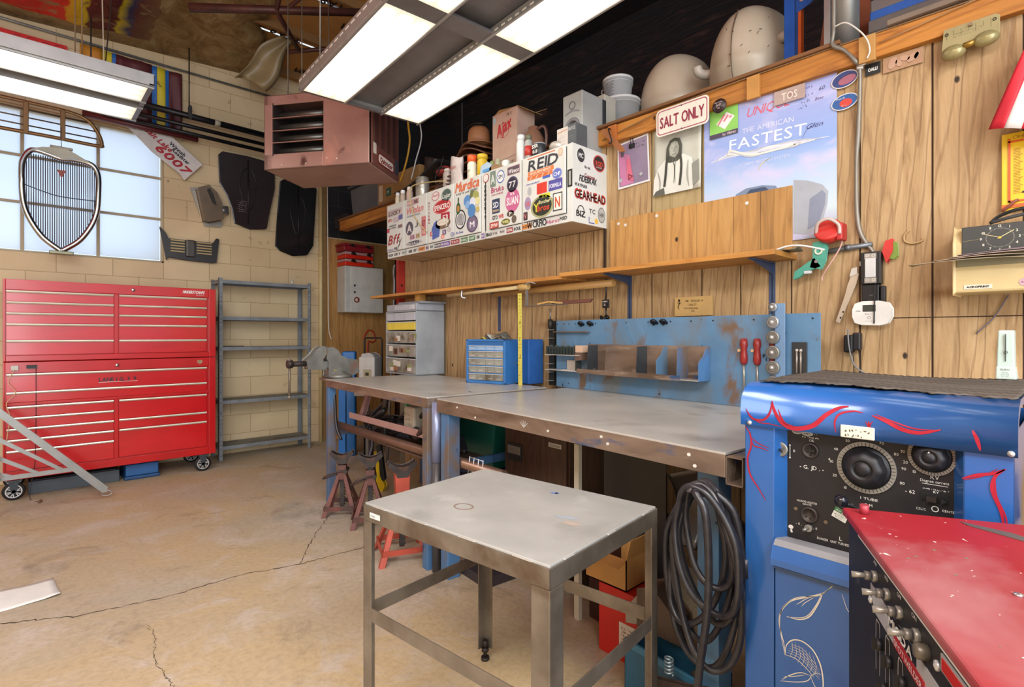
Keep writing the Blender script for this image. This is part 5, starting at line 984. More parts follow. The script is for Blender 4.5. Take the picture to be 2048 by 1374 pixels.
m.prism([(.0, .0), (.005, .11), (.03, .18), (.085, .235), (.13, .245), (.19, .235), (.235, .20), (.25, .12), (.24, .0)], -.009, -.008, Gy('dcdcd4')).prism([(.24, .02), (.235, .16), (.275, .18), (.278, .05)], -.0095, -.009, Gy('8c8c84')).prism([(.08, .22), (.085, .30), (.105, .345), (.135, .355), (.165, .345), (.178, .30), (.175, .22), (.15, .20), (.10, .20)], -.010, -.009, Gy('48483f')).prism([(.105, .245), (.10, .29), (.112, .325), (.133, .335), (.152, .325), (.162, .29), (.157, .25), (.135, .225)], -.0110, -.0105, Gy('98988c')).prism([(.110, .25), (.106, .29), (.118, .318), (.134, .322), (.136, .24)], -.0114, -.0112, Gy('b0b0a4')).ribbon([(.115, .293), (.127, .291)], .005, -.012, Gy('2c2c28')).ribbon([(.141, .291), (.153, .293)], .005, -.012, Gy('2c2c28')).ribbon([(.12, .252), (.134, .249), (.147, .252)], .003, -.012, Gy('3c3c38')).ribbon([(.134, .29), (.131, .268), (.137, .266)], .003, -.012, Gy('5c5c54'))
m.ribbon([(.092, .24), (.085, .19), (.08, .12), (.072, .05)], .015, -.0115, Gy('3c3c36'), False).ribbon([(.168, .24), (.175, .18), (.172, .11), (.165, .04)], .014, -.0115, Gy('3c3c36'), False).ribbon([(.12, .22), (.135, .16), (.13, .06)], .006, -.0115, Gy('6c6c64')).ribbon([(.145, .22), (.135, .15), (.14, .06)], .004, -.0115, Gy('7c7c74')).ribbon([(.03, .16), (.045, .09), (.04, .01)], .008, -.0115, Gy('9c9c94')).ribbon([(.215, .19), (.21, .10), (.22, .02)], .010, -.0115, Gy('a4a49c')).prism([(.0, .0), (.02, .03), (.07, .045), (.075, .0)], -.0118, -.0112, Gy('5c5c56'))
m.build('portrait_figure', t)
t = WT('flyer', 'green flyer with a pink striped square pinned beside the sky poster', 'flyer', 1.328, 2.262, .012); MB().box(0, .147, -.001, 0, 0, .165, '8cc860:.5').build('print_sheet', t)
m = MB(); m.prism([(.035, .07), (.09, .12), (.13, .09), (.08, .035)], -.002, -.001, 'f0e4e4:.5').box(0, .147, -.002, -.001, 0, .022, '4a3c54:.5').text('by Hibbler', .07, .004, .014, -.003, 'e8d8d8:.5', w=.07)
for k in range(3): m.ribbon([(.045+.03*k, .075+.012*k-.012), (.08+.018*k, .11-.008*k)], .009, -.0025, 'd87c88:.5', False, 0)
m.build('flyer_print', t)
t = WT('round_badge', 'dark round button badge with pink lettering right of the SALT ONLY sign', 'badge', 1.255, 2.405, .06); MB().lathe([(.036, .004), (.036, .0), (.03, -.004), (0, -.006)], (0, 0, 0), '2a1a1c:.3', 'y', 36).build('badge_disc', t); MB().text('MERCANTILE', 0, .012, .006, -.0075, 'd8b8bc:.4', w=.04, align='c').text('Jeff', 0, -.004, .012, -.0075, 'd8b8bc:.4', align='c').text('HI', 0, -.018, .009, -.0075, 'd8b8bc:.4', align='c').build('lettering', t)
def plate(v0, v1, z0, z1, bgc, lab, nm_, ex, off=.02, sl=0, name='metal_plate', cat='plate'):
    t = WT(name, lab, cat, v0, z0, off); w = v0-v1; h = z1-z0
    m = MB(); m.add([(0, -.001, 0), (w, -.001, sl), (w, -.001, h+sl), (0, -.001, h), (0, .001, 0), (w, .001, sl), (w, .001, h+sl), (0, .001, h)], [(0, 1, 2, 3), (7, 6, 5, 4), (0, 4, 5, 1), (3, 2, 6, 7), (1, 5, 6, 2), (0, 3, 7, 4)], bgc); m.build('plate', t)
    m = MB(); ex(m, w, h); m.build(nm_, t); return t
plate(1.004, .868, 2.335, 2.40, 'b09a94:.4:.3', 'small faded pinkish licence plate at the top of the sky poster', 'print', lambda m, w, h: m.text('TOS', w*.5, h*.2, h*.55, -.002, 'dcd0c4:.4', w=w*.5, align='c', bold=.001).ell(w*.55, h*.5, .018, .018, -.0018, -.001, '9a7c78:.5'))
t = WT('round_badge', 'upper oval sticker with purple-red car print near the conduit', 'badge', .758, 2.308+.02, .012)
MB().ell(.045, .035, .052, .036, -.001, 0, 'd8d0cc:.4', rot=.15).ell(.045, .035, .048, .032, -.0015, -.001, '2c3c78:.4', rot=.15).ell(.055, .03, .034, .018, -.002, -.0015, 'a05c70:.4', rot=.2).ribbon([(.01, .03), (.05, .05), (.085, .055)], .004, -.0025, '3c2c50:.4').build('print', t)
t = WT('round_badge', 'lower oval blue sticker with red car below the purple one', 'badge', .758, 2.225, .012)
MB().ell(.045, .04, .052, .034, -.001, 0, 'd8d8d8:.4', rot=.12).ell(.045, .04, .048, .030, -.0015, -.001, '285898:.4', rot=.12).ell(.05, .034, .024, .018, -.002, -.0015, 'c83c30:.4').text('Ford', .015, .052, .008, -.002, 'e8e8f0:.4', w=.03, rot=.1).scrawl(.035, .02, .03, .01, -.0025, 'e8d8d0:.4', 4, .001).build('print', t)
plate(.637, .582, 2.348, 2.396, '17171b:.5', 'small black plate with white letters under the beam', 'lettering', lambda m, w, h: m.text('OALLI', w*.5, h*.32, h*.3, -.002, 'e8e8e4:.4', w=w*.6, align='c', bold=.0005), .008)
plate(.573, .438, 2.337, 2.40, 'ac8a6c:.4:.4', 'embossed copper plate under the beam', 'relief', lambda m, w, h: [m.ell(w*a, h*b, .02*c, .012*c, -.004, -.001, 'b89880:.35:.5', rot=a*5) for a, b, c in ((.25, .5, 1.2), (.4, .4, .8), (.55, .6, .9), (.75, .5, 1.1), (.85, .55, .7))], .008)
t = WT('wooden_sign', 'small wooden plank with handwriting above the blue tool panel', 'sign', 1.529, 1.352, .004); MB().box(0, .215, -.012, 0, 0, .103, 'c8a468:.6').build('plank', t, bevel=.001)
MB().text('MR. WEDGE A', .065, .074, .012, -.0135, '3c2814:.6', w=.10, slant=.1).text('= CARLST', .07, .054, .012, -.0135, '3c2814:.6', w=.06).text("= I'M SPECIAL", .05, .036, .010, -.0135, '3c2814:.6', w=.09).text('1955', .10, .022, .008, -.0135, '3c2814:.6').ribbon([(.025, .09), (.03, .07), (.022, .05), (.03, .035)], .005, -.0135, '2c1c10:.6').ribbon([(.015, .075), (.03, .068), (.042, .075)], .003, -.0135, '2c1c10:.6').ell(.028, .085, .006, .007, -.0135, -.013, '2c1c10:.6').build('handwriting', t)
# ---------------------------------------------------------------- right-hand wall clutter
t = WT('flexible_conduit', 'grey flexible metal conduit snaking down the wall to a switch box', 'conduit', .66, 1.60, .025)
m = MB(); P = crom([(-.083, -.03, 1.25), (-.083, -.03, .982), (-.087, -.03, .912), (-.045, -.025, .872), (-.005, -.02, .814), (.008, .0, .767), (0, .012, .539), (-.008, .012, .371), (.0, .012, .115), (.054, .01, -.004)], 26)
m.tube(P, lambda t_: .0085+.0012*math.sin(t_*1500), '8c867c:.45:.5', 8); m.build('conduit_tube', t)
MB().lathe([(.0125, -.01), (.0125, .01)], (.008, .0, .79), 'd8d8d4:.4', 'z', 14).cyl((.01, -.01, .79), (.042, -.015, .80), .007, 'd8d8d4:.4', n=10).build('strap', t)
MB().tube([(-.075, -.025, .976), (-.03, -.03, .972), (.018, -.025, .92), (.045, -.02, .872), (.053, -.015, .827), (.042, -.01, .80)], .0032, 'd8d4cc:.4', 8, 6).build('white_cable', label='white cable looping from the duct beside the grey conduit', cat='cable', loc=(WU-.05, .66, 1.60), rz=-90)
m = MB(); m.tube([(0, -.0, .0), (.5, -.01, .055), (1.2, -.0, .07), (2.0, -.0, .06), (2.45, 0, .055)], .003, '8c6c4c:.5', 6, 8).tube([(1.42, -.004, .02), (1.9, -.004, .075), (2.4, -.004, .07), (2.9, 0, .075)], .0025, 'a8845c:.5', 6, 8)
m.build('wiring', label='thin brown wires strung along the wooden beam', cat='wire', loc=(WU-.04, 2.0, 2.435), rz=-90)
t = WT('switch_box', 'black open electrical switch box with white switch at conduit end', 'switch', .645, 1.462, .0)
MB().box(0, .072, -.045, 0, 0, .135, '1c1c1e:.4').build('box', t, bevel=.004); MB().box(.017, .055, -.052, -.045, .028, .108, 'c8c8c8:.4').build('switch_plate', t, bevel=.002); m = MB()
for z in (.118, .017): m.box(.015, .057, -.049, -.045, z-.012, z+.010, 'b8b8b8:.3:.7').ring(.025, z, .003, .007, -.051, -.049, 'd8d8d8:.3:.6', 12).ring(.047, z, .003, .007, -.051, -.049, 'd8d8d8:.3:.6', 12)
m.build('mounting_ears', t); MB().box(-.008, .004, -.03, -.02, .08, .10, 'a8a8a4:.3:.6').build('side_clip', t)
MB().box(0, .062, -.035, 0, 0, .088, '17171a:.4').box(.066, .082, -.03, 0, .004, .08, '1c1c20:.5').text('KOSS', .03, .04, .005, -.036, '8a8a8e:.5', w=.012).build('black_charger', label='square black charger brick below the switch box', cat='charger', loc=(WU, .644, 1.374), rz=-90, bevel=.003)
t = WT('wall_sensor', 'white rounded wall monitor with grey display below the charger', 'monitor', .675, 1.298, .0)
MB().prism([(.004, .03), (.012, .008), (.035, 0), (.095, -.002), (.12, .006), (.132, .03), (.132, .06), (.12, .082), (.095, .088), (.035, .088), (.012, .08), (.004, .058)], -.04, 0, 'e2e0da:.4').build('housing', t, bevel=.006); MB().box(.037, .083, -.0415, -.04, .05, .078, '3c403c:.3').build('display', t); MB().text('SON', .012, .05, .006, -.041, '3a3a40:.5').text('BlueLine', .045, .038, .005, -.041, '8a8a88:.5').ring(.06, .025, .005, .006, -.041, -.0405, '6a6a6a:.5', 16).scrawl(.04, .008, .03, .006, -.041, 'a09c90:.5', 2, .0008).build('print', t)
MB().tube([(.082, -.044, .165), (.08, -.045, .08), (.078, -.044, .0)], .0025, 'blk', 8, 5).build('cord', label='black cord crossing the white wall monitor', cat='cord', loc=(WU, .675, 1.298), rz=-90)
t = WT('black_adapter', 'two black plug adapters with a grey cord low on the wall', 'adapter', .71, 1.175, .0)
MB().box(0, .035, -.04, 0, 0, .075, 'blk').build('adapter_body', t, bevel=.006); MB().box(.032, .062, -.035, 0, .01, .085, '1c1c22:.4').build('adapter_body', t, bevel=.006); MB().tube([(.018, -.045, .10), (.022, -.045, .03), (.035, -.04, -.04), (.06, -.03, -.075), (.10, -.02, -.10), (.14, -.02, -.12)], .0032, '7c7c80:.4', 8, 6).build('lead', t)
m = MB()
for x in (.030, .052): m.tube([(x, -.02, .01), (x+.004, -.02, -.05), (x+.003, -.02, -.12)], .002, 'blk', 6, 4)
m.build('lead', t)
# grey rigid pipe stub, red clamp light, teal clamp, strap
MB().tube([(-.01, -.0, -.012), (.10, -.0, .0), (.19, 0, .004)], .011, '7c8084:.4:.5', 12).lathe([(.014, 0), (.014, .02)], (.09, 0, .0), '6c7074:.4:.5', 'x', 14).build('pipe_stub', label='short grey horizontal pipe joining the switch box from the shelf', cat='pipe', loc=(WU-.014, .80, 1.628), rz=-90)
t = WT('clamp_light', 'red cup-shaped clamp light on the wall above the grey pipe', 'clamp light', .76, 1.70, .06)
m = MB(); m.T = Tm((.0, 0, 0), 0, 0, 0) @ Matrix.Rotation(rad(-25), 4, 'X'); m.lathe([(.048, -.02), (.052, -.018), (.046, .02), (.03, .045), (0, .05)], (0, 0, 0), 'c83028:.35', 'y', 28); m.lathe([(.044, -.018), (.036, .012), (0, .02)], (0, 0, 0), 'b4a49c:.4', 'y', 28); m.T = None; m.build('cup', t, thick=.002)
MB().tube([(-.045, -.02, -.005), (-.03, -.04, .035), (.01, -.04, .048), (.045, -.03, .02), (.05, -.03, -.02)], .007, 'c4b4ac:.4', 10, 6).build('rim', t); MB().box(.035, .06, -.03, .04, -.045, .03, 'b82c2c:.4').build('handle', t, bevel=.006)
MB().tube([(.05, -.03, .0), (.045, -.03, -.06), (.02, -.03, -.11), (-.015, -.02, -.16), (-.035, -.01, -.19), (-.036, -.01, -.21)], .0028, 'd8a8a0:.5', 8, 6).build('pink_cord', label='pale pink cord hanging from the red clamp light', cat='cord', loc=(WU-.02, .76, 1.70), rz=-90)
t = WT('spring_clamp', 'teal green spring clamp hanging at the right end of the shelf', 'clamp', .80, 1.545, .04); TL = '4c9c88:.4'
MB().prism([(-.02, .11), (.02, .115), (.028, .09), (.02, .03), (.005, .0), (-.03, .01), (-.02, .05)], -.02, .0, TL).build('jaw', t, bevel=.005); MB().prism([(-.02, .04), (-.05, .02), (-.095, -.01), (-.10, -.035), (-.085, -.03), (-.05, -.005), (.0, .01)], -.02, .0, TL).build('jaw', t, bevel=.005); MB().ring(.0, .075, .01, .016, -.026, -.02, 'd8d0c0:.4', 20).cyl((-.01, -.024, .03), (-.01, .004, .03), .007, 'galv').box(-.06, -.03, -.022, -.01, -.02, -.008, 'c8ccd0:.4').build('spring', t)
t = WT('strap_hinge', 'pale metal brace with slotted end leaning on the wall', 'bracket', .742, 1.31, .02)
MB().prism([(0, 0), (.012, -.006), (.075, .16), (.085, .20), (.07, .21), (.06, .20), (.045, .155), (.035, .11)], -.006, 0, 'c8b8a4:.4:.4').build('bar', t, bevel=.001); MB().prism([(.052, .19), (.06, .225), (.08, .23), (.082, .20)], -.010, -.004, 'd0ccc4:.4:.4').build('eye', t)
m = MB()
for z in (.015, .04): m.ell(.012+z*.4, z, .003, .005, -.0075, -.006, 'blk', 8)
m.build('hole', t)
t = WT('gripper_toy', 'small red and green plastic clip on the wall near the switch', 'clip', .568, 1.565, .0); MB().prism([(0, .03), (.01, .07), (.03, .075), (.03, .03), (.012, -.01)], -.03, 0, 'c83430:.35').build('red_half', t, bevel=.004); MB().prism([(.025, .07), (.042, .06), (.045, .01), (.035, .0), (.015, .005), (.022, .035)], -.024, 0, '7c9440:.35').build('green_half', t, bevel=.004)
MB().tube([(.02, 0, .05), (.004, 0, .03), (.006, 0, .006), (.03, 0, -.006), (.06, 0, .0), (.066, 0, .012)], .0035, 'b89868:.5', 8, 5).build('hook', label='pale curved wire hook on the plywood', cat='hook', loc=(WU-.006, .505, 1.625), rz=-90)
# time clock
t = WT('time_clock', 'cream wall time clock with black analogue dial', 'clock', .324, 1.40, .18); CC = 'cream'
MB().prism([(0, 0), (0, .175), (.03, .235), (.18, .235), (.18, 0)], .0, .40, CC, 'x').build('housing', t, bevel=.008)
sl = math.atan2(.03, .06); m = MB()
m.T = Tm((.022, .0, .143), 0, 0, 0); 
MB().box(.012, .40, -.006, .0, .092, .13, '8a8468:.5').build('slot_panel', t)
dl = MB(); dl.box(.024, .40, -.003, .02, .135, .232, '3a3c3c:.35'); dl.build('dial_face', t, bevel=.002)
m = MB(); Wc = 'dcd8c8:.4'; cx_, cz_, ra = .125, .184, .044
for k in range(12):
    a = math.pi/2-k*math.pi/6; m.text(str(k or 12), cx_+ra*1.12*math.cos(a), cz_+ra*.92*math.sin(a)-.004, .0085, -.004, Wc, align='c', bold=.0003)
for k in range(60):
    a = k*math.pi/30; m.ribbon([(cx_+ra*.78*math.cos(a), cz_+ra*.7*math.sin(a)), (cx_+ra*.84*math.cos(a), cz_+ra*.76*math.sin(a))], .0006, -.0036, Wc, False, 0)
m.ribbon([(.026, .182), (.07, .185)], .0008, -.0036, 'a8985c:.4', False, 0).ribbon([(.18, .186), (.22, .188)], .0008, -.0036, 'a8985c:.4', False, 0); m.build('numerals', t)
m = MB(); m.ribbon([(cx_-.006, cz_-.003), (cx_+.035, cz_+.022)], .0022, -.0045, 'd8cc98:.4', False, 0).ribbon([(cx_+.004, cz_-.001), (cx_-.04, cz_+.016)], .0016, -.005, 'd8cc98:.4', False, 0).ell(cx_, cz_, .004, .004, -.006, -.0045, 'e0b038:.4'); m.build('clock_hands', t)
MB().box(.03, .105, -.002, 0, .012, .027, 'd8d4c4:.4').text('ACROPRINT', .0675, .016, .007, -.003, '1c1c1c:.4', w=.06, align='c', bold=.0004).build('nameplate', t); MB().ell(.19, .028, .018, .014, -.0015, 0, 'c8a8b4:.4').text('Acme', .19, .025, .007, -.002, 'a03050:.4', w=.026, align='c').box(.21, .36, -.0015, 0, .014, .036, 'd8d8e0:.4').build('sticker', t)
for k, (x0, x1, c, z) in enumerate(((-.05, .22, 'b8a088:.6', .0), (-.12, .20, 'a8987c:.6', -.008), (.0, .30, 'c0a8a0:.6', .008), (.02, .36, '8c7c80:.6', .014))):
    MB().grid(lambda a, b, x0=x0, x1=x1: (x0+a*(x1-x0), -.06+b*.06, .012*math.sin(a*3)*(.5+b)), 12, 3, c).build('time_card', label=('pinkish card in the time clock slot', 'thin card sticking out furthest left of the time clock', 'pale card lying on the time clock cards', 'topmost grey card on the time clock')[k], cat='card', loc=(WU-.18-.006, .324, 1.40+.103+z+.012), rz=-90, thick=.002)
MB().tube([(0, 0, 0), (.02, 0, .02), (.06, -.01, .035), (.10, -.01, .04)], .006, '2c3034:.4:.4', 8, 4).tube([(0, -.01, .0), (.05, -.02, .01), (.11, -.02, .02)], .006, '4a4e54:.4:.4', 8, 4).build('pliers', label='black pliers lying on top of the cream time clock', cat='pliers', loc=(WU-.06, .235, 1.655), rz=-90)
MB().tube([(.09, 0, 0), (.05, 0, -.08), (.0, 0, -.14)], .0025, '6c6470:.5', 8, 5).build('cord', label='thin grey cord dangling below the time clock', cat='cord', loc=(WU-.01, .28, 1.395), rz=-90)
t = thing('soap_dispenser', 'pale mint rectangular dispenser standing on the welding machine', 'dispenser', (2.37, .197, 1.07), -90)
t.location = (1.98, .168, 1.128); MB().tbox((0, .038, 0, .06, 0), (.004, .036, .006, .055, .135), 'b8ccc4:.4').build('body', t, bevel=.003); MB().tbox((-.001, .042, .0, .065, .0), (.0, .038, 0, .06, .035), 'c4d4cc:.4').build('base', t, bevel=.003); MB().box(.019, .0205, -.0015, .004, .05, .125, '2c3030:.5').ring(.02, .075, .003, .0042, -.003, -.0015, '2c3030:.5', 12).text('EURO', .010, .025, .005, -.0025, '3a4040:.5', w=.018).scrawl(.010, .008, .018, .014, -.0025, '3a4040:.5', 6, .0006, 3).build('scale_print', t)
# flag and yellow sign, steel gauge with ear cups
t = WT('hanging_flag', 'red and white striped flag hanging at the right edge', 'flag', .30, 2.0, .10)
def flag_(a, b): return (.065+a*.30-(b)*.0+.115*b*(1-a*.2), -.02-.02*math.sin(a*9+b*2), -.02-.10*a*(1-b)*.8+b*(.30+.16*a))
N_ = 7
for k in range(N_):
    MB().grid(lambda a, b, k=k: flag_((k+a)/N_, b), 4, 12, 'c81c30:.6' if k % 2 == 0 else 'e4dcd8:.6').build('stripe', t, thick=.001)
t = WT('warning_sign', 'yellow and orange framed thermometer sign under the flag', 'sign', .208, 1.70, .012)
MB().box(0, .16, -.004, 0, .0, .28, 'e8c020:.4').build('plate', t, bevel=.003); MB().box(.018, .16, -.008, -.004, .03, .036, 'd8581c:.4').box(.018, .024, -.008, -.004, .03, .26, 'd8581c:.4').box(.018, .16, -.008, -.004, .245, .251, 'd8581c:.4').box(.0, .16, -.008, -.004, .010, .022, 'c85c20:.4').build('orange_frame', t)
m = MB()
for k in range(30): m.box(.032, .05 if k % 5 else .056, -.0055, -.004, .06+.0055*k, .0615+.0055*k, 'a86c10:.5')
m.text('OHIO', .03, .256, .014, -.0055, 'a86c10:.5').ell(.058, .062, .004, .004, -.0055, -.004, '2c2418:.5'); m.build('scale_print', t); MB().tube([(.002, -.01, .0), (.02, -.014, .015), (.035, -.014, .03), (.045, -.01, .035)], .005, '8a4c3c:.5', 8, 4).build('hook', t)
t = WT('gauge_plate', 'brass coloured steel rule plate with two rounded lenses under the beam', 'gauge', .372, 2.33, .045)
MB().prism([(0, .02), (.005, .085), (.15, .085), (.16, .078), (.16, .0), (.0, .0)], -.004, 0, '9c9268:.4:.4').build('plate', t, bevel=.002)
m = MB()
for k in range(7): m.ribbon([(.012+.021*k, .075), (.012+.021*k, .045+.012*(k % 2))], .001, -.0045, '4c4630:.5', False, 0)
m.scrawl(.03, .045, .09, .02, -.0045, '4c4630:.5', 6, .0008, 2).ring(.012, .065, .003, .006, -.006, -.004, '3c3828:.4:.5', 14).ring(.148, .068, .003, .006, -.006, -.004, '3c3828:.4:.5', 14).cyl((.082, -.014, .075), (.082, -.004, .075), .006, '8c7058:.4', n=12); m.build('engraving', t)
for x, z, q in ((.032, -.01, .15), (.125, .005, .1)): MB().lathe([(0, -.03), (.018, -.028), (.034, -.018), (.038, -.004), (.036, 0)], (x, 0, z), 'a09668:.3:.3', 'y', 28, 1.0, .72).build('lens', t)
MB().cyl((.062, -.012, .0), (.093, -.012, .004), .011, 'a8843c:.3:.6').build('bridge', t)
# ---------------------------------------------------------------- blue tool panel at the back of the right bench
PV = 2.31; PA = -95.0 + .3
pt = thing('tool_board', 'tall blue painted steel tool board standing behind the right bench', 'tool panel', (2.535, 2.31, .921), -94.8)
m = MB(); m.box(0, 1.58, 0, .004, 0, .42, 'panel_blue').box(0, 1.58, -.006, 0, .345, .35, 'panel_blue') if False else m.box(0, 1.58, 0, .004, 0, .42, 'panel_blue').box(0, .30, -.03, 0, .345, .349, 'rusty_edge').box(0, .30, -.032, -.028, .345, .352, 'rusty_edge')
m.build('panel', pt, bevel=.001)
m = MB()
for x in (.01, .07, .115, .17, .34, .57, .72, .86, .98, 1.10, 1.30, 1.42, 1.55): m.ell(x, .398, .004, .004, -.001, .0, 'blk', 10)
m.build('hole', pt)
for x in (.225, .30, .76, .82): MB().tube([(x, 0, .385), (x-.006, -.02, .40), (x+.012, -.022, .405), (x+.018, 0, .39)], .008, '20242c:.4:.5', 8, 4, flat=1).build('hook', pt)
# big divided tray
tr = thing('divided_tray', 'steel tray with sheet dividers hung on the blue tool panel', 'tray', (2.515, 2.03, 1.03), -94.8)
m = MB(); m.box(0, .80, -.10, -.004, .0, .004, 'bench_top').box(0, .70, -.103, -.10, -.004, .022, 'rusty_edge').box(0, .80, -.006, -.004, 0, .165, 'rusty_edge').build('tray_back', tr)
for i, x in enumerate((.075, .215, .43)):
    MB().prism([(-.098, .0), (-.085, .16), (-.006, .16), (-.006, 0)], x, x+.004, 'rusty_edge' if i % 2 else 'dark_grey_metal', 'x').build('divider', tr)
for i, x in enumerate((.56, .68, .80)):
    MB().prism([(-.098, .0), (-.098, .09), (-.06, .12), (-.035, .16), (-.006, .16), (-.006, 0)] if i != 1 else [(-.098, .0), (-.09, .16), (-.006, .16), (-.006, 0)], x, x+.004, 'worn_blue' if i else 'panel_blue', 'x').build('divider', tr)
for x, s in ((.01, .05), (.0, .045)): pass
for k, (x, z, c) in enumerate(((-.045, .115, 'c8a890:.5'), (-.05, .07, '6a5448:.5'))): MB().box(x, x+.055, -.07, -.01, z, z+.042, c).build('parts_box', label=('pinkish' if k == 0 else 'dark brown')+' small box stacked at the left of the divided tray', cat='box', loc=(2.515, 2.03, 1.03), rz=-94.8, bevel=.002)
for z, w in ((1.125, .30), (1.03, .28)):
    t = thing('small_ledge', ('upper' if z > 1.1 else 'lower')+' short steel ledge on the left of the blue panel', 'ledge', (2.53, 2.335, z), -94.8); MB().box(0, w, -.07, -.002, 0, .004, 'bench_top').build('ledge', t)
    if z > 1.1:
        for k in range(5): t2 = MB(); t2.prism([(0, 0), (0, .045), (.008, .058), (.03, .058), (.03, 0)], -.035, -.03, '5c6458:.5:.3').box(.0, .002, -.06, -.03, 0, .05, '3a403c:.5').box(.028, .030, -.06, -.03, 0, .05, '3a403c:.5'); t2.build('steel_clip', label=('leftmost', 'second', 'middle', 'fourth', 'rightmost')[k]+' of the five small steel clips on the upper ledge', cat='clip', group='small steel clips on the ledge', loc=(2.53-.004*k-.012, 2.335-.012-.052*k, z+.004), rz=-94.8)
    else: MB().box(0, .12, -.05, 0, 0, .004, 'bench_top').box(0, .12, -.004, 0, 0, .06, 'bench_top').box(.118, .12, -.05, 0, 0, .06, '3a403c:.5').build('steel_angle', label='bent steel angle piece on the lower ledge', cat='bracket', loc=(2.516, 2.20, z+.004), rz=-94.8)
t = thing('hanging_rack', 'narrow black wire rack full of parts left of the blue panel', 'rack', (2.56, 2.40, .922), -94); MB().box(.0, .05, .0, .03, 0, .42, '20221f:.5').build('frame', t)
for k in range(7): MB().box(-.003, .053, -.03, .0, .03+.055*k, .034+.055*k, 'a8a8a0:.4:.5').build('wire_shelf', t)
MB().cyl((.025, -.01, .37), (.025, -.01, .43), .016, '28261f:.5').cyl((.025, -.01, .43), (.025, -.01, .50), .005, 'galv').build('hook', t)
t = thing('magnet_strip', 'thin steel tool clip strip on the blue panel', 'strip', (2.49, 1.235, 1.26), -94.8); MB().box(0, .15, -.012, 0, 0, .018, 'a8a4a0:.4:.5').build('strip', t, bevel=.001); m = MB(); [m.box(.02+.035*k, .035+.035*k, -.02, -.012, .004, .02, '8c8884:.4:.5') for k in range(4)]; m.build('clip', t)
for k, (v, lab) in enumerate(((1.055, 'leftmost of the red screwdrivers on the blue panel'), (.995, 'second red screwdriver from the left on the blue panel'), (.925, 'red screwdriver half behind the grinding disc holder'))):
    t = thing('screwdriver', lab, 'screwdriver', (2.44+.0, v, 1.235), -94.8, 'red handled screwdrivers')
    MB().lathe([(0, 0), (.014, -.002), (.018, -.03), (.013, -.05), (.016, -.075), (.018, -.10), (.012, -.118), (0, -.12)], (0, -.02, 0), '8c2420:.35', 'z', 12).build('handle', t); MB().cyl((0, -.02, -.115), (.002, -.02, -.235), .0045, 'b0a89c:.35:.7', n=10).build('shaft', t); MB().ell(-.014, -.055, .006, .007, -.04, -.034, 'c8a070:.4', 10).build('brass_button', t)
t = thing('disc_holder', 'upright blue strip holding round grinding discs on the panel', 'disc holder', (2.39, .925, .925), -94.8); MB().box(.018, .06, -.003, 0, 0, .46, '7ca0c8:.4:.3').build('strip', t, bevel=.001)
for k in range(6):
    z = .445-.055*k-(.01*k if k else 0); rr = (.018, .026, .028, .029, .029, .028)[k]
    d = MB(); d.lathe([(0, 0), (rr, 0), (rr, -.012), (rr*.8, -.014), (0, -.014)], (.012, -.004, z), '8c8a84:.4:.4' if k > 1 else 'b4b4b4:.35:.5', 'y', 28); d.ring(.012, z, rr*.55, rr*.6, -.0205, -.0175, '5c5a56:.5', 24); d.ring(.012, z, rr*.82, rr*.86, -.0205, -.0175, '5c5a56:.5', 24); d.lathe([(.007, -.014), (.007, -.026), (0, -.027)], (.012, 0, z), 'd8d4d0:.3:.5', 'y', 14); d.build('grinding_disc', t, label='grey grinding disc' if k > 1 else 'pale small disc')
t = thing('bit_holder', 'dark steel pocket with small bits on the right of the panel', 'holder', (2.425, .845, 1.03), -94.8); MB().box(0, .06, -.02, 0, 0, .19, '3c3e40:.5:.4').build('pocket', t, bevel=.002)
m = MB()
for x in (.022, .038): m.cyl((x, -.024, .06), (x, -.024, .15), .004, 'a89c90:.3:.6', n=8).lathe([(0, .008), (.007, .004), (.007, -.004), (0, -.008)], (x, -.024, .155), 'b8b0a8:.3:.6', 'z', 10)
m.build('bit', t)
# long round wooden pole, yardsticks, arrow etc. under the shelf
MB().cyl((0, 0, 0), (1.05, 0, .006), .022, 'c89a5c:.5', n=20).ring(0, 0, 0, .001, 0, .001, 'c89a5c:.5', 6).build('wooden_pole', label='long round wooden pole hung under the shelf, behind the bracket', cat='pole', loc=(2.56, 2.93, 1.55), rz=-90)
t = thing('bent_tube', 'thin pale wooden rod clamped under the left part of the shelf', 'rod', (2.42, 3.33, 1.552), -90); MB().cyl((0, 0, 0), (.80, 0, .012), .013, 'c8b080:.5', n=14).build('rod', t); MB().cyl((.80, 0, .012), (.88, 0, .014), .024, 'c8a468:.5', n=14).build('knob', t, bevel=.004); MB().tube([(.20, -.016, .03), (.20, -.02, -.02), (.225, .0, -.03)], .006, 'c8ccd0:.3:.8', 8, 4).build('clip', t); MB().tube([(.86, -.02, .02), (.92, -.03, .035), (.95, 0, .025)], .004, 'c8ccd0:.3:.8', 8, 4).build('hook', t)
t = thing('tape_rule', 'upright yellow yardstick standing on the benches beside the blue drawers', 'ruler', (2.40, 2.52, .921), -92); MB().prism([(0, 0), (.036, 0), (.030, .60), (-.006, .60)], -.003, 0, 'd8cc5c:.5').build('rule', t)
m = MB(); r = random.Random(4)
for k in range(26): m.box(.008+(r.random()*.01), .012+(r.random()*.014), -.004, -.003, .02+.0225*k, .024+.0225*k, '6a5c20:.5')
m.text('1', .015, .29, .02, -.004, '3c3418:.5').text('3', .014, .18, .02, -.004, '3c3418:.5').text('8', .012, .40, .02, -.004, '3c3418:.5'); m.build('markings', t)
t = thing('hanging_bracket', 'steel hanging strap holding thin rods under the shelf', 'bracket', (2.42, 2.475, 1.44), -90); MB().box(0, .025, -.004, 0, -.0, .165, '8a8a8c:.35:.6').build('strap', t); MB().box(0, .34, -.02, .02, -.006, .0, '7c7470:.4:.5').build('tray', t)
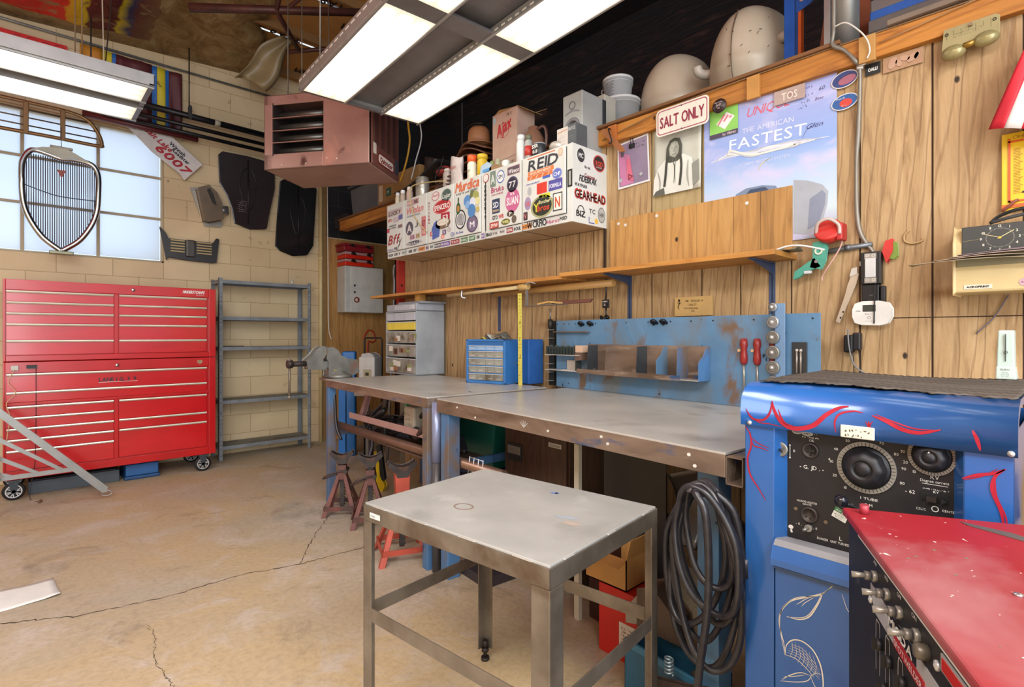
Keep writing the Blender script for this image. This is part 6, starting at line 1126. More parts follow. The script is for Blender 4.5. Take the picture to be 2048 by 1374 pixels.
MB().prism([(0, 0), (.10, .012), (.20, .0), (.20, .012), (.10, .022), (0, .012)], 0, .02, 'c8a060:.5').build('wooden_strip', label='pale wooden strip resting on the strap under the shelf', cat='strip', loc=(2.43, 2.38, 1.4405), rz=-90); MB().tbox((0, .30, 0, .02, 0), (0, .32, .0, .02, .022), '6c4438:.5').build('leather_roll', label='long dark brown roll beside the pale wooden strip', cat='roll', loc=(2.455, 2.28, 1.4405), rz=-90, bevel=.004)
t = thing('padlock_tag', 'black lock with printed tag hanging beside the shelf bracket', 'lock', (2.56, 1.955, 1.41), -90); MB().box(0, .045, -.012, 0, .0, .05, '17171a:.5').text('GRIPS', .005, .034, .008, -.013, K2, w=.034).text('21.', .012, .014, .012, -.013, K2).build('tag', t, bevel=.002); MB().cyl((.02, -.006, .05), (.03, -.006, .17), .004, '3a3a3e:.4:.6').build('shackle', t); MB().tube([(-.01, -.01, -.05), (.01, -.02, -.07), (.03, -.01, -.05), (.05, -.02, -.06)], .010, '1c1e22:.4:.4', 8, 4).cyl((.02, 0, -.06), (.02, 0, .0), .005, '1c1e22:.4').build('key_bunch', t)
# ---------------------------------------------------------------- drawer cabinets on the left bench
def loc1(x, y, z=0):  # a point on the left bench, x along it from its far end, y towards the wall
    a = rad(-94.06); return (1.695+x*math.cos(a)-y*math.sin(a), 3.88+x*math.sin(a)+y*math.cos(a), .921+z)
t = thing('drawer_cabinet', 'tall grey metal cabinet of clear plastic drawers on the left bench', 'drawer cabinet', (2.355, 4.16, .921), -91.2)
MB().box(0, .02, .004, .28, 0, .53, 'grey_plastic').box(.49, .50, .004, .28, 0, .53, 'grey_plastic').box(.0, .5, .27, .28, 0, .53, 'grey_plastic').box(0, .5, .004, .28, .52, .53, 'grey_plastic').box(0, .5, .004, .28, 0, .012, 'grey_plastic').build('carcass', t, bevel=.002)
for k, (z0, z1, c) in enumerate(((.45, .52, 'b4b8c4:.4'), (.372, .445, 'e0cc50:.4'), (.262, .365, 'clear_plastic'), (.148, .255, 'clear_plastic'), (.014, .142, 'clear_plastic'))):
    d = MB().box(.024, .486, .0, .26, z0, z1-.006, c).build('drawer', t, bevel=.003, label='yellow drawer' if k == 1 else None)
    m = MB(); m.box(.022, .488, -.004, .002, z1-.012, z1-.006, 'c8ccd0:.4').build('drawer_lip', d)
    if k > 1:
        r = random.Random(k); m = MB()
        for q in range(7): x = .05+r.random()*.4; z = z0+.01+r.random()*(z1-z0)*.4; m.box(x, x+.06, -.0015, .0, z, z+.02+r.random()*.03, r.choice(('c8b040:.5', 'a07048:.5', 'd8d4c8:.5', '7c5c50:.5', '8c9460:.5')))
        m.build('parts', d)
    if k == 0:
        for x in (.16, .32): MB().box(x, x+.003, -.002, 0, z0, z1-.01, '8c909c:.4').build('divider', d)
t2 = thing('drawer_cabinet', 'flat grey case with white label strip on top of the drawer cabinet', 'case', (2.358, 4.14, 1.4515), -91.2); MB().box(0, .48, .0, .27, 0, .055, '9ca0aa:.4').build('case', t2, bevel=.003); MB().box(.14, .46, -.001, 0, .01, .045, 'c8ccd4:.4').scrawl(.16, .014, .28, .028, -.002, '4a4c54:.5', 4, .002, 3).build('label_strip', t2); t2['category'] = 'case'; t2.name = 'parts_case'
MB().box(0, .50, 0, .36, 0, .018, '848890:.4').build('flat_tray', label='thin grey metal lid lying on top of the grey case', cat='lid', loc=(2.375, 3.98, 1.507), rz=-91.2, bevel=.002).scale = (.7, .7, 1)
t = thing('drawer_cabinet', 'blue plastic cabinet of small clear parts drawers on the left bench', 'drawer cabinet', (2.29, 2.93, .921), -76.5)
BC = '3874b4:.4'; MB().box(0, .33, .004, .20, .0, .30, BC).box(0, .018, -.006, .01, 0, .30, BC).box(.312, .33, -.006, .01, 0, .30, BC).box(0, .33, -.006, .01, .285, .30, BC).box(0, .33, -.006, .01, 0, .016, BC).build('cabinet_body', t, bevel=.003)
for rw in range(5):
    z = .022+.051*rw; MB().box(.018, .312, -.004, .006, z+.045, z+.05, BC).build('shelf_rail', t)
    for c in range(4):
        x = .021+.0728*c; h = .044 if rw < 4 else .03
        d = MB(); d.box(x, x+.070, -.002, .003, z, z+h, 'clear_plastic' if rw < 4 else '8cb0d8:.3').box(x, x+.070, -.008, -.002, z+h-.004, z+h, 'c8c8c4:.3').box(x+.02, x+.05, -.006, -.002, z+.01, z+.013, 'c8c8c4:.3'); d.build('drawer', t)
t = thing('blue_case', 'tall blue steel case standing right behind the parts drawers', 'case', (2.505, 2.625, .921), -94); MB().box(0, .10, .0, .13, 0, .30, '2a60a8:.4').build('case', t, bevel=.004); MB().box(-.01, .015, -.01, .0, .13, .145, 'c8b878:.3:.8').build('latch', t)
t = thing('paper_scraps', 'crumpled papers and gloves piled on the blue drawer cabinet', 'papers', (2.38, 2.90, 1.222), -95)
for k, c in enumerate(('d8c860:.6', '4a4c50:.6', 'b8c0b8:.6', '8c7c60:.6', '5c5e58:.6')): MB().grid(lambda a, b, k=k: (.03+.045*k+a*.09, -.02+b*.09, .004+.012*math.sin(a*5+k)*math.sin(b*3+1)+.01*k*(1-a)), 6, 5, c).build('scrap', t, thick=.002)
# ---------------------------------------------------------------- vise
t = thing('bench_vise', 'heavy grey bench vise bolted to the far corner of the left bench', 'vise', (1.768, 3.95, .9215), -90)
V = 'vise_grey'; m = MB()
m.lathe([(.10, 0), (.10, .02), (.075, .03), (.06, .05)], (0, .06, 0), V, 'z', 28).box(-.044, .044, -.03, .14, .03, .10, V); m.prism([(-.035, .02), (-.03, .12), (-.05, .15), (-.052, .225), (-.01, .232), (.03, .21), (.06, .165), (.11, .14), (.19, .13), (.205, .04), (.16, .02)], -.05, .05, V, 'x'); m.build('fixed_jaw_body', t, bevel=.006)
m = MB(); m.prism([(-.19, .08), (-.20, .14), (-.155, .175), (-.115, .225), (-.085, .24), (-.068, .236), (-.068, .17), (-.085, .15), (-.085, .12), (-.06, .10), (-.06, .07)], -.046, .046, V, 'x').box(-.03, .03, -.10, .02, .075, .13, V); m.build('moving_jaw', t, bevel=.006)
MB().box(-.055, .055, -.068, -.052, .175, .225, 'bare_steel').build('jaw_plate', t, bevel=.002); MB().cyl((0, -.30, .115), (0, -.18, .115), .020, 'cast_iron', n=20).cyl((0, -.33, .115), (0, -.295, .115), .030, 'cast_iron', n=20).build('screw', t)
MB().cyl((0, -.315, .14), (0, -.315, -.12), .008, 'bare_steel').lathe([(0, .012), (.013, .006), (.013, -.006), (0, -.012)], (0, -.315, .145), 'bare_steel', 'z', 14).lathe([(0, .012), (.013, .006), (.013, -.006), (0, -.012)], (0, -.315, -.125), 'bare_steel', 'z', 14).build('handle', t)
MB().text('WR', .056, .05, .02, .0, 'd8c040:.5').build('yellow_mark', t).rotation_euler = (0, 0, 0)
# ---------------------------------------------------------------- things in the corner behind the vise
t = thing('elec_box', 'light grey electrical box with red button on the nook wall', 'electrical box', (2.81, 5.90, 1.518), 0); t.name = 'electrical_box'
MB().box(0, .50, 0, .21, 0, .548, 'c0c0ba:.4').build('enclosure', t, bevel=.006); MB().box(.07, .495, -.006, 0, .006, .542, 'cacac4:.4').build('door', t, bevel=.003)
m = MB()
for z in (.32, .24): m.cyl((.12, -.010, z), (.12, -.004, z), .013, '3a4048:.4', n=16)
m.build('hole_plug', t); MB().ring(.145, .15, .022, .034, -.014, -.006, '7c2c24:.4', 24).lathe([(.022, -.006), (.02, -.012), (0, -.014)], (.145, 0, .15), 'd8c4b8:.4', 'y', 20).build('button', t)
for k, (z, c, lab) in enumerate(((.0, 'd83018:.3', 'lowest orange-red toolcase on the electrical box'), (.085, 'd82c1c:.3', 'middle orange-red toolcase with black latches'), (.17, '8c2028:.4', 'topmost dark red toolcase in the stack'))):
    t = thing('tool_case', lab, 'toolcase', (2.805-.015*(k == 2), 5.88, 2.068+z), 0, 'red toolcases stacked on the electrical box'); MB().box(0, .36+.02*(k == 2), 0, .22, 0, .045 if k < 2 else .06, c).build('case_bottom', t, bevel=.006); MB().box(.0, .36, .0, .22, .046, .078, 'b89090:.35' if k < 2 else c).build('case_lid', t, bevel=.006) if k < 2 else MB().box(-.01, .385, -.005, .22, .062, .09, c).build('case_lid', t, bevel=.006)
    for x in (.10, .30): MB().prism([(-.03, .055), (-.01, .075), (.02, .07), (.035, .04), (.0, .045)], -.012, 0, '241c1c:.4').build('latch', t, bevel=.002).location = (x, 0, 0) if k < 2 else (x, 0, .01)
t = thing('grinder_stand', 'white bench appliance body behind the vise in the corner', 'appliance', (2.40, 4.75, .80), -50)
MB().box(0, .16, 0, .2, 0, .24, 'b8b8b4:.4').build('housing', t, bevel=.012); MB().prism([(.02, .24), (.03, .265), (.10, .275), (.14, .25), (.14, .24)], .02, .18, 'a8a8a8:.4').build('cap', t, bevel=.004); MB().box(.05, .13, -.004, 0, .04, .12, '9c9478:.4').box(.07, .105, -.007, -.003, .06, .09, '2c2a24:.4').build('socket_plate', t, bevel=.002)
MB().box(-.02, .22, -.06, .22, -.13, -.012, 'a09890:.4:.3').build('metal_bench_box', label='dull metal tray under the white appliance behind the vise', cat='tray', loc=(2.40, 4.75, .80), rz=-50, bevel=.004); MB().box(0, .03, 0, .03, 0, .67, '7c7c78:.4:.4').build('stand_post', label='grey post carrying the metal tray in the corner', cat='post', loc=(2.50, 4.80, 0), rz=-50)
t = thing('jerry_can', 'tall blue container beside the white appliance in the corner', 'container', (2.44, 5.2, .78), -30); MB().box(0, .14, 0, .2, -.78, .30, '1c68b0:.35').build('body', t, bevel=.02, seg=3)
MB().tube([(0, 0, -1.06), (-.0, 0, .14), (.01, 0, .16), (.17, 0, .16), (.18, 0, .14), (.18, 0, -1.06)], .009, 'blk', 8).build('hand_truck', label='black tubular hand truck handle standing in the corner behind the appliance', cat='hand truck', loc=(2.62, 5.05, 1.06), rz=-45)
MB().tube([(0, 0, .04), (-.01, 0, .12), (.05, 0, .20), (.12, 0, .17), (.14, 0, .08), (.10, 0, .05), (.05, 0, .06), (.04, 0, -.05), (.05, 0, -.17)], .008, 'b82420:.4', 8, 6).build('red_hose', label='coiled red air hose on the nook wall', cat='hose', loc=(3.17, 6.105, 1.108), rz=0)
MB().box(0, .06, 0, .05, .0, .85, '0e6cc0:.35').build('blue_post', label='bright blue steel post under the far end of the left bench', cat='post', loc=(2.14, 4.62, 0), rz=-40)
MB().box(0, .065, 0, .05, 1.3, 2.403, 'a82c20:.5').box(.02, .04, -.002, 0, 1.7, 1.72, '3a1814:.5').build('red_upright', label='red steel upright at the end of the plywood wall', cat='post', loc=(2.586, 4.322, 0), rz=0)
MB().tube([(-.03, 0, -.55), (0, 0, 0), (.03, 0, .5), (.06, 0, 1.15), (.07, -.02, 1.3), (.09, -.03, 1.38)], .013, '8a8a90:.3:.7', 10, 5).build('pry_bar', label='long grey metal bar leaning beside the drawer cabinet', cat='bar', loc=(2.66, 4.62, .55), rz=-70)
MB().box(0, .09, 0, .02, -.9, 1.25, '7c7464:.5').build('board_offcut', label='narrow grey board leaning beside the metal bar in the nook', cat='board', loc=(2.74, 4.56, .9), rz=-75)
# ---------------------------------------------------------------- heater
t = thing('unit_heater', 'large brownish pink unit heater hanging from the ceiling', 'heater', (1.37, 4.235, 2.5), 0)
fx = Vector((1.873-1.37, 3.543-4.235)); W1 = fx.length; t.rotation_euler = (0, 0, math.atan2(fx.y, fx.x)); HH = .56; HD = .52
HB = 'heater_brown'
MB().box(0, W1, 0, HD, 0, .012, HB).box(0, W1, 0, HD, HH-.012, HH, HB).box(0, .012, 0, HD, 0, HH, HB).box(0, W1, HD-.012, HD, 0, HH, HB).box(0, .07, 0, .012, 0, HH, HB).box(.49, W1, 0, .012, 0, HH, HB).box(0, .49, 0, .012, 0, .115, HB).box(0, .49, 0, .012, .485, HH, HB).build('casing', t, bevel=.004)
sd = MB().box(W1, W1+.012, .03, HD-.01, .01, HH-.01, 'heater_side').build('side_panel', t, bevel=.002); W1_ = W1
m = MB()
for c in range(4):
    for k in range(22): m.box(W1+.012, W1+.014, .07+c*.105, .13+c*.105, .17+.016*k, .177+.016*k, '3c2624:.5')
m.build('louvre_slots', sd)
MB().box(.04, .06, .06, .48, .10, .50, '171416:.6').box(.07, .49, .2, .21, .10, .50, '171416:.6').box(.07, .08, .0, .2, .10, .50, '2a2020:.6').build('inner_shroud', t)
for z in (.14, .235, .325, .415): MB().cyl((.08, .09, z+.02), (.49, .09, z+.02), .026, '6a6660:.35:.7', n=14).build('heat_tube', t)
for z in (.195, .285, .38): MB().prism([(-.004, z), (-.004, z+.006), (.07, z+.03), (.07, z+.024)], .07, .49, HB, 'x').build('louvre', t)
TE2 = Matrix.Translation((W1+.0145, 0, 0)) @ Matrix.Rotation(rad(90), 4, 'Z')
m = MB(); m.T = TE2; m.prism(rr_(.12, .04, .40, .12, .02), -.001, 0, '7c1c1c:.4').prism(rr_(.13, .048, .39, .112, .02), -.002, -.001, 'e0d4cc:.4').text('Quitmajor', .26, .058, .040, -.003, '8c1c20:.4', w=.22, align='c', slant=.1, bold=.002).box(.04, .09, -.001, 0, .09, .17, 'd8ccc0:.5').scrawl(.045, .10, .04, .06, -.002, '5a4a44:.5', 3, .0015, 3); m.T = None; m.build('badge', sd)
m = MB(); m.T = TE2; m.box(.43, .49, -.001, 0, .05, .16, '3c4450:.4'); m.T = None; m.build('vent_opening', sd)
for x, y in ((.1, .15), (.22, .15), (.30, .40), (W1-.1, .4)): MB().tube([(x, y, HH), (x, y, HH+1.2)], .004, '7a7468:.4:.5', 6).build('hanger_rod', t)
m = MB()
for x, z in ((.55, .52), (.52, .06), (.60, .05), (.15, .03), (.35, .03)): m.cyl((x, -.003, z), (x, 0, z), .005, 'd8c8c0:.4', n=8)
m.build('screw', t)
# ---------------------------------------------------------------- things on the block wall
def BT(name, lab, cat, u, z, off=0): return thing(name, lab, cat, (u, WV-off, z), 0)
# bar grille
t = BT('car_grille', 'wide brown chrome-trimmed bar grille hanging in front of the window', 'car grille', -.1, 2.93, .14)
GB = '8a6a44:.35:.6'
MB().tube([(-.5, 0, .0), (.25, 0, .012), (.62, 0, .01), (.655, 0, .03), (.63, 0, .12), (.56, 0, .215), (.44, 0, .255), (.2, 0, .262), (-.5, 0, .265)], .016, GB, 10, 6).build('frame', t)
for z in (.07, .135, .20): MB().tube([(-.5, 0, z), (.62-.3*max(0, z-.12), 0, z)], .006, '6a5440:.35:.6', 8).build('grille_bar', t)
for x in (.135, .37): MB().box(x, x+.035, -.018, .01, .0, .262, GB).build('upright', t, bevel=.004)
# radiator grille
t = BT('radiator_grille', 'large chrome radiator grille shell with vertical bars hung in the window', 'car grille', .275, 1.95, .22)
sh_ = [(-.25, .60), (-.245, .72), (-.215, .80), (-.17, .835), (-.08, .82), (0, .80), (.09, .81), (.18, .80), (.225, .77), (.248, .70), (.25, .58), (.24, .40), (.20, .26), (.12, .12), (.02, .03), (0, .02), (-.02, .03), (-.12, .12), (-.20, .26), (-.24, .40)]
MB().tube([(x, 0, z) for x, z in sh_], .022, 'chrome', 12, 6, True).build('shell', t)
MB().prism([(-.17, .84), (-.08, .83), (0, .80), (.09, .815), (.18, .80), (.09, .85), (.035, .875), (-.035, .875), (-.12, .86)], -.03, .03, 'b0a894:.3:.7').box(-.03, .03, -.02, .02, .86, .885, 'b0a894:.3:.7').box(-.075, .075, -.02, .02, .88, .90, 'b0a894:.3:.7').build('header_cap', t, bevel=.006)
MB().box(-.08, .08, -.03, .03, -.015, .012, '8c8a70:.4:.5').build('base_bracket', t, bevel=.005)
def ins(x):
    lo = .04+.36*(abs(x)/.24)**1.7; hi = .80-.0*x
    return lo, hi
for k in range(33):
    x = -.235+.47*k/32; lo, hi = ins(x); MB().cyl((x, 0, lo), (x, 0, hi-.35*max(0, abs(x)-.19)), .0036, '5a5c66:.3:.7', n=6).build('vertical_bar', t)
MB().tube([(0, 0, .90), (0, .10, 1.2), (0, .215, 1.27)], .0025, '5a5c66:.3:.7', 6).build('hanging_wire', t)
MB().prism([(-.03, .70), (.03, .70), (0, .63)], -.012, -.006, '9c4c40:.4').build('emblem', t); MB().tube([(-.24, -.01, .54), (-.12, -.01, .50), (0, -.01, .475), (.235, -.01, .475)], .004, '3c4050:.4', 6, 5).build('tie_wire', t)
# small grille, scoop, motorcycle plates
t = BT('bumper_grille', 'small black twin-slot grille on the block wall beside the window', 'car grille', 1.02, 2.0, .05)
MB().prism([(.0, .285), (.035, .245), (.06, .19), (.46, .19), (.49, .24), (.505, .235), (.48, .0), (.45, -.005), (.25, .0), (.06, .02), (.05, .0)], .0, .03, '2c2a2c:.3').build('frame', t, bevel=.006)
MB().box(.21, .29, -.02, .0, .03, .20, '54504c:.25:.5').build('centre_post', t, bevel=.01)
for x0, x1 in ((.08, .20), (.305, .44)):
    for k in range(5): MB().box(x0, x1, -.006, -.001, .07+.027*k, .082+.027*k, 'b09c6c:.5').build('slot', t)
t = BT('hood_scoop', 'dull metal air inlet with round outlet mounted on a plate', 'air inlet', 1.27, 2.36, .03)
MB().prism([(.0, .37), (.08, .39), (.14, .38), (.30, .05), (.28, .01), (.13, .0)], .0, .006, 'a8a49c:.4:.5').build('back_plate', t); MB().prism([(.05, .35), (.14, .39), (.21, .33), (.25, .24), (.27, .08), (.16, .04), (.11, .05)], -.13, -.0, '8a7a68:.3:.6').build('box', t, bevel=.008); MB().prism([(.12, .34), (.145, .37), (.18, .31), (.21, .20), (.17, .22)], -.135, -.13, '2c2824:.4').build('opening', t); MB().cyl((.24, -.06, .17), (.33, -.07, .18), .045, '8c8c90:.3:.7').build('outlet', t)
def hoodp(name, lab, u, z, outline, tone, logo):
    t = BT(name, lab, 'car hood', u, z, .03)
    m = MB(); m.prism(outline, -.05, 0, tone); o = m.build('panel', t, bevel=.025, seg=3)
    cx = sum(p[0] for p in outline)/len(outline)
    zs_ = [p[1] for p in outline]; zt, zb = max(zs_), min(zs_)
    MB().tube([(cx+.02, -.055, zt-.02), (cx+.02, -.057, zb+.02)], .006, '1c1618:.3', 8).build('centre_ridge', t)
    P = [(cx+.02+.085*math.cos(a)*(1 if math.sin(a) > 0 else .8), -.056, (zt+zb)/2+.03+.22*math.sin(a)) for a in [k*2*math.pi/20 for k in range(20)]]
    MB().tube(P, .005, '181416:.3', 8, 2, True).build('inset_outline', t)
    return t
hh = hoodp('small_hood', 'dark brown tapered scale hood with scribbled writing on the block wall', 1.55, 2.41, [(0, .70), (.015, .715), (.25, .72), (.50, .70), (.50, .45), (.44, .15), (.42, .02), (.28, 0), (.15, .04), (.13, .17), (.08, .31), (.01, .43)], '2a2020:.28', True)
MB().text('TIC', .03, .50, .05, -.0515, '100c0c:.4', rot=1.57).scrawl(.15, .14, .10, .13, -.0515, 'a89c94:.5', 7, .003, 6).build('writing', hh)
hoodp('small_hood', 'narrow glossy black hood panel to the right of the brown one', 2.12, 2.17, [(.05, .78), (.08, .80), (.30, .80), (.40, .76), (.38, .45), (.36, .12), (.30, .02), (.17, .0), (.04, .04), (.0, .08), (.02, .40)], '1c1c1e:.2', False)
t = BT('race_plate', 'diagonal white race plate with red and black script by the window', 'plate', .74, 3.2, .08)
m = MB(); m.prism([(0, .0), (.32, .02), (.63, -.23), (.47, -.42), (.43, -.36), (.2, -.2)], -.002, 0, 'cfcac8:.4'); m.build('plate', t)
m = MB(); a = -.66
m.text('Salt Lake', .14, -.01, .05, -.004, 'a82c34:.5', w=.26, rot=a, slant=.3, bold=.003).text('6007', .22, -.16, .075, -.004, 'a82430:.5', w=.33, rot=a, slant=.3, bold=.005).text('Winnah', .34, -.09, .035, -.004, '34343c:.5', w=.16, rot=a, bold=.002).text('Roadster', .36, -.15, .035, -.004, '34343c:.5', w=.18, rot=a, bold=.002).scrawl(.06, -.02, .1, .04, -.004, '2c2c30:.5', 6, .006, 1); m.build('lettering', t)
# pipes on hooks under the banner
for k, (z, r_, u0, off) in enumerate(((3.395, .030, .55, .20), (3.30, .020, .55, .19), (3.225, .019, .55, .2))):
    MB().cyl((0, 0, 0), (1.5, 0, -.02), r_, 'black_pipe', n=20).build('black_tube', label=('thick black pipe, uppermost of the three in the wall rack', 'middle black pipe in the wall rack', 'lowest black pipe in the wall rack')[k], cat='pipe', group='black pipes racked on the block wall', loc=(u0, WV-off, z), rz=0)
MB().lathe([(.031, 0), (.031, .05)], (0, 0, 0), 'a8a490:.4', 'x', 20).build('pipe_label', label='pale paper band around the thick black pipe', cat='label', loc=(1.45, WV-.20, 3.383))
t = thing('pipe_hanger', 'black rod hanger carrying the thick pipe from above', 'hanger', (1.228, WV-.20, 3.42)); MB().cyl((0, 0, .0), (0, 0, .72), .006, '2a2420:.4').build('rod', t); MB().prism([(-.015, -.07), (.015, -.07), (.018, .04), (.008, .06), (-.008, .06), (-.018, .04)], -.045, -.033, '2e2c28:.4').build('clamp', t)
t = thing('pipe_hanger', 'black rod hanger at the left, above the window fixture', 'hanger', (.47, WV-.25, 3.42)); MB().cyl((0, 0, .1), (0, 0, .75), .006, '2a2420:.4').build('rod', t); MB().prism([(-.015, -.0), (.015, -.0), (.018, .10), (-.018, .10)], -.01, .0, '2e2c28:.4').build('clamp', t)
MB().cyl((.0, 0, 0), (.9, 0, -.01), .028, '5c2426:.4').build('maroon_pipe', label='dark red pipe end over the window behind the fixture', cat='pipe', loc=(.42, WV-.12, 3.21), rz=0)
# banners
t = BT('banner', 'maroon banner with blue and yellow stripes high on the block wall', 'banner', .41, 3.27, .03)
def bn(x0, x1, c, nm_='stripe'):
    MB().grid(lambda a, b: (x0+a*(x1-x0)-.06*(1-b)*0, -.008-.008*math.sin((x0+a*(x1-x0))*40+b*3), (.02+b*.57-.03*x0)), 6, 12, c).build(nm_, t, thick=.002)
bn(.0, .16, 'c8862c:.35', 'orange_panel'); bn(.12+.04, .23, 'd8c430:.35'); bn(.23, .26, '2c6cb8:.35'); bn(.26, .54, '5c2a2e:.3', 'maroon_panel'); bn(.54, .58, '2c6cb8:.35'); bn(.58, .65, 'd8c430:.35'); bn(.65, .68, '2c6cb8:.35'); bn(.68, .79, '5c2a2e:.3', 'maroon_panel')
MB().text('Vince', .56, .42, .03, -.03, '1c2438:.5', w=.06, rot=-.8, slant=.3).build('signature', t)
t = BT('banner', 'bright red banner strip with black doodles at the upper left', 'banner', -.5, 3.70, .03); MB().prism([(0, .12), (.42, .10), (.82, .10), (.84, -.01), (.4, -.02), (0, 0)], -.004, 0, 'd02420:.4').build('panel', t); m = MB(); [m.ring(.50+.09*k, .045, .03+.008*(k % 2), .033+.008*(k % 2), -.006, -.004, '3c1414:.5', 24) for k in range(4)]; m.ribbon([(.42, .03), (.6, .05), (.8, .03)], .004, -.006, '3c1414:.5'); m.build('doodle', t)
t = thing('hanging_sign', 'small white licence-plate shaped tag with orange clip hanging from above', 'tag', (.48, 4.55, 3.62), 0); MB().prism([(-.06, .17), (.07, .19), (.06, .08), (-.055, .10)], -.003, 0, 'd8d4dc:.4').build('tag_plate', t); MB().box(-.02, .02, -.006, 0, .0, .05, 'e04c1c:.4').build('orange_clip', t); MB().text('GAR', -.04, .11, .04, -.005, '5a5060:.5', w=.08).build('lettering', t)
t = thing('torn_insulation', 'torn flap of foil-faced insulation hanging from the roof', 'insulation', (1.58, 5.75, 3.80), 0)
MB().grid(lambda a, b: (.30*a*(1-.3*b)+.38*b+.03*math.sin(b*7), -.25*b+.05*math.sin(a*6), .52*b+.05*math.sin(a*5+b*4)), 10, 14, '94805c:.4').build('flap', t, thick=.004)
# ---------------------------------------------------------------- jack stands
def jack(loc, rz, h, s, mat, lab, grp='jack stands under the left bench'):
    t = thing('jack_stand', lab, 'jack stand', loc, rz, grp); hc = h*.62; top = .032
    for sx in (-1, 1):
        for sy in (-1, 1):
            a = Vector((sx*s, sy*s, 0)); b = Vector((sx*top, sy*top, hc)); m = MB(); w = .022
            for (dx, dy) in ((-sx*w, 0), (0, -sy*w)):
                d = Vector((dx, dy, 0)); n_ = Vector((sx*.002, sy*.002, 0)); vs = [a, a+d*1.4, b+d, b]
                m.add([tuple(v) for v in vs]+[tuple(v-n_*1.6) for v in vs], [(0, 1, 2, 3), (7, 6, 5, 4), (0, 4, 5, 1), (1, 5, 6, 2), (2, 6, 7, 3), (3, 7, 4, 0)], mat)
            m.build('leg', t)
    q = s*.86; z = h*.12
    for a, b in (((-q, -q), (q, -q)), ((q, -q), (q, q)), ((q, q), (-q, q)), ((-q, q), (-q, -q))): 
        m = MB(); m.T = Tm((0, 0, 0)); dx, dy = b[0]-a[0], b[1]-a[1]; m.box(min(a[0], b[0])-.003, max(a[0], b[0])+.003, min(a[1], b[1])-.003, max(a[1], b[1])+.003, z-.012, z+.018, mat); m.build('brace', t)
    ch_ = .15 if mat == 'jack_orange' else .07; cw = .042 if mat == 'jack_orange' else .030
    MB().tbox((-.036, .036, -.036, .036, hc-.03), (-cw, cw, -cw*.8, cw*.8, hc+ch_), mat).build('collar', t, bevel=.004)
    m = MB(); m.box(-.014, .014, -.010, .010, h*.10, h-.04, 'cast_iron')
    for k in range(10): m.prism([(.014, h*.12+.022*k), (.022, h*.12+.022*k+.005), (.014, h*.12+.022*k+.016)], -.009, .009, 'cast_iron')
    m.build('ratchet_column', t)
    MB().prism([(-.055, .0), (-.058, -.012), (-.03, -.045), (-.02, -.07), (.02, -.07), (.03, -.045), (.058, -.012), (.055, .0), (.03, -.018), (0, -.026), (-.03, -.018)], -.028, .028, 'cast_iron').build('saddle', t, bevel=.005, loc=(0, 0, h)).scale = (1.3, 1.25, 1.1)
    MB().tube([(.03, -.035, hc+.03), (-.02, -.045, hc+.03), (-.09, -.05, hc+.01), (-.12, -.045, hc-.012), (-.105, -.03, hc-.015), (-.03, -.04, hc+.015)], .006, 'cast_iron', 8, 5).build('lever', t); MB().cyl((.03, -.05, hc+.03), (.03, .045, hc+.03), .013, 'cast_iron', n=14).build('pivot', t)
    return t
jack((1.68, 3.57, 0), -35, .43, .12, 'jack_red', 'rust-red jack stand furthest to the left, by the blue bench leg')
jack((1.72, 3.24, 0), -28, .46, .125, 'jack_red', 'dark rusty jack stand in the middle, behind the orange one')
jack((1.60, 2.64, 0), -22, .53, .145, 'jack_orange', 'tall bright orange jack stand behind the small table')
t = thing('mitre_clamp', 'yellow and black hand tool standing under the left bench', 'hand tool', (2.1, 3.92, 0), -60)
MB().prism([(0, .30), (.05, .30), (.07, .22), (.075, .12), (.12, .05), (.10, .0), (.05, .0), (.02, .06), (.0, .15)], -.02, .02, 'e0bc18:.4').build('yellow_body', t, bevel=.006); MB().prism([(.05, .36), (.08, .36), (.12, .10), (.10, .08), (.07, .22)], -.016, .016, '20242c:.4').build('black_arm', t, bevel=.004); t.name = 'hand_tool'
# ---------------------------------------------------------------- stock and clutter under the left bench
t = b1
MB().box(.06, 1.46, .10, .40, .538, .548, '6a5448:.5:.3').build('lower_shelf', b1)
MB().box(1.46, 1.485, .03, .82, .50, .545, 'worn_blue').build('side_rail', b1, bevel=.003)
m = MB(); m.cyl((-.03, 0, 0), (1.98, 0, .0), .027, '8a6c5c:.4:.6', n=24); m.build('steel_pipe', label='long brown steel pipe lying along the front under the left bench', cat='pipe', loc=(1.768, 3.87, .576), rz=-91.8)
m = MB(); m.box(0, 1.30, 0, .004, 0, .045, 'b08a84:.5').box(0, 1.30, 0, .05, .0, .004, 'b08a84:.5'); m.build('angle_iron', label='pale pink painted angle iron lying behind the long pipe', cat='angle iron', loc=(1.81, 3.73, .632), rz=-92, bevel=.001)
MB().prism([(0, 0), (.045, 0), (.17, .22), (.13, .22)], -.03, .0, '8c6a68:.5').box(.0, .04, -.0, .0, 0, 0, '8c6a68:.5').build('steel_offcut', label='pink-edged steel bar leaning up to the left bench top', cat='bar', loc=(1.86, 3.62, .65), rz=-90, bevel=.002)
MB().lathe([(.055, 0), (.06, .03), (.03, .06), (0, .062)], (0, 0, 0), 'd02c20:.4', 'z', 20, 1.2, 1).build('red_funnel', label='red plastic funnel among the clutter under the left bench', cat='funnel', loc=(1.93, 3.66, .815))
MB().tbox((0, .14, 0, .10, 0), (.01, .13, .0, .10, .16), 'b8ac9c:.5').scrawl(.03, .04, .08, .09, -.002, '5c5048:.5', 4, .002, 3).build('canister', label='off-white canister with faded print under the left bench', cat='canister', loc=(1.82, 2.99, .635), rz=-92, bevel=.012)
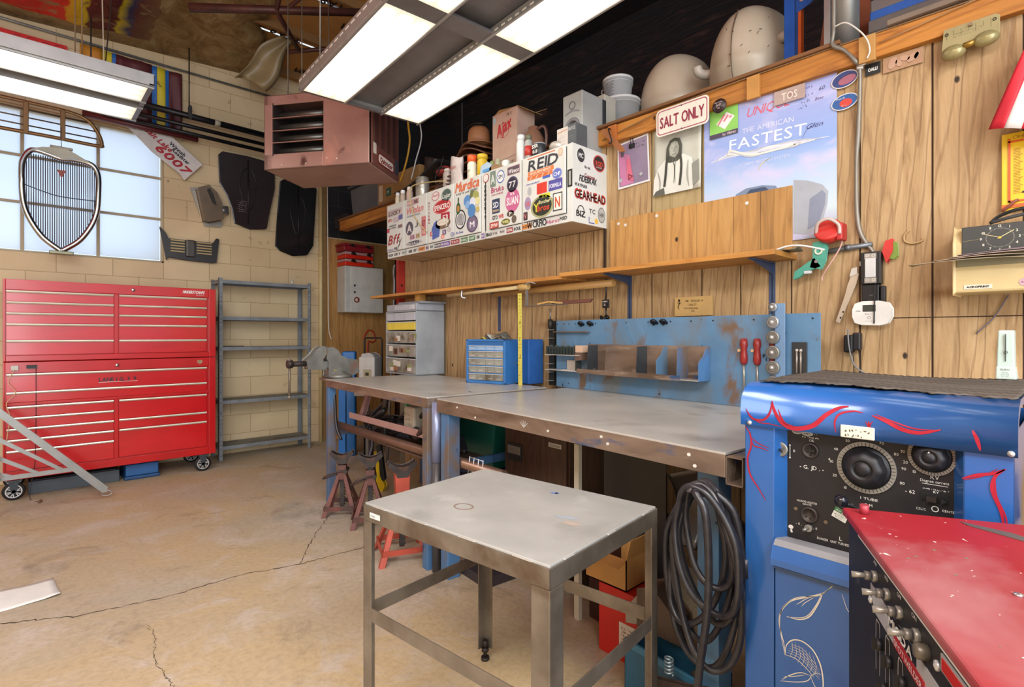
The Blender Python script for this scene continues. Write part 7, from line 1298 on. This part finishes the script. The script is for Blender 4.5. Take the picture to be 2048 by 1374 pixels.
MB().prism([(0, 0), (.04, .02), (.03, .09)], 0, .02, '2c9c6c:.4').build('wedge', label='small green plastic wedge under the left bench', cat='wedge', loc=(1.88, 3.08, .74), rz=-90)
t = thing('yellow_jug', 'yellowish jug with red cap beside the off-white canister', 'jug', (1.98, 2.95, .547), -92); MB().tbox((0, .14, 0, .09, 0), (.01, .12, .01, .08, .26), 'a8985c:.45').build('body', t, bevel=.012); MB().cyl((.065, -.004, .15), (.065, -.012, .15), .016, 'c82c24:.4').build('cap', t)
r = random.Random(11); labs = ('dark curved pipe', 'thin silver bent rod', 'black flexible tube', 'dull grey bent bar', 'rusty bent rod', 'dark cable loop', 'short bright rod', 'thick grey exhaust pipe')
for k in range(24):
    x = 1.86+r.uniform(0, .14); y = 2.60+.052*k; z = .56+r.uniform(0, .10); P = [(0, 0, 0)]; a = r.uniform(-1.2, 1.2)
    for q in range(4): P.append((P[-1][0]+.13*math.cos(a), P[-1][1]+.035*r.uniform(-1, 1), max(0, min(.24, P[-1][2]+.085*math.sin(a)+.05)))); a += r.uniform(-.6, .9)
    _c = (('dark iron pipe', '3a3a3e:.4:.5', .018), ('grey bent rod', '6a6c72:.4:.6', .009), ('black flexible tube', '2a2628:.5', .013), ('rusty curved pipe', '5a4a44:.5:.4', .021), ('bright bent rod', '8c8c90:.35:.7', .006))[k % 5]
    MB().tube(P, _c[2], _c[1], 8, 5).build('scrap_metal', label=_c[0]+', '+('nearest the right end' if k < 5 else 'right of the middle' if k < 10 else 'in the middle' if k < 14 else 'left of the middle' if k < 19 else 'nearest the far end')+' of the tangle under the left bench', cat='scrap metal', group='tangle of scrap pipes under the left bench', loc=(x, y, z), rz=-90+r.uniform(-25, 25))
for k in range(7):
    x = 1.9+r.uniform(0, .12); y = 2.72+.13*k; b_ = r.uniform(.06, .12)
    MB().tbox((0, b_*1.4, 0, b_, 0), (.01, b_*1.2, .01, b_*.8, b_*.9), r.choice(('3c3e44:.5:.4', '54504c:.5:.4', '2c2c34:.5', '4a4e5c:.4:.5'))).build('metal_block', label=('nearest', 'second', 'third', 'fourth', 'fifth', 'sixth', 'farthest')[k]+' dark metal fitting along the shelf under the left bench', cat='metal part', group='dark metal parts under the left bench', loc=(x, y, .547), rz=-90+r.uniform(-30, 30), bevel=.006)
for k in range(5):
    y = 3.5+.06*k; P = [(0, 0, .40), (.01, .01, .30), (-.01+.01*k, 0, .20), (.02, .02, .10), (.05-.02*k, 0, .0)]
    MB().tube(P, (.008, .014, .005, .018, .010)[k], ('6a6a72:.4:.5', '1c2440:.5', 'b0b0b0:.35:.6', '2a2a30:.45', '3c3a40:.5')[k], 8, 6).build('hanging_hose', label=('thin grey', 'navy blue', 'pale wire-like', 'thick black', 'dark grey')[k]+' hose hanging under the left bench above the jack stand', cat='hose', loc=(1.86+.03*k, y, .16), rz=-80)
MB().tube([(0, 0, .40), (.02, 0, .28), (.09, -.02, .10), (.13, 0, .0)], .012, '26262a:.4', 8, 6).build('black_hose', label='black hose curving down behind the far leg of the left bench', cat='hose', loc=(1.74, 3.84, .48), rz=-90)
t = thing('round_tube', 'pale blue-grey round tube standing in the gap between the benches', 'tube', (1.625, 2.335, 0), 0); MB().cyl((0, 0, 0), (0, 0, .58), .024, '5c5a5c:.4:.5', n=20).build('lower_tube', t); MB().cyl((0, 0, .58), (0, 0, .895), .027, '8c94b4:.35:.4', n=24).build('upper_tube', t)
t = thing('wire_basket', 'small white wire cage at the end of the long pipe', 'cage', (1.70, 2.165, .52), -95)
for k in range(4):
    MB().tube([(0+.04*k, 0, 0), (.02+.04*k, 0, .11)], .0025, 'd8d8dc:.3:.5', 6).build('wire', t); MB().tube([(0+.007*k, 0, .035*k), (.12+.007*k, 0, .035*k)], .0025, 'd8d8dc:.3:.5', 6).build('wire', t)
MB().box(-.1, .16, .0, .22, -.02, -.003, '3a3438:.5').box(-.1, .16, .0, .22, -.52, -.47, '3a3438:.5').box(.0, .03, .1, .13, -.52, -.02, '3a3438:.5').build('low_stand', label='dark low stand between the benches holding the wire cage', cat='stand', loc=(1.70, 2.165, .52), rz=-95)
# ---------------------------------------------------------------- under the right bench
t = thing('green_bin', 'dark green plastic bin behind the benches', 'bin', (2.12, 3.035, .43), -92); MB().tbox((.02, .60, .0, .34, 0), (0, .62, 0, .36, .28), '14584a:.4').build('tub', t, bevel=.01); MB().box(-.02, .64, -.02, .38, -.06, -.003, '1c3468:.4').box(.0, .04, .02, .36, -.43, -.06, '1c3468:.4').box(.58, .62, .02, .36, -.43, -.06, '1c3468:.4').build('blue_stand', t, bevel=.003)
t = thing('file_cabinet', 'brown woodgrain two-door cabinet under the right bench', 'cabinet', (1.95, 2.16, 0), -94); t.name = 'walnut_cabinet'
MB().box(0, .49, .01, .5, .03, .78, 'cabinet_walnut').build('carcass', t, bevel=.003); MB().box(.01, .48, -.004, .01, .05, .77, 'cabinet_walnut').build('door', t, bevel=.002)
MB().box(.045, .155, -.014, -.004, .585, .675, '2a2826:.35').box(.05, .15, -.018, -.012, .62, .662, '9c9488:.3:.6').build('handle', t, bevel=.002); MB().box(.36, .45, -.007, -.004, .70, .722, 'b8b4ac:.3:.5').text('TOOLS', .37, .705, .010, -.008, '2c2826:.5', w=.07).build('nameplate', t)
for x in (.03, .45): MB().cyl((x, .05, 0), (x, .05, .03), .018, 'b8b4a8:.5').build('foot', t)
MB().box(0, .028, 0, .02, 0, .77, 'c0b8a4:.5').build('white_board', label='narrow cream upright board beside the walnut cabinet', cat='board', loc=(1.80, 1.535, 0), rz=-94)
MB().box(0, .33, 0, .01, 0, .78, '2a2828:.4').build('dark_sheet', label='large dark sheet leaning upright behind the cream board', cat='panel', loc=(1.955, 1.49, 0), rz=-94)
MB().box(.0, .16, 0, .10, .0, .40, '3c1c1a:.5').build('maroon_box', label='dark maroon box behind the open cardboard box', cat='box', loc=(1.86, 1.50, 0), rz=-94, bevel=.004)
t = thing('cardboard_box', 'open brown cardboard box on a red box under the right bench', 'box', (1.70, 1.39, .27), -90); CB = 'c08c4c:.8'
MB().box(0, .004, 0, .18, 0, .12, CB).box(.196, .20, 0, .18, 0, .12, CB).box(0, .20, 0, .004, 0, .12, CB).box(0, .20, .176, .18, 0, .12, CB).box(0, .20, 0, .18, 0, .004, CB).build('box_body', t); MB().add([(0, 0, .12), (.20, 0, .12), (.20, -.05, .10), (0, -.05, .10)], [(0, 1, 2, 3)], CB).add([(.20, 0, .12), (.20, .18, .12), (.22, .18, .20), (.22, 0, .20)], [(0, 1, 2, 3)], CB).build('flap', t, thick=.003)
MB().box(0, .20, 0, .2, 0, .268, 'c02018:.45').box(.10, .19, -.002, 0, .06, .15, 'd8d0c8:.5').scrawl(.11, .07, .07, .07, -.003, '7c2c28:.5', 5, .002, 5).build('red_box', label='red box with printed white label below the cardboard box', cat='box', loc=(1.70, 1.32, 0), rz=-92, bevel=.002)
t = thing('teal_crate', 'teal blue open metal box on the floor under the right bench', 'crate', (1.56, 1.10, 0), -96); MB().box(0, .006, 0, .12, 0, .19, '2a5c78:.45').box(.33, .336, 0, .12, 0, .19, '2a5c78:.45').box(0, .336, 0, .006, 0, .19, '2a5c78:.45').box(0, .336, .114, .12, 0, .19, '2a5c78:.45').box(0, .336, 0, .12, 0, .006, '2a5c78:.45').box(.0, .336, -.006, .0, .165, .19, '38708c:.45').build('crate_body', t, bevel=.002)
MB().grid(lambda a, b: (.02+a*.13, .08*math.sin(b*3), .26*b+.05*a*b), 8, 12, '6c6a68:.35:.6').build('fender_scrap', label='curved grey sheet metal scrap, left of the two under the bench', cat='sheet metal', loc=(1.93, 1.18, .42), rz=-90, thick=.004)
MB().grid(lambda a, b: (a*.2+.06*b, .08*math.sin(b*3+a), .20*b-.08*a*a), 8, 12, '34343a:.3:.6').build('fender_scrap', label='dark curved sheet metal scrap, right of the grey one', cat='sheet metal', loc=(1.95, 1.04, .42), rz=-90, thick=.004)
MB().box(0, .78, 0, .25, 0, .015, '2a2420:.6').box(0, .03, 0, .25, -.405, 0, '2a2420:.6').box(.75, .78, 0, .25, -.405, 0, '2a2420:.6').build('low_shelf', label='dark low shelf carrying the sheet metal scraps under the right bench', cat='shelf', loc=(1.98, 1.44, .405), rz=-94)
MB().prism([(0, 0), (.04, .01), (.10, .12), (.07, .14), (.0, .05)], 0, .04, '9c9890:.35:.5').build('bracket_casting', label='grey metal bracket leaning in front of the red box', cat='bracket', loc=(1.65, 1.155, .19), rz=-90, bevel=.003)
MB().prism([(0, 0), (.15, .0), (.14, .06), (.05, .14), (.0, .12)], 0, .10, '5c4c42:.45:.3').build('saw_body', label='brown metal machine part hanging behind the welding cable', cat='machine part', loc=(1.62, 1.08, .22), rz=-90, bevel=.01)
r = random.Random(21)
for k in range(9):
    y = 1.05-.05*k; P = [(0, 0, 0)]; a = r.uniform(0, 3)
    for q in range(4): P.append((P[-1][0]+.07*math.cos(a), P[-1][1]+.05*r.uniform(-1, 1), max(0, P[-1][2]+.08*abs(math.sin(a))-.02))); a += r.uniform(-1, 1)
    MB().tube(P, r.uniform(.008, .02), r.choice(('4a4038:.5:.3', '6c6258:.5:.4', '2c2826:.5', '7c4a40:.5')), 8, 5).build('floor_scrap', label=('nearest the walnut cabinet', 'second from the cabinet', 'third from the cabinet', 'left of the middle', 'middle', 'right of the middle', 'third from the welder', 'second from the welder', 'nearest the welder')[k]+' of the bent scrap pieces on the floor under the right bench', cat='scrap', group='scrap on the floor beneath the right bench', loc=(1.66+r.uniform(0, .2), y, .015), rz=-90+r.uniform(-40, 40))
t = thing('bolt_cutter', 'brown iron tool with a spring leaning at the foot of the right leg', 'tool', (1.46, .93, 0), -90); MB().prism([(-.02, .16), (.02, .175), (.12, .20), (.18, .22), (.17, .12), (.10, .09), (.09, .0), (.075, .0), (.07, .08), (.02, .11)], 0, .02, '4a3c36:.5:.3').build('body', t, bevel=.003)
MB().tube([(.07+.012*math.cos(q*.7), -.01+.012*math.sin(q*.7), .22+.0012*q) for q in range(45)], .003, '9cb0b8:.3:.6', 6).build('spring', t)
MB().tube([(0, 0, .01), (.05, -.04, .012), (.10, -.02, .04), (.14, .03, .09)], .012, 'b04c44:.45', 10, 6).build('red_hose', label='red hose end on the floor beside the welding machine', cat='hose', loc=(1.33, .80, 0), rz=-90)
# ---------------------------------------------------------------- welding cable coiled on a hook on the right leg
t = thing('cable_coil', 'thick black welding cable coiled on a hook on the blue bench leg', 'cable', (1.435, .732, .80), -90)
MB().tube([(0, .055, -.01), (0, .0, .0), (0, -.06, .02), (-.01, -.085, .03)], .012, '6c6a70:.35:.6', 10, 4).build('hook', t)
for k, (cx_, wd_, bt, ph) in enumerate(((-.01, .115, -.50, 0), (-.02, .098, -.43, 1), (.03, .095, -.34, 2), (-.04, .10, -.38, 3), (.03, .11, -.46, 4), (.035, .075, -.24, 5), (.045, .10, -.30, 6))):
    P = []; dy = -.005-.011*k+.018*(k % 2)
    for q in range(14):
        a = math.pi/2+q*2*math.pi/14; P.append((cx_*(1-math.sin(a))*.7+wd_*.9*math.cos(a)*(1 if math.sin(a) < .5 else .88), dy+.01*math.sin(3*a+ph), (bt+.035)/2+(.035-bt)/2*math.sin(a)))
    MB().tube(P, .0092, 'hose_black', 12, 5, True).build('cable_loop', t)
MB().tube([(.01, -.09, .03), (.05, -.10, -.04), (.055, -.10, -.25), (.03, -.10, -.45), (.01, -.09, -.62), (.0, -.07, -.78)], .0105, 'hose_black', 12, 6).build('cable_end', t)
MB().tube([(.02, -.02, .02), (.075, -.0, -.03), (.10, .0, -.12), (.108, .0, -.16)], .0115, 'hose_black', 12, 5).cyl((.107, 0, -.15), (.108, 0, -.20), .015, '3a383c:.4').build('cable_connector', t)
# ---------------------------------------------------------------- red-topped control box in the near right corner
t = thing('spot_welder', 'red-topped control cabinet with black switch panel in the near right corner', 'control cabinet', (1.23, .33, 0), 206.7); t.name = 'control_cabinet'
MB().box(.003, .80, .006, .46, .04, .885, 'blk').build('case', t, bevel=.003); MB().box(-.004, .805, -.006, .465, .885, .90, 'red_lid').build('lid', t, bevel=.004)
for x in (.05, .75):
    for y in (.06, .40): MB().cyl((x, y, 0), (x, y, .04), .025, 'rubber').build('foot', t)
pn2 = MB().box(.03, .80, -.001, .006, .10, .882, 'panel_black').build('front_panel', t)
m = MB(); S_ = 'c8c8c8:.35:.4'
m.ribbon([(.10, .8795), (.80, .8795)], .003, -.0015, 'd8d4d0:.4', False, 0); m.build('trim_line', pn2)
m = MB(); m.prism([(.185, .829), (.80, .829), (.80, .790), (.21, .790), (.185, .815)], -.002, -.001, 'c4c4c6:.35:.3'); m.build('silver_band', pn2)
m = MB(); m.box(.285, .40, -.003, -.002, .810, .830, '141418:.4').text('MIGDA', .29, .813, .014, -.004, 'e8e8e8:.4', w=.10, bold=.0008); m.build('nameplate', pn2); m = MB(); m.box(.31, .43, -.003, -.002, .790, .808, 'b02830:.4').text('SPOTWELDER', .315, .794, .010, -.004, 'e8d8d8:.4', w=.11); m.build('nameplate', pn2)
for k, (x, z) in enumerate(((.216, .852), (.281, .852), (.338, .852), (.406, .855))):
    m = MB(); m.cyl((x, 0, z), (x, -.008, z), .009, '8a867e:.4:.4', n=6).cyl((x, -.010, z), (x, -.018, z), .007, '7e7a74:.4:.4').cyl((x, -.016, z), (x-.003, -.036, z-.002), .0036, 'a09c94:.35:.5', r1=.0052); m.build('toggle_switch', pn2)
MB().lathe([(.010, 0), (.010, -.012), (.007, -.016), (0, -.016)], (.436, 0, .850), '6c6458:.4:.4', 'y', 20).build('round_knob', pn2)
for k, (x, z) in enumerate(((.244, .755), (.293, .755), (.353, .76), (.27, .70), (.34, .70), (.42, .70), (.43, .76))):
    m = MB(); m.cyl((x, 0, z), (x, -.010, z), .009, 'blk', n=18).box(x-.002, x+.002, -.015, -.008, z-.009, z+.009, '2a2826:.3'); m.cyl((x-.02, 0, z-.015), (x-.02, -.006, z-.015), .005, 'b8b8b8:.3:.6'); m.build('selector_knob', pn2)
m = MB(); m.box(.482, .552, -.003, -.001, .855, .875, 'c8c8c8:.3:.5').box(.487, .547, -.004, -.002, .858, .872, 'lamp_red'); m.build('red_display', pn2)
MB().lathe([(.020, 0), (.020, -.014), (.016, -.024), (0, -.026)], (.505, 0, .822), '141416:.3', 'y', 28).build('large_knob', pn2); MB().cyl((.565, 0, .832), (.565, -.03, .832), .006, '8a6c40:.3:.6').build('brass_terminal', pn2)
for x, z in ((.185, .80), (.468, .852)): MB().lathe([(.007, 0), (.006, -.004), (0, -.006)], (x, 0, z), 'c8c8c8:.3:.6', 'y', 14).build('screw', pn2)
m = MB()
for k, x in enumerate((.21, .27, .33, .39)): m.text(('AB', 'WELD', 'OFF', 'ON')[k], x-.01, .869, .006, -.0015, 'd8d4d0:.4', w=.018)
m.text('0.5', .40, .833, .006, -.0015, 'd8d4d0:.4')
for x in (.235, .285, .345, .42): m.ribbon([(x-.02, .70), (x-.02, .775), (x-.01, .782), (x, .775), (x, .70)], .0016, -.0015, 'd8d4d0:.4', False, 3)
m.build('panel_lettering', pn2)
m = MB(); r = random.Random(3)
for k in range(46):
    x, y, q = r.uniform(.02, .78), r.uniform(.02, .44), r.uniform(.0012, .003); m.add([(x-q, y, .9004), (x, y-q, .9004), (x+q, y, .9004), (x, y+q, .9004)], [(0, 1, 2, 3)], r.choice(('e0d0c8:.5', 'c8b060:.5', 'e8e0dc:.5', '7c8c6c:.5')))
m.build('paint_speck', t)
MB().cyl((.03, .025, .90), (.03, .025, .918), .008, 'a03440:.4').build('lid_knob', t); MB().prism([(.02, .18), (.04, .185), (.10, .24), (.09, .26), (.06, .24)], .9002, .9012, '5c5450:.5', 'z').build('scuff_patch', t)
MB().lathe([(.006, 0), (.005, .003), (0, .004)], (.34, .13, .9), 'd8d8dc:.2:.9', 'z', 16).build('rivet', t)
MB().lathe([(0, 0), (.05, .01), (.07, .05), (.065, .14), (.03, .19), (0, .20)], (0, 0, 0), '9c7458:.45', 'z', 20).build('leather_pouch', label='brown leather pouch hanging at the right side of the welding machine', cat='pouch', loc=(1.62, .02, .80))
